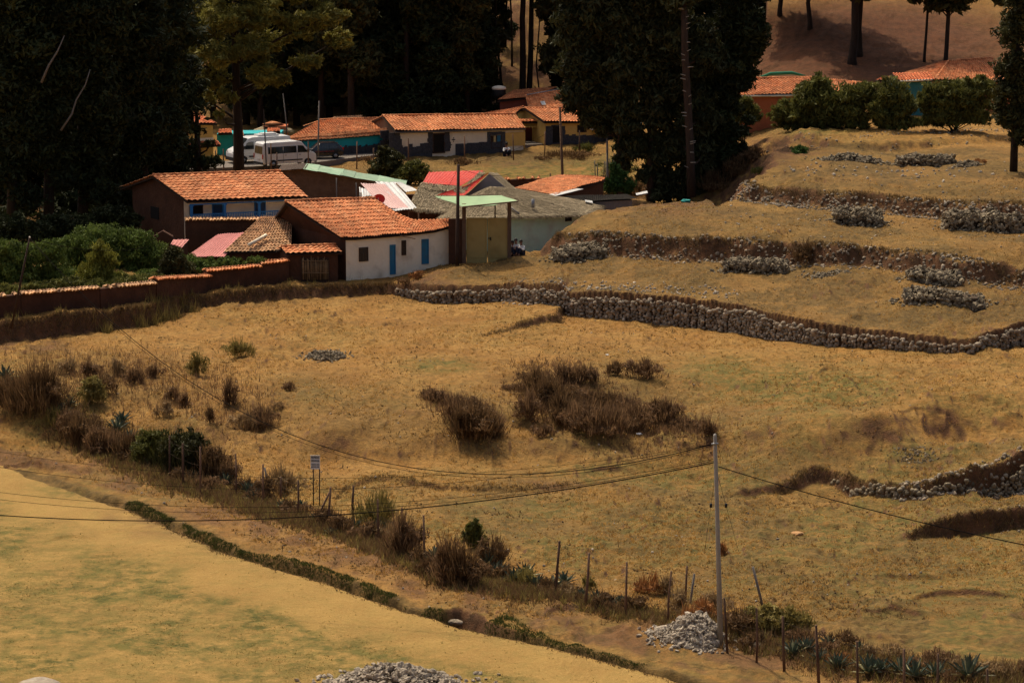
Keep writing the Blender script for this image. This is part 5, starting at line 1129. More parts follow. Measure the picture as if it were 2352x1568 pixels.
def crown(mb, clumps, n, size, r, aspect=2.2, droop=0., inner=.45, sub=14):
    """leaf clumps: each ellipsoid is broken into smaller sprays so that the outline is uneven"""
    cl = np.asarray(clumps, float); ar = cl[:, 3]*cl[:, 5]; p = ar/ar.sum()
    S = []; SR = []
    for k, c in enumerate(cl):
        m_ = max(4, int(sub)); d = dirs(r, m_); rad = r.uniform(.45, 1.0, m_)**.6
        S.append(c[:3]+d*rad[:, None]*c[3:6]); SR.append(np.full(m_, min(c[3], c[5])*.34)*r.uniform(.6, 1.3, m_))
    cnt = r.multinomial(n, p); P = []; T = []
    for k, c in enumerate(cl):
        i = r.integers(0, len(S[k]), cnt[k]); core = r.random(cnt[k]) < inner; d = dirs(r, cnt[k]); rr_ = r.random(cnt[k])**.5
        q = np.where(core[:, None], c[:3]+d*(rr_*.85)[:, None]*c[3:6], S[k][i]+d*(rr_*SR[k][i])[:, None]*[1.25, 1.25, .8])
        P.append(q); T.append(np.clip((r.random(len(S[k]))*.7)[i]+r.random(cnt[k])*.35, 0, 1))
    leaves(mb, np.concatenate(P), size, r, aspect, droop, np.concatenate(T))
def tree(name, label, base, trunk_pts, radii, clumps, n, size, lm, bm, seed, aspect=2.2, droop=0., group=None, limbs=True, inner=.45, sub=14, cat='tree', extra=None):
    r = np.random.default_rng(seed); base = np.asarray(base, float); o = empty(name, base, label, cat, group)
    m = MB(); m.tube(trunk_pts, radii, 8)
    tp = np.asarray(trunk_pts, float)
    if limbs:
        for c in clumps:
            c = np.asarray(c[:3]); d = np.linalg.norm(c-tp[-1]); zt = np.clip(c[2]-abs(c[0]-tp[0][0])*.45-.5, tp[0][2]+1, tp[-1][2]); i = np.interp(zt, tp[:, 2], np.arange(len(tp))); k = int(min(i, len(tp)-2)); a = tp[k]+(tp[k+1]-tp[k])*(i-k)
            mid = (a+c)/2+r.normal(0, .15, 3)-UP*.1; m.tube([a, mid, c], [radii[0]*.28, radii[0]*.18, .03], 5)
    m.build('trunk', bm, o)
    m = MB(); crown(m, clumps, n, size, r, aspect, droop, inner, sub); m.build('crown', lm, o)
    if extra: extra(o)
    return o
def cpx(D, lst):
    out = []
    for q in lst:
        vx, vy, rx, ry = q[:4]; dd = q[4] if len(q) > 4 else 0; k = mpp(D+dd); c = PD(vx, vy, D+dd); out.append((*c, rx*k, max(rx, ry)*k*.8, ry*k))
    return out
def gbase(vx, vy): return G(vx, vy)
rT = np.random.default_rng(12)
def trunk_px(D, pts): return [PD(x, y, D) for x, y in pts]
# --- the great dark stand at the left
LEFT = [(28, 560, [(15, -60, 90, 100), (40, 60, 90, 110), (10, 180, 80, 100), (50, 290, 80, 90), (10, 380, 60, 60), (60, 450, 40, 40)], 'leftmost tall black-green tree of the dark stand'),
        (112, 556, [(110, -60, 90, 100), (150, 40, 80, 90), (90, 130, 80, 90), (140, 230, 70, 90), (100, 330, 70, 80), (150, 400, 50, 50)], 'second tree from the left in the dark stand, with a bare pale limb'),
        (190, 552, [(200, -60, 90, 100), (230, 50, 80, 90), (190, 150, 80, 100), (240, 260, 70, 90), (200, 350, 70, 70), (230, 440, 50, 40)], 'third tree from the left in the dark stand, with a crooked pale limb'),
        (262, 548, [(290, -60, 90, 100), (310, 60, 90, 90), (280, 170, 80, 100), (320, 280, 70, 80), (280, 380, 60, 70), (270, 470, 50, 40)], 'fourth tree from the left in the dark stand, behind the green dome bush'),
        (330, 540, [(370, -60, 90, 90), (360, 50, 80, 90), (350, 160, 70, 100), (370, 270, 60, 70), (330, 340, 50, 60), (300, 420, 40, 60)], 'fifth tree from the left in the dark stand, nearest the brown gable')]
for i, (bx, by, cl, lab) in enumerate(LEFT):
    D = (207, 208.5, 210, 213, 217)[i]; b = np.array([PD(bx, by, D)[0], D, 0]); b[2] = GZ(b[0], D)
    k = mpp(D); tp = [b-UP*.5, b+UP*5+[.2, 0, 0], b+UP*11+[.1, 0, 0], b+UP*19]
    def ex(o, i=i, D=D):
        if i == 1:
            m = MB(); m.tube([PD(95, 190, D-4), PD(112, 150, D-4), PD(132, 118, D-4), PD(148, 82, D-4)], [.10, .08, .06, .03], 5); m.build('dead_branch', M['wood_grey'], o)
        if i == 2:
            m = MB(); m.tube([PD(140, 300, D-4), PD(165, 262, D-4), PD(175, 230, D-4), PD(196, 195, D-4), PD(207, 160, D-4)], [.09, .07, .06, .05, .03], 5); m.build('dead_branch', M['wood_grey'], o)
    tree('tall_tree', lab, b, tp, [.42, .36, .3, .12], cpx(D, cl+[(cl[0][0]+8, 500, 42, 34, 2), (cl[0][0]-30, 535, 34, 20, 3), (cl[0][0]+40, 470, 40, 34, 4)]), 24000, .19, M['leaf_dark'], M['bark_dark'], 200+i, 2.6, .3, 'dark stand of tall trees at the left', extra=ex, inner=.6, sub=22)
# second rank behind, fills the stand
for i in range(6):
    D = 222+3*(i % 2); vx = 10+i*78; b = np.array([PD(vx, 500, D)[0], D, 0]); b[2] = GZ(b[0], D); k = mpp(D)
    cl = [(vx+rT.normal(0, 15), y, 62, 62, rT.normal(0, 1.5)) for y in (-40, 60, 150, 240, 330, 400)]
    tree('tall_tree', ['far-left', 'second', 'third', 'fourth', 'fifth', 'right-hand'][i]+' tree of the rear row inside the dark stand', b, [b-UP*.5, b+UP*6, b+UP*17], [.35, .28, .1], cpx(D, cl+[(vx+20, 455, 50, 30), (vx-20, 490, 50, 24)]), 11000, .24, M['leaf_dark'], M['bark_dark'], 220+i, 2.6, .3, 'dark stand of tall trees at the left', inner=.6)
# undergrowth of the stand
# dark conifer in front of the ochre house and van
D = 228; b = np.array([PD(455, 420, D)[0], D, 0]); b[2] = GZ(b[0], D)
tree('conifer', 'spreading black-green conifer before the tall ochre house and the rear van', b, [b-UP*.4, b+UP*3, b+UP*8], [.4, .3, .08], cpx(D, [(425, 215, 50, 50), (385, 300, 38, 45), (425, 338, 40, 20), (470, 372, 42, 16), (395, 375, 60, 30), (350, 330, 50, 60), (360, 230, 60, 70), (405, 160, 50, 60), (455, 300, 22, 10), (480, 330, 16, 8), (345, 420, 50, 30)]), 17000, .17, M['leaf_dark'], M['bark_dark'], 240, 3, .1, inner=.25, sub=26)
# pine with the thick trunk before the vans
D = 237; b = np.array([PD(548, 394, D)[0], D, 0]); b[2] = GZ(b[0], D)
PINE = [(520, 40, 70, 40, -2), (600, 30, 60, 40, -1), (470, 70, 60, 40, 1), (440, 130, 45, 30, 0), (500, 120, 50, 35, -3), (580, 110, 45, 30, -2), (620, 90, 50, 30, 1), (690, 60, 60, 35, 0), (750, 40, 50, 30, -1), (780, 90, 35, 25, 1), (600, 170, 35, 28, -2), (640, 180, 30, 22, -1), (490, 180, 40, 30, 0), (460, 220, 35, 25, 1), (520, 220, 25, 18, -2), (700, 140, 40, 20, 0), (560, -40, 120, 50, 0), (700, -30, 90, 40, 0), (450, 20, 50, 30, 2), (505, 262, 16, 8, -2)]
tree('pine_tree', 'big pine with a thick bare trunk before the white vans and olive lit foliage', b, [b-UP*.4, PD(548, 340, D), PD(545, 250, D), PD(540, 120, D), PD(545, -60, D)], [.52, .44, .36, .32, .2], cpx(D, PINE), 30000, .165, M['leaf_olive'], M['bark_dark'], 250, 3.2, .0, inner=.25, sub=16)
# --- the great dark trees right of centre
D = 224
R1 = [(1440, 330, 30, 30), (1430, 370, 22, 24), (1350, -40, 80, 80), (1330, 60, 60, 70), (1345, 150, 60, 60), (1320, 220, 38, 40), (1370, 250, 42, 45), (1400, 40, 70, 80), (1410, 200, 45, 60), (1385, 290, 22, 28), (1345, 270, 20, 25)]
R2 = [(1520, 440, 34, 26), (1490, 400, 26, 26), (1470, -40, 80, 80), (1460, 70, 70, 80), (1450, 170, 60, 70), (1440, 260, 45, 60), (1465, 330, 30, 40), (1500, 140, 60, 80), (1510, 250, 50, 70), (1520, 350, 40, 50), (1530, 410, 30, 30)]
R3 = [(1570, 440, 34, 20, 2.5), (1615, 432, 34, 26, 2.5), (1570, -50, 80, 80), (1550, 60, 60, 70, 2), (1610, 120, 60, 70, 2), (1560, 200, 60, 70, 2.5), (1600, 260, 60, 60, 2), (1560, 330, 50, 50, 2.5), (1610, 350, 45, 50, 2.5), (1585, 400, 45, 30, 2.5)]
R4 = [(1660, 420, 36, 24), (1690, 385, 26, 22), (1700, 350, 24, 24), (1690, -30, 75, 60), (1700, 60, 70, 60), (1720, 100, 48, 50), (1680, 150, 60, 60), (1700, 175, 40, 40), (1650, 210, 60, 60), (1640, 280, 60, 50), (1650, 340, 50, 40), (1670, 245, 35, 18), (1690, 300, 36, 16), (1720, 275, 18, 10), (1640, 390, 40, 30), (1665, 380, 35, 25)]
def b_at(vx, D): x = PD(vx, 440, D)[0]; return np.array([x, D, GZ(x, D)])
def pegs(o):
    r = np.random.default_rng(3)
    for k in range(24):
        m = MB()
        y = 8+k*16.5+r.normal(0, 7); s_ = r.choice([-1, 1]); p = PD(1572+y*.03+s_*3, y, 221.2); m.tube([p, p+np.array([s_*r.uniform(.15, .45), -.15, r.uniform(.0, .16)])], [.05, .03], 4); m.build('branch_stub', M['bark_pale'], o)
for i, (bx, D, cl, lab, bm_) in enumerate(((1425, 226, R1, 'drooping eucalyptus over the ochre roadside house, leftmost dark giant', M['bark']), (1495, 225, R2, 'dark eucalyptus second from the left among the four giants right of centre', M['bark']), (1586, 222.5, R3, 'tall dark tree with a straight brown trunk studded with pale branch stubs', M['bark']), (1655, 226, R4, 'dark conifer at the right end of the four giants, jutting over the orange house', M['bark_dark']))):
    b = b_at(bx, D); tp = [b-UP*.5, b+UP*4, b+UP*10, b+UP*18] if i != 2 else [PD(1588, 452, 222), PD(1586, 360, 222), PD(1580, 240, 222), PD(1573, 120, 222), PD(1570, -80, 222)]
    tree('eucalyptus_tree' if i < 2 else 'tall_tree', lab, b, tp, [.38, .33, .26, .12] if i != 2 else [.36, .32, .3, .28, .2], cpx(D, cl), 27000, .19, M['leaf_euc'] if i < 3 else M['leaf_dark'], bm_, 260+i, 3.0, .8 if i < 3 else .2, 'four dark giant trees right of centre', extra=pegs if i == 2 else None, inner=.55, sub=22)
# right-edge tree
D = 207; x = PD(2330, 330, D)[0]; b = np.array([x, D, GZ(x, D)])
tree('tall_tree', 'dark ragged tree cut by the right edge of the view', b, [b-UP*.4, b+UP*3, b+UP*9, b+UP*14], [.3, .26, .2, .1], cpx(D, [(2330, 70, 40, 50), (2320, 150, 38, 40), (2310, 210, 40, 35), (2325, 270, 42, 35), (2340, 315, 26, 22), (2295, 245, 20, 16), (2370, 180, 60, 90), (2370, 30, 60, 60), (2380, 290, 50, 50), (2350, -20, 50, 50)]), 20000, .165, M['leaf_mid'], M['bark_dark'], 270, 2.2, .2, inner=.45, sub=22)
# --- wood on the hill: prototypes, then copies with their parts
def proto(kind, seed):
    r = np.random.default_rng(seed); o = empty('forest_tree', (0, 0, 0)); H = 24
    m = MB(); m.tube([[0, 0, -.8], [.1, 0, 6], [r.normal(0, .3), r.normal(0, .3), 14], [0, 0, H-2]], [.36, .28, .2, .06], 7)
    cl = []
    if kind == 0:
        for z in np.arange(2.6, H, 1.35): a = r.random()*6.3; q = 2.7*(1-max(z-6, 0)/(H-3)*.55)*r.uniform(.5, 1); cl.append((q*math.cos(a)*.8, q*math.sin(a)*.8, z, q, q, 1.5))
    else:
        for z in np.arange(5.5, H, 1.3): a = r.random()*6.3; q = 2.1*r.uniform(.7, 1.2); cl.append((1.4*math.cos(a), 1.4*math.sin(a), z, q, q, 1.7))
    for c in cl: m.tube([[0, 0, max(3, c[2]-1.5)], [c[0]*.5, c[1]*.5, c[2]-.6], list(c[:3])], [.10, .07, .03], 4)
    m.build('trunk', M['bark_dark'] if kind == 0 else M['bark'], o)
    m = MB(); crown(m, cl, 13000, .25, r, 2.6, .3 if kind else .0, .5, 16); m.build('crown', M['leaf_mid'] if kind else M['leaf_dark'], o)
    return o
protos = [proto(0, 1), proto(1, 2), proto(0, 3), proto(1, 4)]
used = [False]*4
ORD = ['first', 'second', 'third', 'fourth', 'fifth', 'sixth', 'seventh', 'eighth', 'ninth', 'tenth', 'eleventh', 'twelfth', 'thirteenth', 'fourteenth', 'fifteenth', 'sixteenth', 'seventeenth', 'eighteenth', 'nineteenth', 'twentieth', 'twenty-first', 'twenty-second', 'twenty-third', 'twenty-fourth', 'twenty-fifth', 'twenty-sixth', 'twenty-seventh', 'twenty-eighth', 'twenty-ninth', 'thirtieth']
def plant(k, x, y, s, rz, label, group='trees of the wood on the hill'):
    o = protos[k] if not used[k] else copy_tree(protos[k]); used[k] = True
    o.location = (x, y, GZ(x, y)); o.rotation_euler = (0, 0, rz); o.scale = (s*1.0, s*1.0, s); tag(o, label, 'tree', group); return o
rows = [(279, 545, 1112, 14, 'front row of the hill wood'), (290, 540, 1112, 13, 'middle row of the hill wood'), (304, 545, 1105, 12, 'back row of the hill wood'), (286, -20, 500, 8, 'wood behind the dark stand')]
for ri, (D, x0, x1, n, lab) in enumerate(rows):
    for i in range(n):
        vx = x0+(x1-x0)*(i+.5)/n+rT.normal(0, 8); d = D+rT.normal(0, 2.5); x = PD(vx, 200, d)[0]
        plant(int(rT.integers(0, 4)), x, d, rT.uniform(.9, 1.15), rT.random()*6.3, f'{ORD[i]} tree from the left in the {lab}')
for i, (vx, d, s, k) in enumerate(((1300, 283, 1, 3), (1345, 288, 1.05, 1), (1400, 282, 1, 0), (1460, 290, 1, 3), (1530, 285, 1, 1), (1600, 292, 1, 2), (1680, 290, 1, 0), (1082, 282, .9, 2), (1740, 300, 1, 0))):
    plant(k, PD(vx, 200, d)[0], d, s, i*1.3, f'{ORD[i]} tree from the left in the wood behind the four dark giants' if i != 7 else 'dark tree left of the water tank where the wood meets the roofs')
for i, (vx, vy, d, s_) in enumerate(sorted(((1070, 230, 281, .42), (1128, 160, 284, .35), (1270, 120, 287, .5), (1160, 60, 306, .5), (1085, 100, 290, .7)))):
    plant((0, 2)[i % 2], PD(vx, vy, d)[0], d, s_, i*2.1, f'young dark tree, {ORD[i]} from the left among the scattered small ones on the hill', 'young trees scattered on the hill')
# slender bare trunks in the clearing and on the right slope, crowns above the view
def bare(name, label, vx, D, zc, rad, seed, lean=0, crown_r=2.6, lm='leaf_mid'):
    x = PD(vx, 100, D)[0]; z0 = GZ(x, D); b = np.array([x, D, z0]); r = np.random.default_rng(seed)
    j = r.normal(0, .16, 4); tp = [b-UP*.5, b+UP*.5, b+UP*2.5+[lean*.2+j[0], 0, 0], b+UP*6+[lean*.4+j[1], 0, 0], b+UP*10+[lean*.7+j[2], 0, 0], b+UP*14+[lean+j[3], 0, 0], b+UP*(zc+5)+[lean*1.3, 0, 0]]
    cl = [(b[0]+lean+r.normal(0, 1.3), D+r.normal(0, 1.3), z0+zc+r.uniform(0, 7), crown_r*r.uniform(.7, 1), crown_r, 1.7) for _ in range(8)]+[(b[0]+lean*.6+s_*r.uniform(.5, 1.1), D+r.normal(0, .5), z0+zc-r.uniform(.3, 1.2), 1.1, 1.1, .5) for s_ in (-1, 1, -1)]
    return tree(name, label, b, tp, [rad*1.5, rad*1.15, rad, rad*.9, rad*.8, rad*.7, rad*.3], cl, 7000, .32, M[lm], M['bark_dark'], seed, 2.6, .2, 'bare-trunked trees of the upper slopes', sub=16)
for i, (vx, D, rad, lean, lab) in enumerate(((1143, 288, .16, -.3, 'left of the two thin leaning trunks in the clearing'), (1152, 292, .13, -.9, 'right of the two thin leaning trunks in the clearing'), (1176, 300, .10, 0, 'very thin straight trunk in the middle of the clearing'), (1203, 284, .34, .0, 'thick dark twin trunk in the clearing, left one'), (1219, 285, .30, .1, 'thick dark twin trunk in the clearing, right one'), (1235, 282, .08, 0, 'thin trunk beside the reddish bank in the clearing'))):
    bare('forest_tree', lab+' on the hill', vx, D, 15, rad, 300+i, lean)
for i, (vx, D, rad, lab) in enumerate(((1958, 262, .34, 'thick left trunk of the pair at the top of the right slope'), (1974, 264, .28, 'right trunk of the pair at the top of the right slope'), (2172, 259, .20, 'lone trunk at the top of the right slope above the hipped roof'), (2124, 263, .12, 'slim twin trunk just left of the lone trunk'), (1860, 272, .2, 'tree at the top edge above the ploughed red slope'), (2330, 262, .2, 'rightmost tree at the top of the right slope'), (1790, 276, .2, 'leftmost tree of the right slope by the dark giants'))):
    bare('forest_tree', lab, vx, D, 6.9 if i not in (4, 6) else 4.5, rad, 320+i, 0, 3.4)
# ---------------------------------------------------------------- shrubs
def shoots(mb, c, w_, h, n, r, width=.035, up=1.0, lean=.35, lenf=.55, tintb=0):
    """fine upright shoots starting inside a bush of half-width w_ and height h"""
    u = r.normal(0, .46, (n, 2)); u += np.stack([np.cos(u[:, 0]*5+c[0]), np.sin(u[:, 1]*6+c[1])], 1)*.16; rad = np.sqrt((u**2).sum(1)); z = r.random(n)**.8*h*(1-lenf*.6)*np.clip(1-rad*.45, .2, 1)
    P = np.stack([c[0]+u[:, 0]*w_, c[1]+u[:, 1]*w_*.8, c[2]+z-.05], 1)
    d = np.stack([u[:, 0]*lean+r.normal(0, .22, n), u[:, 1]*lean+r.normal(0, .22, n), np.full(n, up)], 1); d /= np.linalg.norm(d, axis=1)[:, None]
    L = h*lenf*r.uniform(.25, 1.25, n)*np.clip(1.1-rad*.5, .3, 1); T = P+d*L[:, None]
    s = np.cross(d, dirs(r, n)); s /= np.linalg.norm(s, axis=1)[:, None]; s = s*(width*r.uniform(.5, 1.3, n))[:, None]
    V = np.stack([P-s*.6, P+s*.6, (P+T)/2+s*.7, T, (P+T)/2-s*.7], 1).reshape(-1, 3); k = np.arange(n)[:, None]*5
    F4 = np.concatenate([k+[0, 1, 2, 4], ], 1); F3 = np.concatenate([k+[4, 2, 3]], 1)
    mb.add(V, [], .5) if False else None
    n0 = mb.n; t = np.repeat(np.clip(r.random(n)*.8+tintb, 0, 1), 5); mb.V.append(V); mb.T.append(t); mb.n += len(V)
    for F in (F4, F3): mb.F.append(F+n0); mb.M.append(np.zeros(len(F), int)); mb.S.append(np.zeros(len(F), bool))
SHR = {}
def shrub(group, desc, vx, vy, wpx, hpx, mk, dens=1.0, seed=0, name='dry_shrub', width=.03, lenf=.55, leafy=0):
    c = G(vx, vy); k = mpp(c[1]); w_ = wpx*k; h = hpx*k*.88; r = np.random.default_rng(int(vx*7+vy*13+seed))
    m = MB(); n = int(np.clip(300*w_*h*dens+110, 70, 3600)); shoots(m, c, w_, h, n, r, width, lenf=lenf)
    tw = mk if not mk.startswith('leaf') else 'twig_dark'
    cl2 = [(c[0]+r.normal(0, .45)*w_, c[1]+r.normal(0, .35)*w_, c[2]+h*r.uniform(.12, .62), w_*r.uniform(.3, .55), w_*.4, h*r.uniform(.14, .26)) for _ in range(7)]
    crown(m, cl2, int(np.clip(900*w_*h, 150, 3200)), .055, r, 3.4, -.7, .35, 12)
    if leafy: cl = [(c[0]+r.normal(0, .35)*w_, c[1]+r.normal(0, .3)*w_, c[2]+h*r.uniform(.35, .75), w_*.5, w_*.45, h*.28) for _ in range(7)]; crown(m, cl, int(leafy), .10, r, 2.6, -.5, .3, 10)
    o = m.build(name, M[mk], loc=tuple(c)); SHR.setdefault(group, []).append((vx, vy, o, desc)); return o
HOL = 'dry shrubs in the hollow of the pasture'
for q in [(1000, 925, 35, 38), (1050, 962, 50, 75), (1085, 1003, 60, 115), (1125, 990, 38, 80), (985, 912, 26, 28), (1232, 905, 40, 75), (1262, 935, 50, 95), (1215, 965, 30, 75), (1300, 885, 42, 65), (1345, 882, 30, 60), (1292, 965, 50, 85), (1342, 988, 60, 85), (1392, 1003, 60, 85), (1412, 862, 18, 48), (1452, 988, 52, 75), (1482, 868, 40, 60), (1502, 962, 30, 65), (1530, 972, 35, 75), (1572, 988, 42, 45), (1602, 988, 30, 35), (1627, 1003, 17, 60), (1382, 935, 60, 55), (1432, 945, 50, 45), (1252, 1003, 30, 40), (1180, 892, 30, 20), (1320, 930, 50, 60)]:
    shrub(HOL, 'rust-brown dry shrub' if q[2] < 45 else 'broad dark brown shrub', *q, 'twig_brown' if (q[0]*7) % 3 < 1.4 else 'twig_dark', 1.5)
LFT = 'sparse shrubs on the left slope of the pasture'
for q in [(550, 824, 36, 58, 'twig_olive'), (452, 862, 20, 72, 'twig_olive'), (527, 932, 15, 90, 'twig_brown'), (482, 975, 8, 50, 'twig_dark'), (665, 897, 16, 30, 'twig_brown'), (602, 978, 42, 70, 'twig_brown'), (568, 985, 25, 55, 'twig_tan'), (400, 918, 20, 48, 'twig_brown'), (312, 882, 22, 60, 'twig_brown'), (270, 864, 20, 55, 'twig_tan'), (205, 874, 32, 62, 'twig_brown'), (240, 905, 30, 60, 'twig_dark'), (380, 955, 20, 52, 'twig_tan'), (425, 935, 15, 50, 'twig_brown'), (160, 860, 26, 50, 'twig_tan'), (350, 870, 16, 46, 'twig_brown'), (640, 940, 16, 24, 'twig_tan')]:
    shrub(LFT, {'twig_olive': 'upright olive-green shrub', 'twig_brown': 'thin rust-brown shrub', 'twig_dark': 'dark thin shrub', 'twig_tan': 'faded tan shrub'}[q[4]], *q, 1.0, width=.025)
FEN = 'shrubs along the wire fence'
for q in [(92, 955, 72, 150, 'twig_dark', 0), (38, 935, 50, 115, 'twig_dark', 0), (212, 925, 28, 75, 'twig_olive', 1), (190, 1022, 60, 95, 'twig_dark', 0), (158, 1000, 40, 80, 'twig_brown', 0), (232, 1045, 40, 95, 'twig_brown', 0), (300, 1052, 42, 85, 'twig_dark', 0), (352, 1066, 42, 95, 'leaf_bush2', 1), (402, 1080, 52, 112, 'leaf_mid', 1), (446, 1090, 50, 120, 'leaf_mid', 1), (492, 1098, 45, 105, 'twig_dark', 0), (525, 1108, 28, 75, 'twig_brown', 0), (642, 1130, 46, 80, 'twig_tan', 0), (610, 1145, 30, 60, 'twig_dark', 0), (752, 1205, 42, 50, 'twig_dark', 0), (785, 1226, 36, 62, 'twig_dark', 0), (868, 1205, 50, 105, 'twig_olive', 0), (858, 1240, 30, 60, 'twig_dark', 0), (920, 1278, 34, 130, 'twig_brown', 0), (945, 1265, 24, 90, 'twig_dark', 0), (900, 1240, 36, 60, 'twig_tan', 0), (962, 1295, 30, 55, 'twig_dark', 0), (1030, 1338, 34, 150, 'twig_brown', 0), (1062, 1346, 40, 140, 'twig_dark', 0), (1090, 1262, 24, 80, 'leaf_bush2', 1), (1132, 1296, 36, 100, 'twig_dark', 0), (1005, 1305, 25, 45, 'twig_brown', 0), (1350, 1352, 22, 50, 'twig_olive', 0), (1492, 1362, 30, 65, 'twig_rust', 0), (1528, 1362, 18, 60, 'twig_tan', 0), (1382, 1395, 30, 50, 'twig_dark', 0), (1452, 1405, 32, 48, 'twig_dark', 0), (1560, 1405, 26, 75, 'twig_tan', 0), (1612, 1425, 40, 70, 'twig_rust', 0), (1580, 1446, 30, 75, 'twig_rust', 0), (1642, 1405, 38, 60, 'twig_tan', 0), (1702, 1455, 50, 75, 'twig_dark', 0), (1762, 1450, 50, 66, 'twig_olive', 1), (1820, 1452, 50, 75, 'twig_olive', 1), (1846, 1476, 40, 55, 'twig_brown', 0), (1942, 1485, 36, 52, 'twig_dark', 0), (1732, 1486, 40, 52, 'twig_dark', 0), (1992, 1506, 30, 42, 'twig_tan', 0), (2052, 1506, 40, 40, 'twig_tan', 0), (2152, 1528, 60, 52, 'twig_brown', 0), (2205, 1545, 40, 52, 'twig_tan', 0), (2290, 1555, 60, 55, 'twig_tan', 0), (2340, 1545, 40, 45, 'twig_brown', 0), (1660, 1275, 10, 45, 'twig_rust', 0), (1300, 1365, 30, 40, 'twig_tan', 0), (700, 1180, 34, 36, 'twig_brown', 0), (560, 1130, 30, 50, 'twig_dark', 0), (70, 900, 30, 60, 'twig_brown', 0), (125, 985, 40, 60, 'twig_olive', 0), (265, 1030, 36, 60, 'twig_brown', 0), (330, 1040, 30, 60, 'twig_dark', 0), (420, 1110, 40, 50, 'twig_dark', 0), (470, 1125, 40, 46, 'twig_brown', 0), (590, 1150, 34, 40, 'twig_brown', 0), (672, 1172, 30, 34, 'twig_dark', 0), (830, 1240, 36, 50, 'twig_brown', 0), (985, 1318, 34, 56, 'twig_dark', 0), (1100, 1326, 40, 60, 'twig_brown', 0), (1150, 1332, 40, 50, 'twig_dark', 0), (1205, 1345, 40, 52, 'twig_olive', 0), (1255, 1358, 40, 46, 'twig_dark', 0), (1335, 1385, 36, 36, 'twig_dark', 0), (1410, 1402, 36, 36, 'twig_brown', 0), (1670, 1440, 34, 46, 'twig_brown', 0), (1890, 1500, 40, 46, 'twig_brown', 0), (1930, 1522, 40, 36, 'twig_rust', 0), (2010, 1530, 40, 36, 'twig_brown', 0), (2090, 1535, 40, 34, 'twig_rust', 0), (2190, 1565, 40, 40, 'twig_brown', 0)]:
    shrub(FEN, {'twig_olive': 'yellow-olive shrub', 'twig_brown': 'brown upright shrub', 'twig_dark': 'dark brown shrub', 'twig_tan': 'thin tan shrub', 'leaf_bush2': 'dark green leafy shrub', 'leaf_mid': 'very dark green shrub', 'twig_rust': 'rust-red shrub'}[q[4]], *q[:5], 1.25, width=.024, leafy=1600 if q[5] else 0)
VIL = 'shrubs at the edge of the village'
for q in [(1016, 594, 32, 30, 'twig_olive'), (1060, 584, 26, 26, 'twig_olive'), (1100, 582, 26, 14, 'twig_olive'), (986, 610, 22, 32, 'twig_tan'), (1240, 528, 13, 30, 'twig_tan'), (955, 640, 18, 26, 'twig_rust'), (930, 650, 20, 22, 'twig_brown'), (1062, 380, 36, 24, 'twig_dark'), (1300, 362, 62, 26, 'twig_dark'), (1245, 372, 22, 14, 'twig_dark'), (1410, 440, 50, 62, 'twig_dark'), (1455, 445, 40, 50, 'twig_dark'), (1420, 400, 40, 46, 'leaf_bush2'), (1505, 448, 36, 40, 'twig_brown'), (1560, 455, 36, 50, 'twig_dark'), (1640, 440, 40, 56, 'twig_dark'), (1690, 405, 36, 52, 'twig_dark'), (1732, 372, 28, 48, 'twig_brown'), (1850, 600, 26, 62, 'twig_dark'), (1745, 400, 22, 24, 'leaf_bush2'), (1415, 445, 22, 20, 'leaf_vivid'), (840, 372, 20, 16, 'twig_brown'), (2250, 375, 14, 14, 'twig_rust'), (1345, 345, 26, 26, 'leaf_bush2')]:
    shrub(VIL, {'twig_olive': 'small olive bush', 'twig_tan': 'pale dry bush', 'twig_rust': 'rusty bush', 'twig_brown': 'brown bush', 'twig_dark': 'dark thicket', 'leaf_bush2': 'dull green bush', 'leaf_vivid': 'fresh green bush'}[q[4]], *q, 1.2, width=.035)
def bush(group, desc, D, lst, n, lm, seed, size=.12, up=-.9, aspect=3.0, name='bush', inner=.4, base_y=None):
    cl = cpx(D, lst); c0 = np.array([np.mean([c[0] for c in cl]), D, 0]); c0[2] = GZ(c0[0], D); r = np.random.default_rng(seed); m = MB()
    m2 = MB()
    crown(m, cl, n, size, r, aspect, up, inner, 24)
    for c in cl: shoots(m, (c[0], c[1], c[2]-c[5]*.2), c[3]*1.05, c[5]*1.25, int(90+c[3]*c[5]*60), r, .022, 1.0, .45, .5)
    o = empty(name, c0, None, None); m.build('foliage', M[lm], o)
    for c in cl: m2.tube([c0+[r.normal(0, .1), 0, -.1], (c0+np.array(c[:3]))/2+r.normal(0, .1, 3), c[:3]], [.05, .035, .01], 4)
    m2.build('stems', M['bark_dark'], o)
    SHR.setdefault(group, []).append((lst[0][0], lst[0][1], o, desc)); return o
GB = 'green bushes behind the adobe wall'
bush(GB, 'black-green thicket under the dark stand', 199, [(20, 520, 50, 34), (70, 530, 50, 30), (-20, 540, 50, 30)], 9000, 'leaf_dark', 31, .12, 0, 2.2)
bush(GB, 'black-green thicket behind the domed bush', 200, [(140, 515, 50, 30), (190, 520, 50, 28), (110, 535, 50, 24)], 9000, 'leaf_dark', 32, .12, 0, 2.2)
bush(GB, 'black-green thicket beside the brown gable', 201, [(250, 500, 46, 30), (290, 505, 34, 30), (225, 525, 50, 24)], 9000, 'leaf_dark', 33, .12, 0, 2.2)
bush(GB, 'wide green bush', 184, [(30, 610, 60, 50), (90, 590, 50, 40), (60, 650, 70, 36), (130, 640, 45, 40), (10, 575, 40, 30), (120, 575, 36, 26), (-20, 650, 50, 40)], 20000, 'leaf_bush', 1, .085)
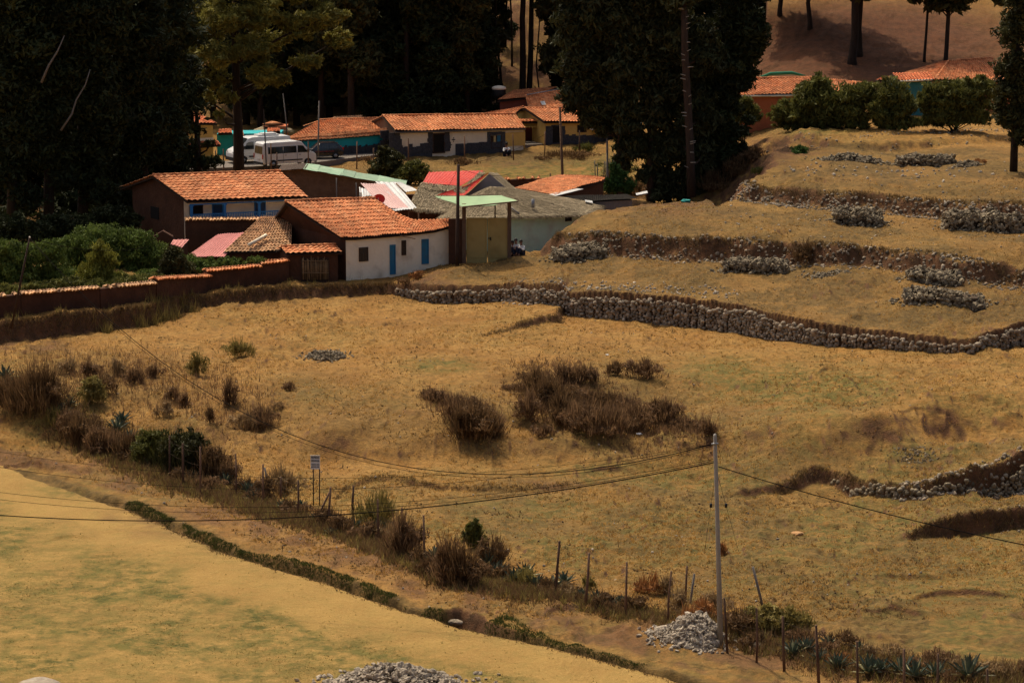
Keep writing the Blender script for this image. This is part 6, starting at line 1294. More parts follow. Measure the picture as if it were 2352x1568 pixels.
bush(GB, 'great domed dark-green bush', 188, [(250, 575, 80, 60), (200, 560, 55, 40), (300, 570, 60, 50), (330, 610, 50, 46), (180, 600, 60, 50), (240, 545, 60, 28), (300, 545, 40, 24), (355, 590, 34, 40), (290, 635, 70, 30), (160, 560, 30, 24)], 30000, 'leaf_bush', 2, .085)
bush(GB, 'golden-green conifer', 181, [(222, 628, 42, 34), (232, 590, 30, 30), (200, 650, 40, 22), (260, 645, 36, 22), (228, 572, 12, 22), (250, 600, 22, 26)], 9000, 'leaf_yel', 3, .085, -1.2, name='golden_conifer')
bush(GB, 'dark green shrub', 181, [(395, 600, 28, 34), (410, 620, 34, 26), (380, 632, 30, 20)], 9000, 'leaf_mid', 4, .09)
bush(GB, 'low bright green bush', 185, [(470, 612, 50, 20), (430, 625, 40, 22), (530, 605, 40, 14), (350, 640, 60, 26), (430, 608, 50, 24), (590, 598, 30, 8)], 15000, 'leaf_bush', 5, .085)
bush(GB, 'low green bush under the golden conifer', 179, [(150, 655, 50, 20), (300, 650, 50, 22), (80, 665, 40, 18), (20, 668, 50, 18), (220, 658, 50, 16), (360, 645, 50, 16)], 12000, 'leaf_bush2', 6, .085)
MB_ = 'leafy bushes on the bank below the road'
bush(MB_, 'dark leafy bush', 236, [(882, 385, 34, 36), (905, 370, 26, 26), (868, 400, 24, 22), (880, 350, 16, 16)], 6000, 'leaf_mid', 11, .16, 0, 1.8)
bush(MB_, 'lighter leafy bush', 235, [(945, 392, 34, 26), (965, 402, 26, 20), (925, 405, 28, 20)], 4500, 'leaf_bush2', 12, .16, 0, 1.8)
bush(MB_, 'fresh green bush beside the paling fence', 219, [(1402, 425, 20, 20), (1420, 405, 18, 18), (1440, 428, 22, 18), (1410, 385, 12, 12)], 5000, 'leaf_vivid', 13, .12, -.3, 2)
RB_ = 'bushes before the right-hand houses'
bush(RB_, 'tallest olive-green bush', 231, [(1872, 228, 56, 42), (1830, 250, 60, 30), (1885, 192, 26, 24), (1850, 205, 22, 16), (1905, 240, 50, 44), (1800, 265, 34, 22), (1830, 275, 50, 14), (1890, 272, 60, 18), (1820, 288, 50, 10), (1900, 288, 50, 12)], 13000, 'leaf_bush2', 21, .15)
bush(RB_, 'middle olive bush', 230, [(1960, 235, 44, 44), (1985, 215, 36, 32), (1950, 260, 40, 24), (1965, 272, 46, 14), (1965, 286, 44, 12)], 8000, 'leaf_bush2', 22, .15)
bush(RB_, 'brownish-green bush beside the teal wall', 229, [(2045, 215, 40, 34), (2070, 240, 44, 34), (2020, 245, 34, 28), (2040, 264, 50, 16), (2045, 280, 50, 12), (2050, 290, 44, 8), (2090, 282, 30, 12)], 9000, 'leaf_bush2', 23, .15)
bush(RB_, 'dark green bush under the hipped roof', 230, [(2160, 215, 44, 34), (2205, 210, 50, 34), (2250, 205, 44, 30), (2170, 242, 50, 26), (2230, 235, 50, 24), (2125, 235, 24, 26), (2160, 258, 50, 14), (2225, 256, 50, 12), (2165, 270, 60, 12), (2235, 268, 50, 12), (2130, 280, 40, 10), (2180, 280, 44, 10), (2240, 277, 44, 10)], 16000, 'leaf_bush2', 24, .15)
bush(RB_, 'smooth round bush by the orange wall', 230, [(1705, 255, 36, 30), (1690, 240, 28, 24), (1725, 262, 22, 20)], 5000, 'leaf_bush2', 25, .14)
bush(RB_, 'vivid green round bush above the stone terraces', 217, [(1836, 352, 20, 20), (1830, 362, 16, 12), (1845, 362, 14, 12)], 2600, 'leaf_vivid', 26, .10)
for g, l in SHR.items():
    l.sort(key=lambda q: (q[0], q[1]))
    wh = {HOL: 'in the hollow', LFT: 'on the left slope', FEN: 'along the wire fence', VIL: 'at the village edge', GB: 'behind the adobe wall', MB_: 'below the road', RB_: 'near the right-hand houses'}[g]
    for i, (_, _, o, d) in enumerate(l):
        o_ = ORD[i] if i < len(ORD) else ('thirty-' if i < 39 else 'forty-' if i < 49 else 'fifty-' if i < 59 else 'sixty-' if i < 69 else 'seventy-')+ORD[(i+1) % 10-1] if (i+1) % 10 else {40: 'fortieth', 50: 'fiftieth', 60: 'sixtieth', 70: 'seventieth', 80: 'eightieth'}[i+1]
        tag(o, f'{d}, {o_} from the left {wh}', 'bush' if 'bush' in o.name else 'shrub', g)
# ---------------------------------------------------------------- agaves
def agave_proto(seed, n=26):
    r = np.random.default_rng(seed); m = MB()
    for i in range(n):
        f = i/n; az = i*2.399; el = math.radians(12+72*f+r.normal(0, 5)); L = r.uniform(.75, 1.05)*(1-.15*f); w_ = .085
        d = np.array([math.cos(az)*math.cos(el), math.sin(az)*math.cos(el), math.sin(el)]); s = np.array([-math.sin(az), math.cos(az), 0]); up = np.cross(d, s)*-1
        up = up if up[2] > 0 else -up; V = []; st = [(0, .7), (.35, 1), (.7, .75), (1, .02)]
        for t, ww in st:
            bend = -.12*t*t*math.cos(el)*L; c = d*L*t+UP*bend
            V += [c-s*w_*ww+up*.03, c-up*.03*ww, c+s*w_*ww+up*.03]
        F = [(3*k+a, 3*k+a+1, 3*k+a+4, 3*k+a+3) for k in range(3) for a in (0, 1)]
        dead = .8+.2*r.random() if (f < .18 and r.random() < .5) or r.random() < .06 else r.random()*.58
        m.add(V, F, dead)
    return m
AG = []
am = [agave_proto(s) for s in (1, 2, 3)]; amesh = []
for q in am:
    o = q.build('agave', M['agave'], loc=(0, 0, 0)); amesh.append(o)
AGP = [(20, 905, 1.3), (12, 870, 1.2), (140, 955, 1.1), (160, 935, .9), (268, 995, 1.2), (282, 978, 1), (300, 1018, 1), (340, 1040, .9), (362, 1032, .9), (420, 1080, .9), (446, 1100, .9), (500, 1098, .8), (520, 1112, .9), (572, 1135, 1), (585, 1150, .9), (650, 1170, .7), (692, 1168, .6), (725, 1195, .7), (815, 1212, .9), (838, 1226, .7), (870, 1216, .8), (985, 1300, .8), (1000, 1285, .9), (1040, 1296, .9), (1105, 1318, .9), (1120, 1300, 1.1), (1145, 1326, 1), (1180, 1340, 1), (1208, 1330, 1), (1232, 1350, 1), (1270, 1352, 1), (1296, 1340, .9), (1370, 1385, .8), (1400, 1395, .8), (1425, 1390, .7), (1445, 1400, .7), (1822, 1505, 1), (1852, 1500, .9), (1884, 1522, .9), (1922, 1538, 1.), (1995, 1552, 1.15), (2022, 1548, .9), (2072, 1548, 1.2), (2102, 1562, 1.1), (2225, 1566, 1.35), (1905, 1480, .8), (1335, 1372, .7), (760, 1230, .6), (930, 1250, .7), (390, 1062, .8), (1060, 1320, .8), (2150, 1560, 1), (1975, 1500, .6)]
AGP.sort()
for i, (vx, vy, s) in enumerate(AGP):
    c = G(vx, vy); o = amesh[i % 3]
    if i >= 3: o = o.copy(); C.objects.link(o)
    o.location = tuple(c+UP*.02); s *= .84; o.scale = (s, s, s*(.9+.2*rT.random())); o.rotation_euler = (rT.normal(0, .08), rT.normal(0, .08), rT.random()*6)
    oo = ORD[i] if i < 30 else ('thirty-' if i < 39 else 'forty-' if i < 49 else 'fifty-')+ORD[(i+1) % 10-1] if (i+1) % 10 else {40: 'fortieth', 50: 'fiftieth'}[i+1]
    tag(o, f'blue-green agave, {oo} from the left along the wire fence', 'agave', 'agaves along the wire fence')
# ---------------------------------------------------------------- grass (uncountable)
def tufts(name, X, Y, h, wd, mk, seed, blades=4, lean=.5):
    r = np.random.default_rng(seed); X = np.repeat(X, blades)+r.normal(0, .05, len(X)*blades); Y = np.repeat(Y, blades)+r.normal(0, .05, len(Y)*blades); h = np.repeat(h, blades)*r.uniform(.5, 1.2, len(X)); n = len(X)
    Z = hv(X, Y)-.01; d = np.stack([r.normal(0, lean, n), r.normal(0, lean, n), np.ones(n)], 1); d /= np.linalg.norm(d, axis=1)[:, None]
    P = np.stack([X, Y, Z], 1); T = P+d*h[:, None]; a = r.random(n)*6.28; s = np.stack([np.cos(a), np.sin(a), 0*a], 1)*(wd*r.uniform(.5, 1.3, n))[:, None]
    m = MB(); m.add(np.stack([P-s, P+s, T], 1).reshape(-1, 3), np.arange(3*n).reshape(n, 3), np.repeat(np.repeat(r.random(n//blades), blades)*.7+r.random(n)*.3, 3))
    o = m.build(name, M[mk], loc=(0, 0, 0)); o['kind'] = 'stuff'; return o
r = np.random.default_rng(99)
n = 64000; D = 1/r.uniform(1/200, 1/112, n); X = r.uniform(-1.08, 1.08, n)*D*.179
dd = DITCH.q(X, D)[0]; p = ss(.42, .6, fbm(X/4, D/4, 66, 4)); ok = (dd > 2.2) & (r.random(n) < .25+p*.75); tufts('dry_grass', X[ok], D[ok], r.uniform(.05, .16, ok.sum()), .030, 'grass', 1)
n = 28000; D = 1/r.uniform(1/235, 1/112, n); X = r.uniform(-1.08, 1.08, n)*D*.179
dd = DITCH.q(X, D)[0]; p = ss(.53, .66, fbm(X/3, D/3, 67, 4)); ok = (dd > 2.2) & (r.random(n) < p); tufts('brown_grass', X[ok], D[ok], r.uniform(.05, .17, ok.sum()), .030, 'grass_dk', 2)
n = 26000; D = 1/r.uniform(1/128, 1/98, n); X = r.uniform(-1.08, .5, n)*D*.179; dd = DITCH.q(X, D)[0]; p = ss(.45, .6, fbm(X/2, D/2.5, 68, 4)); ok = (dd < -.3) & (r.random(n) < .15+.85*p*(dd < -4)); tufts('field_stubble', X[ok], D[ok], r.uniform(.03, .075, ok.sum()), .028, 'grass_olive', 7, 3, .8)
# ditch grass and fringe on the banks
P = []
for L, a0, a1, n, lo, hi in ((DITCH, 8, 44, 5200, .55, 1.5), ):
    q = []
    n = 9000
    for k in range(n):
        p, nn, _ = L.at(r.uniform(a0, a1)); wd = float(np.interp(p[0], L.p[:, 0], L.v[1])); q.append(p+nn*r.uniform(lo*wd*1.1, wd*1.15))
    q = np.array(q); gk = fbm(q[:, 0]/1.1, q[:, 1]/1.1, 5, 3) > .33; hh = r.uniform(.04, .13, n)*np.where(q[:, 0] > 2, .7, 1); tufts('ditch_grass', q[:, 0][gk], q[:, 1][gk], hh[gk], .02, 'grass_green', 3, 3, .3)
q = []
for L, a0, n, off, hh in ((S1, 12, 3600, .35, .2), (S2, 12, 1500, 1.0, .2), (S3, 14, 1300, 1.3, .2), (F5, 3, 1300, .3, .16), (F6, 1, 900, .25, .16), (F7, .5, 400, .2, .12), (F8, .5, 500, .25, .1), (DITCH, 10, 1800, -.05, .1)):
    for k in range(n):
        p, nn, _ = L.at(r.uniform(a0, L.cum[-1]-1)) if L is not S1 else L.at(r.uniform(a0, L.cum[9])); q.append([*(p+nn*(off+r.normal(0, .16))), hh*r.uniform(.6, 1.5)])
q = np.array(q); tufts('bank_grass', q[:, 0], q[:, 1], q[:, 2], .022, 'grass_dk', 4, 4, .5)
# tall dry weeds on top of the bank below the adobe wall
q = []
for k in range(22):
    a = r.uniform(16, S1.cum[9]-1); p, nn, _ = S1.at(a); c = p+nn*r.uniform(.4, .9)
    for j in range(int(r.integers(5, 12))): q.append([c[0]+r.normal(0, .15), c[1]+r.normal(0, .1), r.uniform(.4, .95)])
for k in range(7):
    a = r.uniform(20, 34); p, nn, _ = S1.at(a)
    for j in range(26): q.append([p[0]+r.normal(0, .3), p[1]-.25+r.normal(0, .1), r.uniform(.8, 1.5)])
q = np.array(q); tufts('dry_weeds', q[:, 0], q[:, 1], q[:, 2]*.8, .014, 'twig_olive', 5, 3, .22)

# undergrowth that binds the fence line and the hollow together
def region_px(n, quads, seed):
    rr = np.random.default_rng(seed); out = []
    for (x0, y0, x1, y1, w_, k) in quads:
        for _ in range(int(n*k)):
            t = rr.random(); g_ = PZ(x0+(x1-x0)*t+rr.normal(0, w_), y0+(y1-y0)*t+rr.normal(0, w_*.55), .3); out.append(g_[:2])
    return np.array(out)
FQ = [(0, 930, 200, 1000, 26, .12), (200, 1010, 420, 1090, 26, .16), (380, 1085, 620, 1150, 20, .16), (600, 1150, 860, 1230, 18, .16), (840, 1235, 1060, 1330, 20, .16), (1050, 1320, 1320, 1365, 18, .14), (1300, 1365, 1640, 1425, 20, .14), (1640, 1430, 1900, 1500, 22, .14), (1880, 1500, 2360, 1560, 26, .22)]
q = region_px(9000, FQ, 1); tufts('fence_weeds', q[:, 0], q[:, 1], np.random.default_rng(2).uniform(.12, .55, len(q)), .022, 'twig_dark', 11, 4, .5)
q = region_px(5200, FQ, 3); tufts('fence_grass', q[:, 0], q[:, 1], np.random.default_rng(4).uniform(.12, .48, len(q)), .022, 'twig_olive', 12, 4, .45)
HQ = [(1000, 935, 1130, 985, 24, .3), (1210, 910, 1400, 970, 40, .8), (1330, 900, 1500, 985, 36, .6), (1450, 960, 1630, 990, 22, .4), (1190, 880, 1340, 870, 22, .2)]
q = region_px(1700, HQ, 5); q[:, 1] += 0; tufts('hollow_weeds', q[:, 0], q[:, 1]-3.0, np.random.default_rng(6).uniform(.1, .5, len(q)), .022, 'twig_brown', 13, 4, .45)
LQ = [(60, 850, 420, 900, 34, .5), (150, 900, 620, 970, 34, .7), (300, 840, 640, 960, 40, .4)]
q = region_px(1500, LQ, 7); tufts('slope_weeds', q[:, 0], q[:, 1]-3.0, np.random.default_rng(8).uniform(.12, .65, len(q)), .016, 'twig_brown', 14, 3, .25)
# ================================================================ FENCE, POLES, CABLES, SIGN
K_ = .9408
def upright(top, bot, D=None):
    """foot on the land, head at its seen place, both at the same distance"""
    f = G(bot[0], bot[1]) if D is None else PD(bot[0], bot[1], D)
    return f, PD(top[0], top[1], f[1])
FP = [(414, 1063, 414, 1172), (446, 1082, 447, 1192), (489, 1090, 489, 1209), (575, 1107, 575, 1211), (642, 1133, 643, 1228), (686, 1164, 686, 1219), (728, 1171, 727, 1260), (807, 1189, 801, 1284), (863, 1185, 862, 1269), (922, 1218, 925, 1323), (981, 1238, 985, 1352), (1034, 1257, 1036, 1374), (1366, 1320, 1355, 1451), (1438, 1349, 1428, 1481), (1530, 1371, 1526, 1506), (1639, 1393, 1630, 1521), (1768, 1459, 1777, 1591), (1847, 1483, 1847, 1618), (1911, 1504, 1915, 1641), (1992, 1525, 2000, 1676), (2092, 1565, 2096, 1712), (2207, 1583, 2207, 1735), (2290, 1595, 2293, 1750), (2410, 1632, 2412, 1775)]
M['post_wood'] = mat('weathered_post', [(.085, .045, .028), (.16, .09, .055), (.22, .14, .09)], 3, .9, .5, 10, stretch=(4, 4, .5), tint=.4)
f0 = G(FP[10][0]*K_, FP[10][3]*K_)
M['rust_wire'] = mat('rusty_wire', [(.05, .035, .025), (.08, .055, .04)], 2, .9, spec=.05)
fence = empty('wire_fence', f0, 'rustic wire fence on crooked wooden posts running between path and pasture', 'fence')
tops = []; feet = []
for i, (x0, y0, x1, y1) in enumerate(FP):
    a, b = upright((x0*K_, y0*K_), (x1*K_, y1*K_)); tops.append(b); feet.append(a); r = np.random.default_rng(i)
    m = MB(); mid = (a+b)/2+[r.normal(0, .02), 0, 0]; R0 = r.uniform(.042, .06); m.tube([a-UP*.3, mid, b], [R0*1.1, R0, R0*.85], 7, r.random()); m.build('post', M['post_wood'], fence)
for k, h in enumerate((.35, .62, .9)):
    for seg in ((0, 12), (12, 24)):
        pts = [];
        for i in range(*seg):
            p = feet[i]+(tops[i]-feet[i])*h+np.array([0, -.05, 0])
            if pts: q = pts[-1]; pts.append((p+q)/2-UP*.05)
            pts.append(p)
        m = MB(); m.tube(pts, .005, 4, smooth=False); m.build('wire', M['rust_wire'], fence)
# join over the gap
m = MB(); m.tube([feet[11]+(tops[11]-feet[11])*.62, (feet[11]+tops[12])/2+UP*.2, feet[12]+(tops[12]-feet[12])*.62], .005, 4); m.build('wire', M['rust_wire'], fence)
for (x0, y0, x1, y1, mk) in ((646, 1141, 660, 1211, 'wood_grey'), (804, 1202, 765, 1279, 'post_wood')):
    a, b = upright((x0*K_, y0*K_), (x1*K_, y1*K_)); m = MB(); m.tube([a-UP*.1, b], [.055, .045], 6); m.build('brace', M[mk], fence)
for lab, q, mk, R0 in (('brown stake standing behind the fence line, taller of the close pair', (1677, 1381, 1673, 1461), 'post_wood', .05), ('grey stake leaning right, close beside the brown stake', (1695, 1400, 1683, 1472), 'wood_grey', .055), ('grey stake leaning left over the yellow-olive bushes', (1838, 1383, 1865, 1474), 'wood_grey', .06)):
    a, b = upright((q[0]*K_, q[1]*K_), (q[2]*K_, q[3]*K_)); m = MB(); m.tube([a-UP*.3, b], [R0, R0*.85], 7); o = m.build('stake', M[mk], loc=tuple(a)); tag(o, lab, 'stake')
# concrete pole
M['concrete'] = mat('concrete', [(.30, .28, .24), (.40, .37, .32)], 3, .85, .2, 15, stretch=(2, 2, .4), dirt=((.22, .19, .15), 1, .4))
cf = G(1656, 1479); ct_ = PD(1642, 996, cf[1]); cp = empty('concrete_pole', cf, 'tall tapering pale concrete utility pole standing at the rubble heap', 'utility pole')
m = MB(); k = mpp(cf[1]); m.tube([cf-UP*.5, cf+(ct_-cf)*.5, ct_-(ct_-cf)*.012, ct_], [7*k, 5.3*k, 4.3*k, 2.5*k], 14); m.build('shaft', M['concrete'], cp)
def onp(vy): t = (1479-vy)/(1479-996); return cf+(ct_-cf)*t
m = MB(); p = onp(1018); m.tube([p-UP*.04, p+UP*.04], [5.2*k, 5.2*k], 14); m.tube([p+[-.15, -.08, 0], p+[.12, -.1, .02]], .03, 5); m.build('clamp', M['steel'], cp)
M['cable'] = mat('black_cable', [(.010, .009, .008), (.016, .014, .012)], 2, 1.0, spec=0)
def cable(label, a, b, sag, r_=.018, mid=None, n=24):
    a = np.asarray(a, float); b = np.asarray(b, float); m = MB(); pts = [a+(b-a)*t-UP*sag*4*t*(1-t) for t in np.linspace(0, 1, n)]
    m.tube(pts, r_, 5); o = m.build('cable', M['cable'], loc=tuple(a)); return tag(o, label, 'cable')
# tilted dark pole at the left
tf, tt = upright((68, 546), (25, 735), 166.8); tp_ = empty('leaning_pole', tf, 'dark thin pole leaning right before the long adobe wall', 'pole')
m = MB(); m.tube([tf-UP*.5, tt], [.07, .055], 7); m.build('shaft', M['wood_dark'], tp_); m = MB(); m.tube([tt-UP*.03, tt+UP*.08], [.06, .04], 7); m.build('cap', M['white'], tp_)
def sag_to(a, b, vx, vy):
    """sag that brings the middle of the span through view height vy (at column vx)"""
    best = (1e9, 0)
    for s in np.arange(0, 6, .05):
        for t in np.linspace(.02, .98, 60):
            q = a+(b-a)*t-UP*s*4*t*(1-t); x, y = proj(*q)
            if abs(x-vx) < 14: e = abs(y-vy); best = min(best, (e, s))
    return best[1]
A = onp(1018); s = sag_to(tt, A, 960, 1108); cable('long sagging cable from the leaning pole to the concrete pole', tt, A, s, .019)
cable('second strand of the long cable, slightly lower', tt-UP*.1, A-UP*.05, s+.12, .010)
LC = [(-420, 1138, 660, 1190, 1060, 'lowest thick cable crossing the foreground from the concrete pole to the left', .022), (-420, 1080, 660, 1176, 1056, 'thin cable just above the thick one at the left', .009), (-420, 1060, 600, 1165, 1052, 'second thin cable above the thick one at the left', .009), (-420, 985, 500, 1120, 1018, 'thin cable crossing the path highest at the left', .009), (-420, 950, 420, 1085, 1018, 'topmost faint cable crossing the left slope', .007)]
for x0, y0, mx_, my_, ya, lab, rr_ in LC:
    a = PD(x0, y0, 118); b = onp(ya); cable(lab, a, b, sag_to(a, b, mx_, my_), rr_, n=40)
b = PD(2700, 1312, 100); a = onp(1070)+[.1, 0, 0]; cable('cable running from the concrete pole down to the right edge', a, b, .35, .02)
for lab, x1, y1, ix, iy in (('left stay wire of the concrete pole with a small insulator', 1618, 1270, 1626, 1160), ('right stay wire of the concrete pole with a small insulator', 1698, 1270, 1682, 1160)):
    a = onp(1075); b = PD(x1, y1, cf[1]+6); o = empty('stay_wire', a, lab, 'wire'); m = MB(); m.tube([a, b], .007, 4); m.build('wire', M['cable'], o); q = a+(b-a)*.42; m = MB(); m.tube([q-UP*.08, q+UP*.08], [.05, .06], 6); m.build('insulator', M['plastic_black'], o)
a = PD(70, 546, 166.8); cable('cable from the leaning pole back to the brown gable', tt, PD(372, 560, 190), .6, .02)
# wooden poles of the village
for lab, x0, y0, x1, y1, D, R0, mk in (('dark wooden pole rising in front of the ochre gate', 1053, 378, 1050, 575, 188.6, .125, 'wood_dark'), ('tall brown wooden pole behind the orange tiled barn', 1286, 246, 1292, 404, 228, .11, 'wood'), ('pale wooden pole before the teal compound wall', 733, 232, 731, 334, 247, .07, 'wood_grey'), ('thin leaning pole above the thatched kiosk', 650, 215, 658, 284, 256, .05, 'wood_grey'), ('slim dark pole before the nearer white van', 606, 250, 612, 392, 236, .055, 'wood_dark'), ('grey pole beside the paling fence under the drooping eucalyptus', 1394, 304, 1396, 420, 226, .09, 'wood_grey')):
    a = PD(x1, y1, D); b = PD(x0, y0, D); m = MB(); m.tube([[*a[:2], a[2]-1.0], a, b], [R0, R0, R0*.8], 8); o = m.build('wooden_pole', M[mk], loc=tuple(a)); tag(o, lab, 'pole')
p = PD(1053, 385, 188.6); cable('service cable from the dark pole to the thatched ridge', p, PD(1170, 400, 206), .3, .012); cable('service cable from the dark pole to the green canopy corner', p, PD(1010, 455, 192), .15, .01)
cable('cable from the dark pole to the tall brown pole', p+UP*.1, PD(1288, 285, 228), .5, .012)
# line of thin stakes on the road bank
for i, (x0, y0, x1, y1, D) in enumerate(((495, 346, 495, 392, 238), (513, 342, 514, 390, 238), (622, 330, 623, 372, 239), (636, 350, 636, 378, 239), (708, 325, 708, 368, 241), (820, 325, 819, 360, 246), (858, 340, 857, 386, 240), (938, 318, 938, 352, 250), (1067, 313, 1067, 340, 253), (1178, 308, 1180, 338, 253.5), (1252, 302, 1251, 330, 256), (1331, 300, 1331, 330, 258), (832, 415, 831, 435, 232), (843, 412, 847, 436, 232), (1264, 398, 1263, 418, 226))):
    a = PD(x1, y1, D); b = PD(x0, y0, D); a[2] = min(a[2], GZ(a[0], a[1])); m = MB(); m.tube([a-UP*.3, b], [.06, .05], 6, (i*.37) % 1); o = m.build('stake', M['post_wood'], loc=tuple(a)); tag(o, f'thin wooden stake, {ORD[i]} from the left along the bank below the road' if i < 12 else ['short crooked stake left of the leafy bushes', 'short leaning stake left of the leafy bushes', 'short dark stake left of the brown pole on the green plot'][i-12], 'stake', 'stakes along the road bank' if i < 12 else None)
# paling fence
pf = empty('paling_fence', PD(1410, 400, 230), 'irregular paling fence climbing beside the green plot under the eucalyptus', 'fence'); r = np.random.default_rng(8)
for i in range(17):
    t = i/16; vx = 1372+t*100+r.normal(0, 2); vy = 412-t*62; D = 226+t*20; a = PD(vx, vy, D); h = r.uniform(.9, 1.5); m = MB(); m.tube([a-UP*.6, a+UP*h+[r.normal(0, .08), 0, 0]], [.05, .04], 5, r.random()); m.build('pale', M['wood_grey'], pf)
# ---- sign
sf = G(772, 1160); D = sf[1]; M['sign_white'] = mat('sign_paint', [(.62, .62, .60), (.72, .72, .70)], 2, .5); M['ink'] = mat('black_lettering', [(.02, .02, .02), (.03, .03, .03)], 2, .6)
sg = empty('notice_board', sf, 'small white notice board with black lettering on two thin legs by the fence', 'sign')
K3 = K_
tl, tr = PD(758*K3, 1110*K3, D), PD(781*K3, 1113*K3, D); bl = PD(759*K3, 1143*K3, D); W_ = tr[0]-tl[0]; H_ = tl[2]-bl[2]; c = (tl+tr)/2-UP*H_/2
m = MB(); m.box(c, W_, .03, H_); bo = m.build('board', M['sign_white'], sg)
m = MB(); m.box(c+UP*(H_/2+.01)-[0, .02, 0], W_+.02, .02, .03); fr = m.build('top_rail', M['white'], sg)
for vx, y0, y1 in ((765, 1143, 1232), (780, 1145, 1237)):
    a, b = PD(vx*K3, y1*K3, D), PD(vx*K3, y0*K3, D); m = MB(); m.tube([a-UP*.3, b+[0, .03, .1]], .028, 6); m.build('leg', M['wood_dark'], sg)
for j, (txt, hh, zz) in enumerate((('PROPIEDAD', .15, .36), ('PRIVADA', .15, .12), ('TERRENO AREA', .09, -.16), ('METROS 1000', .09, -.33))):
    cu = bpy.data.curves.new('lettering', 'FONT'); cu.body = txt; cu.size = 1; cu.align_x = 'CENTER'; cu.align_y = 'CENTER'; cu.extrude = .004; cu.offset = .02
    to = bpy.data.objects.new('lettering', cu); C.objects.link(to); bpy.context.view_layer.update(); dg = bpy.context.evaluated_depsgraph_get(); me = bpy.data.meshes.new_from_object(to.evaluated_get(dg)); bpy.data.objects.remove(to)
    xs = [v.co.x for v in me.vertices]; ys = [v.co.y for v in me.vertices]; sx = W_*.86/(max(xs)-min(xs)); sy = H_*hh/(max(ys)-min(ys)); ym = (max(ys)+min(ys))/2
    for v in me.vertices: x, y, z = v.co; v.co = (x*sx, -z, (y-ym)*sy)
    me.materials.clear(); me.materials.append(M['ink']); lo = bpy.data.objects.new('lettering', me); C.objects.link(lo); lo.parent = bo; lo.location = tuple(c-sf+np.array([0, -.022, H_*zz]))
# ================================================================ VEHICLES
def rot2(p, yaw): c, s = math.cos(yaw), math.sin(yaw); return np.stack([p[:, 0]*c-p[:, 1]*s, p[:, 0]*s+p[:, 1]*c, p[:, 2]], 1)
M['van_paint'] = mat('white_van_paint', [(.62, .62, .60), (.70, .70, .68)], 1, .3, spec=.5)
M['suv_paint'] = mat('black_car_paint', [(.012, .013, .016), (.02, .021, .025)], 1, .18, spec=.6)
M['car_glass'] = mat('car_glass', [(.012, .015, .016), (.02, .024, .025)], 1, .08, spec=.7)
M['trim'] = mat('black_trim', [(.015, .015, .015), (.025, .025, .025)], 2, .6)
M['tyre'] = mat('tyre_rubber', [(.012, .012, .012), (.02, .02, .02)], 2, .8)
M['rim'] = mat('wheel_rim', [(.25, .25, .25), (.32, .32, .32)], 2, .35, metal=.6)
M['tail'] = mat('red_tail_lamp', [(.35, .01, .01), (.45, .015, .01)], 2, .25)
M['lamp'] = mat('lamp_glass', [(.55, .55, .52), (.65, .65, .62)], 2, .15)
def vehicle(name, label, cat, loc, yaw, prof, W, paint, windows, wheels, parts, tum=.12, R_=.33):
    """prof: side outline (x, z) from rear to front, extruded to width W with bevelled edges and inward-leaning upper sides"""
    o = empty(name, loc, label, cat, rz=yaw)
    b = bmesh.new(); zt = max(z for _, z in prof); zs = zt*.5
    def half(z): return W/2-max(0, z-zs)/(zt-zs)*tum
    va = [b.verts.new((x, half(z), z)) for x, z in prof]; vb = [b.verts.new((x, -half(z), z)) for x, z in prof]
    b.faces.new(va[::-1]); b.faces.new(vb); n = len(prof)
    for i in range(n): b.faces.new((va[i], va[(i+1) % n], vb[(i+1) % n], vb[i]))
    bmesh.ops.recalc_face_normals(b, faces=b.faces)
    bmesh.ops.bevel(b, geom=[e for e in b.edges if e.calc_length() > .02], offset=.055, segments=3, profile=.6, affect='EDGES')
    me = bpy.data.meshes.new('body'); b.to_mesh(me); b.free(); me.materials.append(paint)
    for p in me.polygons: p.use_smooth = True
    bo = bpy.data.objects.new('body', me); link(bo, o)
    try: me.set_sharp_from_angle(angle=math.radians(40))
    except Exception: pass
    def panel(nm, pts, m_, out=.012, par=None, th=.03):
        """flat panel on a flank: pts (x, z) ; side=+1/-1 by sign of out"""
        for s in (1, -1):
            m = MB(); P = [np.array([x, s*(half(z)+abs(out)), z]) for x, z in pts]; m.prism(P, (0, -s*th, 0)); q = m.build(nm, m_, None, loc=(0, 0, 0), recalc=True); q.parent = par or o
    for nm, pts in windows: panel(nm, pts, M['car_glass'])
    for x in wheels:
        for s in (1, -1):
            m = MB(); m.tube([[x, s*(W/2-.24), R_], [x, s*(W/2+.01), R_]], R_, 20); t = m.build('wheel', M['tyre'], None, loc=(0, 0, 0)); t.parent = o
            m = MB(); m.tube([[x, s*(W/2-.02), R_], [x, s*(W/2+.025), R_]], [R_*.6, R_*.55], 14); rr = m.build('rim', M['rim'], None, loc=(0, 0, 0)); rr.parent = t
            m = MB(); N_ = 12; V = [[x+(R_+.07)*math.cos(math.pi*i/N_), s*(W/2+.006), R_+(R_+.07)*math.sin(math.pi*i/N_)] for i in range(N_+1)]; m.prism(V, (0, -s*.1, 0)); q = m.build('wheel_arch', M['trim'], None, loc=(0, 0, 0), recalc=True); q.parent = o
    for nm, m_, box in parts:
        m = MB(); x0, x1, y0, y1, z0, z1 = box; m.box([(x0+x1)/2, (y0+y1)/2, (z0+z1)/2], x1-x0, y1-y0, z1-z0); q = m.build(nm, m_, None, loc=(0, 0, 0)); q.parent = o
    return o, half
VP = [(0, .42), (.02, 1.25), (.10, 2.28), (.25, 2.40), (3.6, 2.42), (4.0, 2.33), (4.75, 1.45), (5.25, 1.22), (5.42, .95), (5.42, .42), (5.2, .32), (.15, .32)]
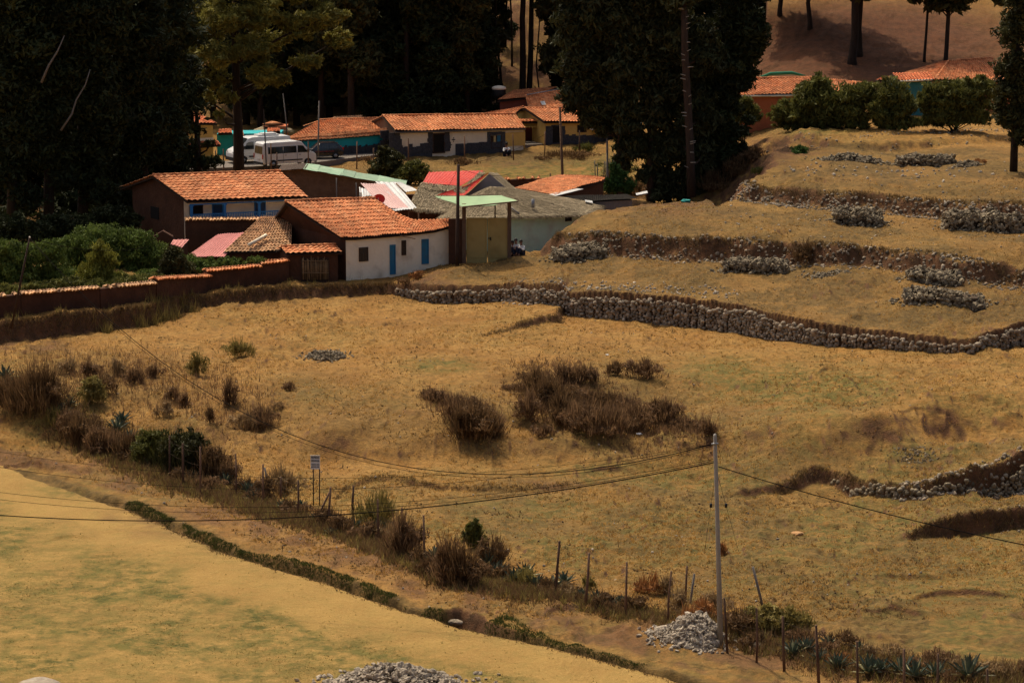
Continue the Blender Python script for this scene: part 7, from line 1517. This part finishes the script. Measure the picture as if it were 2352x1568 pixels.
VW = [('side_window', [(.55, 1.32), (2.05, 1.32), (2.05, 1.98), (.55, 1.98)]), ('side_window', [(2.10, 1.32), (3.42, 1.32), (3.42, 1.98), (2.10, 1.98)]), ('front_window', [(3.55, 1.32), (4.55, 1.32), (4.15, 1.92), (3.9, 2.0), (3.55, 2.0)])]
def van(label, loc, yaw, ac=False):
    o, half = vehicle('white_van', label, 'van', loc, yaw, VP, 1.98, M['van_paint'], VW, (1.05, 4.55), [('rub_strip', M['trim'], (1.5, 4.0, -1.02, -.985, .58, .70)), ('rub_strip', M['trim'], (1.5, 4.0, .985, 1.02, .58, .70)), ('rear_bumper', M['trim'], (-.06, .12, -.95, .95, .30, .52)), ('front_bumper', M['trim'], (5.3, 5.5, -.9, .9, .28, .6)), ('tail_lamp', M['tail'], (-.03, .1, -.975, -.86, .85, 1.3)), ('tail_lamp', M['tail'], (-.03, .1, .86, .975, .85, 1.3)), ('headlight', M['lamp'], (5.22, 5.40, -.9, -.6, .95, 1.12)), ('headlight', M['lamp'], (5.22, 5.40, .6, .9, .95, 1.12)), ('number_plate', M['lamp'], (-.035, .05, -.25, .25, .72, .86)), ('mirror', M['trim'], (4.45, 4.62, -1.22, -1.0, 1.35, 1.65)), ('mirror', M['trim'], (4.45, 4.62, 1.0, 1.22, 1.35, 1.65))])
    for y0, y1 in ((-.82, -.04), (.04, .82)):
        m = MB(); V = [[.025, y0, 1.32], [.025, y1, 1.32], [.075, y1*.94, 2.05], [.075, y0*.94, 2.05]]; m.prism(V, (-.03, 0, 0)); q = m.build('rear_window', M['car_glass'], None, loc=(0, 0, 0), recalc=True); q.parent = o
    m = MB(); V = [[4.05, -.80, 2.30], [4.05, .80, 2.30], [4.74, .90, 1.50], [4.74, -.90, 1.50]]; m.prism(V, (.035, 0, .03)); q = m.build('windscreen', M['car_glass'], None, loc=(0, 0, 0), recalc=True); q.parent = o
    for x in (2.07, 3.48):
        m = MB(); m.box([x, -1.0, 1.0], .015, .02, 1.2); q = m.build('door_seam', M['trim'], None, loc=(0, 0, 0)); q.parent = o
    for x in (2.3, 3.75):
        m = MB(); m.box([x, -1.0, 1.12], .18, .04, .04); q = m.build('door_handle', M['trim'], None, loc=(0, 0, 0)); q.parent = o
    if ac:
        m = MB(); m.box([2.0, 0, 2.5], 1.9, 1.1, .16); m.box([1.9, 0, 2.62], 1.3, .9, .12); q = m.build('roof_unit', M['van_paint'], None, loc=(0, 0, 0)); q.parent = o
    return o
p = PZ(583, 386, 3.35); v1 = van('nearer white passenger van, seen from behind and its right side', (p[0]+.35, p[1]+.55, 3.36), math.radians(30)); v1.scale = (.93, .93, .88)
p = PZ(648, 376, 3.35); v2 = van('farther white van facing left, air unit on its roof, behind the pine trunk', (p[0]+.3, p[1]+2.8, 3.36), math.radians(180+27), True); v2.scale = (1.0, .95, .92)
SP = [(0, .45), (.0, .95), (.12, 1.05), (.5, 1.62), (.8, 1.72), (2.3, 1.74), (2.7, 1.62), (3.35, 1.12), (4.3, .98), (4.5, .8), (4.5, .42), (4.3, .32), (.2, .32)]
p = PZ(787, 366, 3.35)
sv, _ = vehicle('dark_suv', 'black off-road car parked facing left beside the teal compound wall', 'car', (p[0]-.1, p[1]+1.3, 3.36), math.radians(180+12), SP, 1.8, M['suv_paint'], [('side_window', [(.62, 1.12), (1.5, 1.12), (1.5, 1.60), (.82, 1.60)]), ('side_window', [(1.56, 1.12), (2.35, 1.12), (2.35, 1.60), (1.56, 1.60)]), ('front_window', [(2.41, 1.12), (3.15, 1.12), (2.62, 1.56), (2.41, 1.58)])], (.85, 3.65), [('tail_lamp', M['tail'], (-.03, .1, -.88, -.7, .95, 1.2)), ('tail_lamp', M['tail'], (-.03, .1, .7, .88, .95, 1.2)), ('red_strip', mat('dull_red_strip', [(.16, .02, .02), (.2, .03, .03)], 2, .4), (1.0, 3.0, .9, .915, .78, .86)), ('roof_rail', M['trim'], (.6, 2.5, .68, .74, 1.72, 1.79)), ('roof_rail', M['trim'], (.6, 2.5, -.74, -.68, 1.72, 1.79)), ('front_bumper', M['trim'], (4.4, 4.56, -.8, .8, .3, .6)), ('headlight', M['lamp'], (4.36, 4.5, .5, .8, .75, .9))])  # includes a thin dull red strip along the near flank
sv.scale = (.82, .82, .8)
p = PD(1468, 318, 262)
wc, _ = vehicle('white_car', 'white car mostly hidden behind the drooping eucalyptus', 'car', (p[0], 262, GZ(p[0], 262)+.05), math.radians(160), SP, 1.8, M['van_paint'], [('side_window', [(.62, 1.12), (1.5, 1.12), (1.5, 1.60), (.82, 1.60)]), ('side_window', [(1.56, 1.12), (2.35, 1.12), (2.35, 1.60), (1.56, 1.60)]), ('front_window', [(2.41, 1.12), (3.15, 1.12), (2.62, 1.56), (2.41, 1.58)])], (.85, 3.65), [('headlight', M['lamp'], (4.36, 4.5, .5, .8, .75, .9))])
# ================================================================ PEOPLE
M['skin'] = mat('skin', [(.22, .11, .07), (.26, .135, .085)], 3, .6); M['hair'] = mat('black_hair', [(.01, .008, .007), (.018, .014, .012)], 3, .6); M['shirt'] = mat('white_cloth', [(.62, .61, .58), (.7, .69, .66)], 3, .9, .2); M['skirt'] = mat('black_cloth', [(.012, .012, .02), (.02, .02, .03)], 3, .9, .2); M['trousers'] = mat('dark_blue_cloth', [(.02, .025, .045), (.03, .035, .06)], 3, .9)
def skin_mesh(name, verts, edges, radii, m_, parent, sub=2, mats=None):
    me = bpy.data.meshes.new(name); me.from_pydata([tuple(v) for v in verts], edges, []); o = bpy.data.objects.new(name, me); C.objects.link(o)
    md = o.modifiers.new('skin', 'SKIN'); md.use_smooth_shade = True
    for i, rd in enumerate(radii): me.skin_vertices[0].data[i].radius = (rd, rd)
    me.skin_vertices[0].data[0].use_root = True
    s_ = o.modifiers.new('sub', 'SUBSURF'); s_.levels = sub; s_.render_levels = sub
    bpy.context.view_layer.update(); dg = bpy.context.evaluated_depsgraph_get(); nm = bpy.data.meshes.new_from_object(o.evaluated_get(dg)); bpy.data.objects.remove(o); nm.materials.clear(); nm.materials.append(m_)
    q = bpy.data.objects.new(name, nm); C.objects.link(q); q.parent = parent; return q
def hand(V, E, R, w_i, base, d, s, palm_n):
    """five fingers rooted in the palm"""
    for k, (off, L) in enumerate(((-.03, .065), (-.012, .078), (.008, .074), (.027, .058))):
        i0 = len(V); a = base+d*.045+s*off; V += [a, a+d*L*.5+palm_n*.006, a+d*L+palm_n*.02]; R += [.009, .0085, .0075]; E += [(w_i, i0), (i0, i0+1), (i0+1, i0+2)]
    i0 = len(V); a = base+s*-.035+d*.01; V += [a, a-s*.022+d*.03]; R += [.011, .009]; E += [(w_i, i0), (i0, i0+1)]
def person(label, loc, yaw, top_m, low_m, hairlong=False, hat=False, lean=0.0, scale=1.0):
    """seated on the ground, knees drawn up, forearms on the knees"""
    o = empty('person', loc, label, 'person', rz=yaw); o.scale = (scale,)*3; N = np.array
    V = [N([0, 0, .10]), N([0, -.02, .28]), N([lean*.4, -.0, .46]), N([lean*.6, .01, .52]), N([lean*.7, -.01, .60]), N([lean*.8, -.03, .69]), N([lean*.8, -.035, .76])]
    R = [.14, .125, .13, .07, .055, .09, .075]; E = [(0, 1), (1, 2), (2, 3), (3, 4), (4, 5), (5, 6)]
    for s in (-1, 1):
        i = len(V); V += [N([s*.10, -.05, .10]), N([s*.13, -.42, .42]), N([s*.13, -.50, .06]), N([s*.13, -.62, .035])]; R += [.085, .06, .042, .035]; E += [(0, i), (i, i+1), (i+1, i+2), (i+2, i+3)]
        i = len(V); V += [N([s*.18, 0, .46]), N([s*.24, -.17, .30]), N([s*.12, -.40, .46])]; R += [.052, .04, .028]; E += [(2, i), (i, i+1), (i+1, i+2)]
        hand(V, E, R, i+2, N([s*.10, -.43, .465]), nrm([-s*.4, -.8, -.2]), nrm([s*.9, -.4, 0]), N([0, 0, -1.]))
    skin_mesh('body', V, E, R, M['skin'], o)
    # shirt and lower clothing over the body
    V2 = [N([0, 0, .12]), N([0, -.02, .28]), N([lean*.4, 0, .46]), N([lean*.55, .01, .51])]; R2 = [.165, .15, .155, .085]; E2 = [(0, 1), (1, 2), (2, 3)]
    for s in (-1, 1): i = len(V2); V2 += [N([s*.18, 0, .46]), N([s*.24, -.17, .30]), N([s*.16, -.32, .41])]; R2 += [.068, .055, .045]; E2 += [(2, i), (i, i+1), (i+1, i+2)]
    skin_mesh('shirt', V2, E2, R2, top_m, o)
    V3 = [N([0, -.02, .11])]; R3 = [.17]; E3 = []
    for s in (-1, 1): i = len(V3); V3 += [N([s*.11, -.08, .11]), N([s*.13, -.42, .42]), N([s*.13, -.49, .12])]; R3 += [.11, .08, .06]; E3 += [(0, i), (i, i+1), (i+1, i+2)]
    skin_mesh('trousers', V3, E3, R3, low_m, o)
    h = N([lean*.8, -.035, .725]); m = MB(); v = IV*[.092, .105, .115]+[0, .02, .02]; keep = v; m.add(h+keep, IF[(IV[IF].mean(1)[:, 1] > -.35) | (IV[IF].mean(1)[:, 2] > .45)], smooth=True); q = m.build('hair', M['hair'], None, loc=(0, 0, 0)); q.parent = o
    f = MB(); 
    for s in (-1, 1): f.add(h+IV*.012+[s*.032, -.088, .0], IF, smooth=True)
    q = f.build('eyes', M['hair'], None, loc=(0, 0, 0)); q.parent = o
    f = MB(); f.add(h+IV*[.012, .018, .02]+[0, -.098, -.02], IF, smooth=True); 
    for s in (-1, 1): f.add(h+IV*[.012, .02, .028]+[s*.088, 0, -.005], IF, smooth=True)
    f.add(h+IV*[.022, .008, .006]+[0, -.088, -.052], IF, smooth=True); q = f.build('face_features', M['skin'], None, loc=(0, 0, 0)); q.parent = o
    if hat: m = MB(); m.tube([h+[0, 0, .07], h+[0, 0, .075]], [.15, .15], 16); m.tube([h+[0, 0, .07], h+[0, 0, .15], h+[0, 0, .17]], [.10, .085, .04], 14); q = m.build('hat', M['hair'], None, loc=(0, 0, 0)); q.parent = o
    return o
for lab, vx, vy, ln, yw, sc_ in (('person with short dark hair and white shirt sitting nearest the gate post', 1177, 569, .03, .4, 1.25), ('person in white shirt sitting in the middle by the mint wall', 1185, 564, -.03, -.2, 1.25), ('person with long dark hair sitting on the right by the mint wall', 1197, 567, 0, -.5, 1.25)):
    D = 191.0; c = PD(vx, vy, D); person(lab, (c[0], c[1], c[2]-.78*sc_/1.0+.42), yw, M['shirt'], M['trousers'], scale=sc_)
c = PD(1163, 342, 255.4); person('person in dark skirt with white shawl and dark hat sitting before the ochre panel', (c[0], c[1], GZ(c[0], c[1])+.02), .3, M['shirt'], M['skirt'], hat=True, scale=1.35)
# litter: a few pale scraps
for lab, vx, vy, s in (('white plastic scrap on the slope below the hollow shrubs', 1468, 1003, .16), ('white scrap of litter near the small earth step', 1395, 815, .12), ('crumpled turquoise sheet at the foot of the dark giants', 1575, 466, .32)):
    c = G(vx, vy); r = np.random.default_rng(int(vx)); v = IV*[s, s*.7, s*.35]*(1+r.normal(0, .18, (len(IV), 1))); m = MB(); m.add(c+v+UP*s*.2, IF); o = m.build('litter', M['shirt'] if s < .3 else mat('turquoise_sheet', [(.03, .25, .22), (.05, .32, .28)], 2), loc=tuple(c)); tag(o, lab, 'litter')
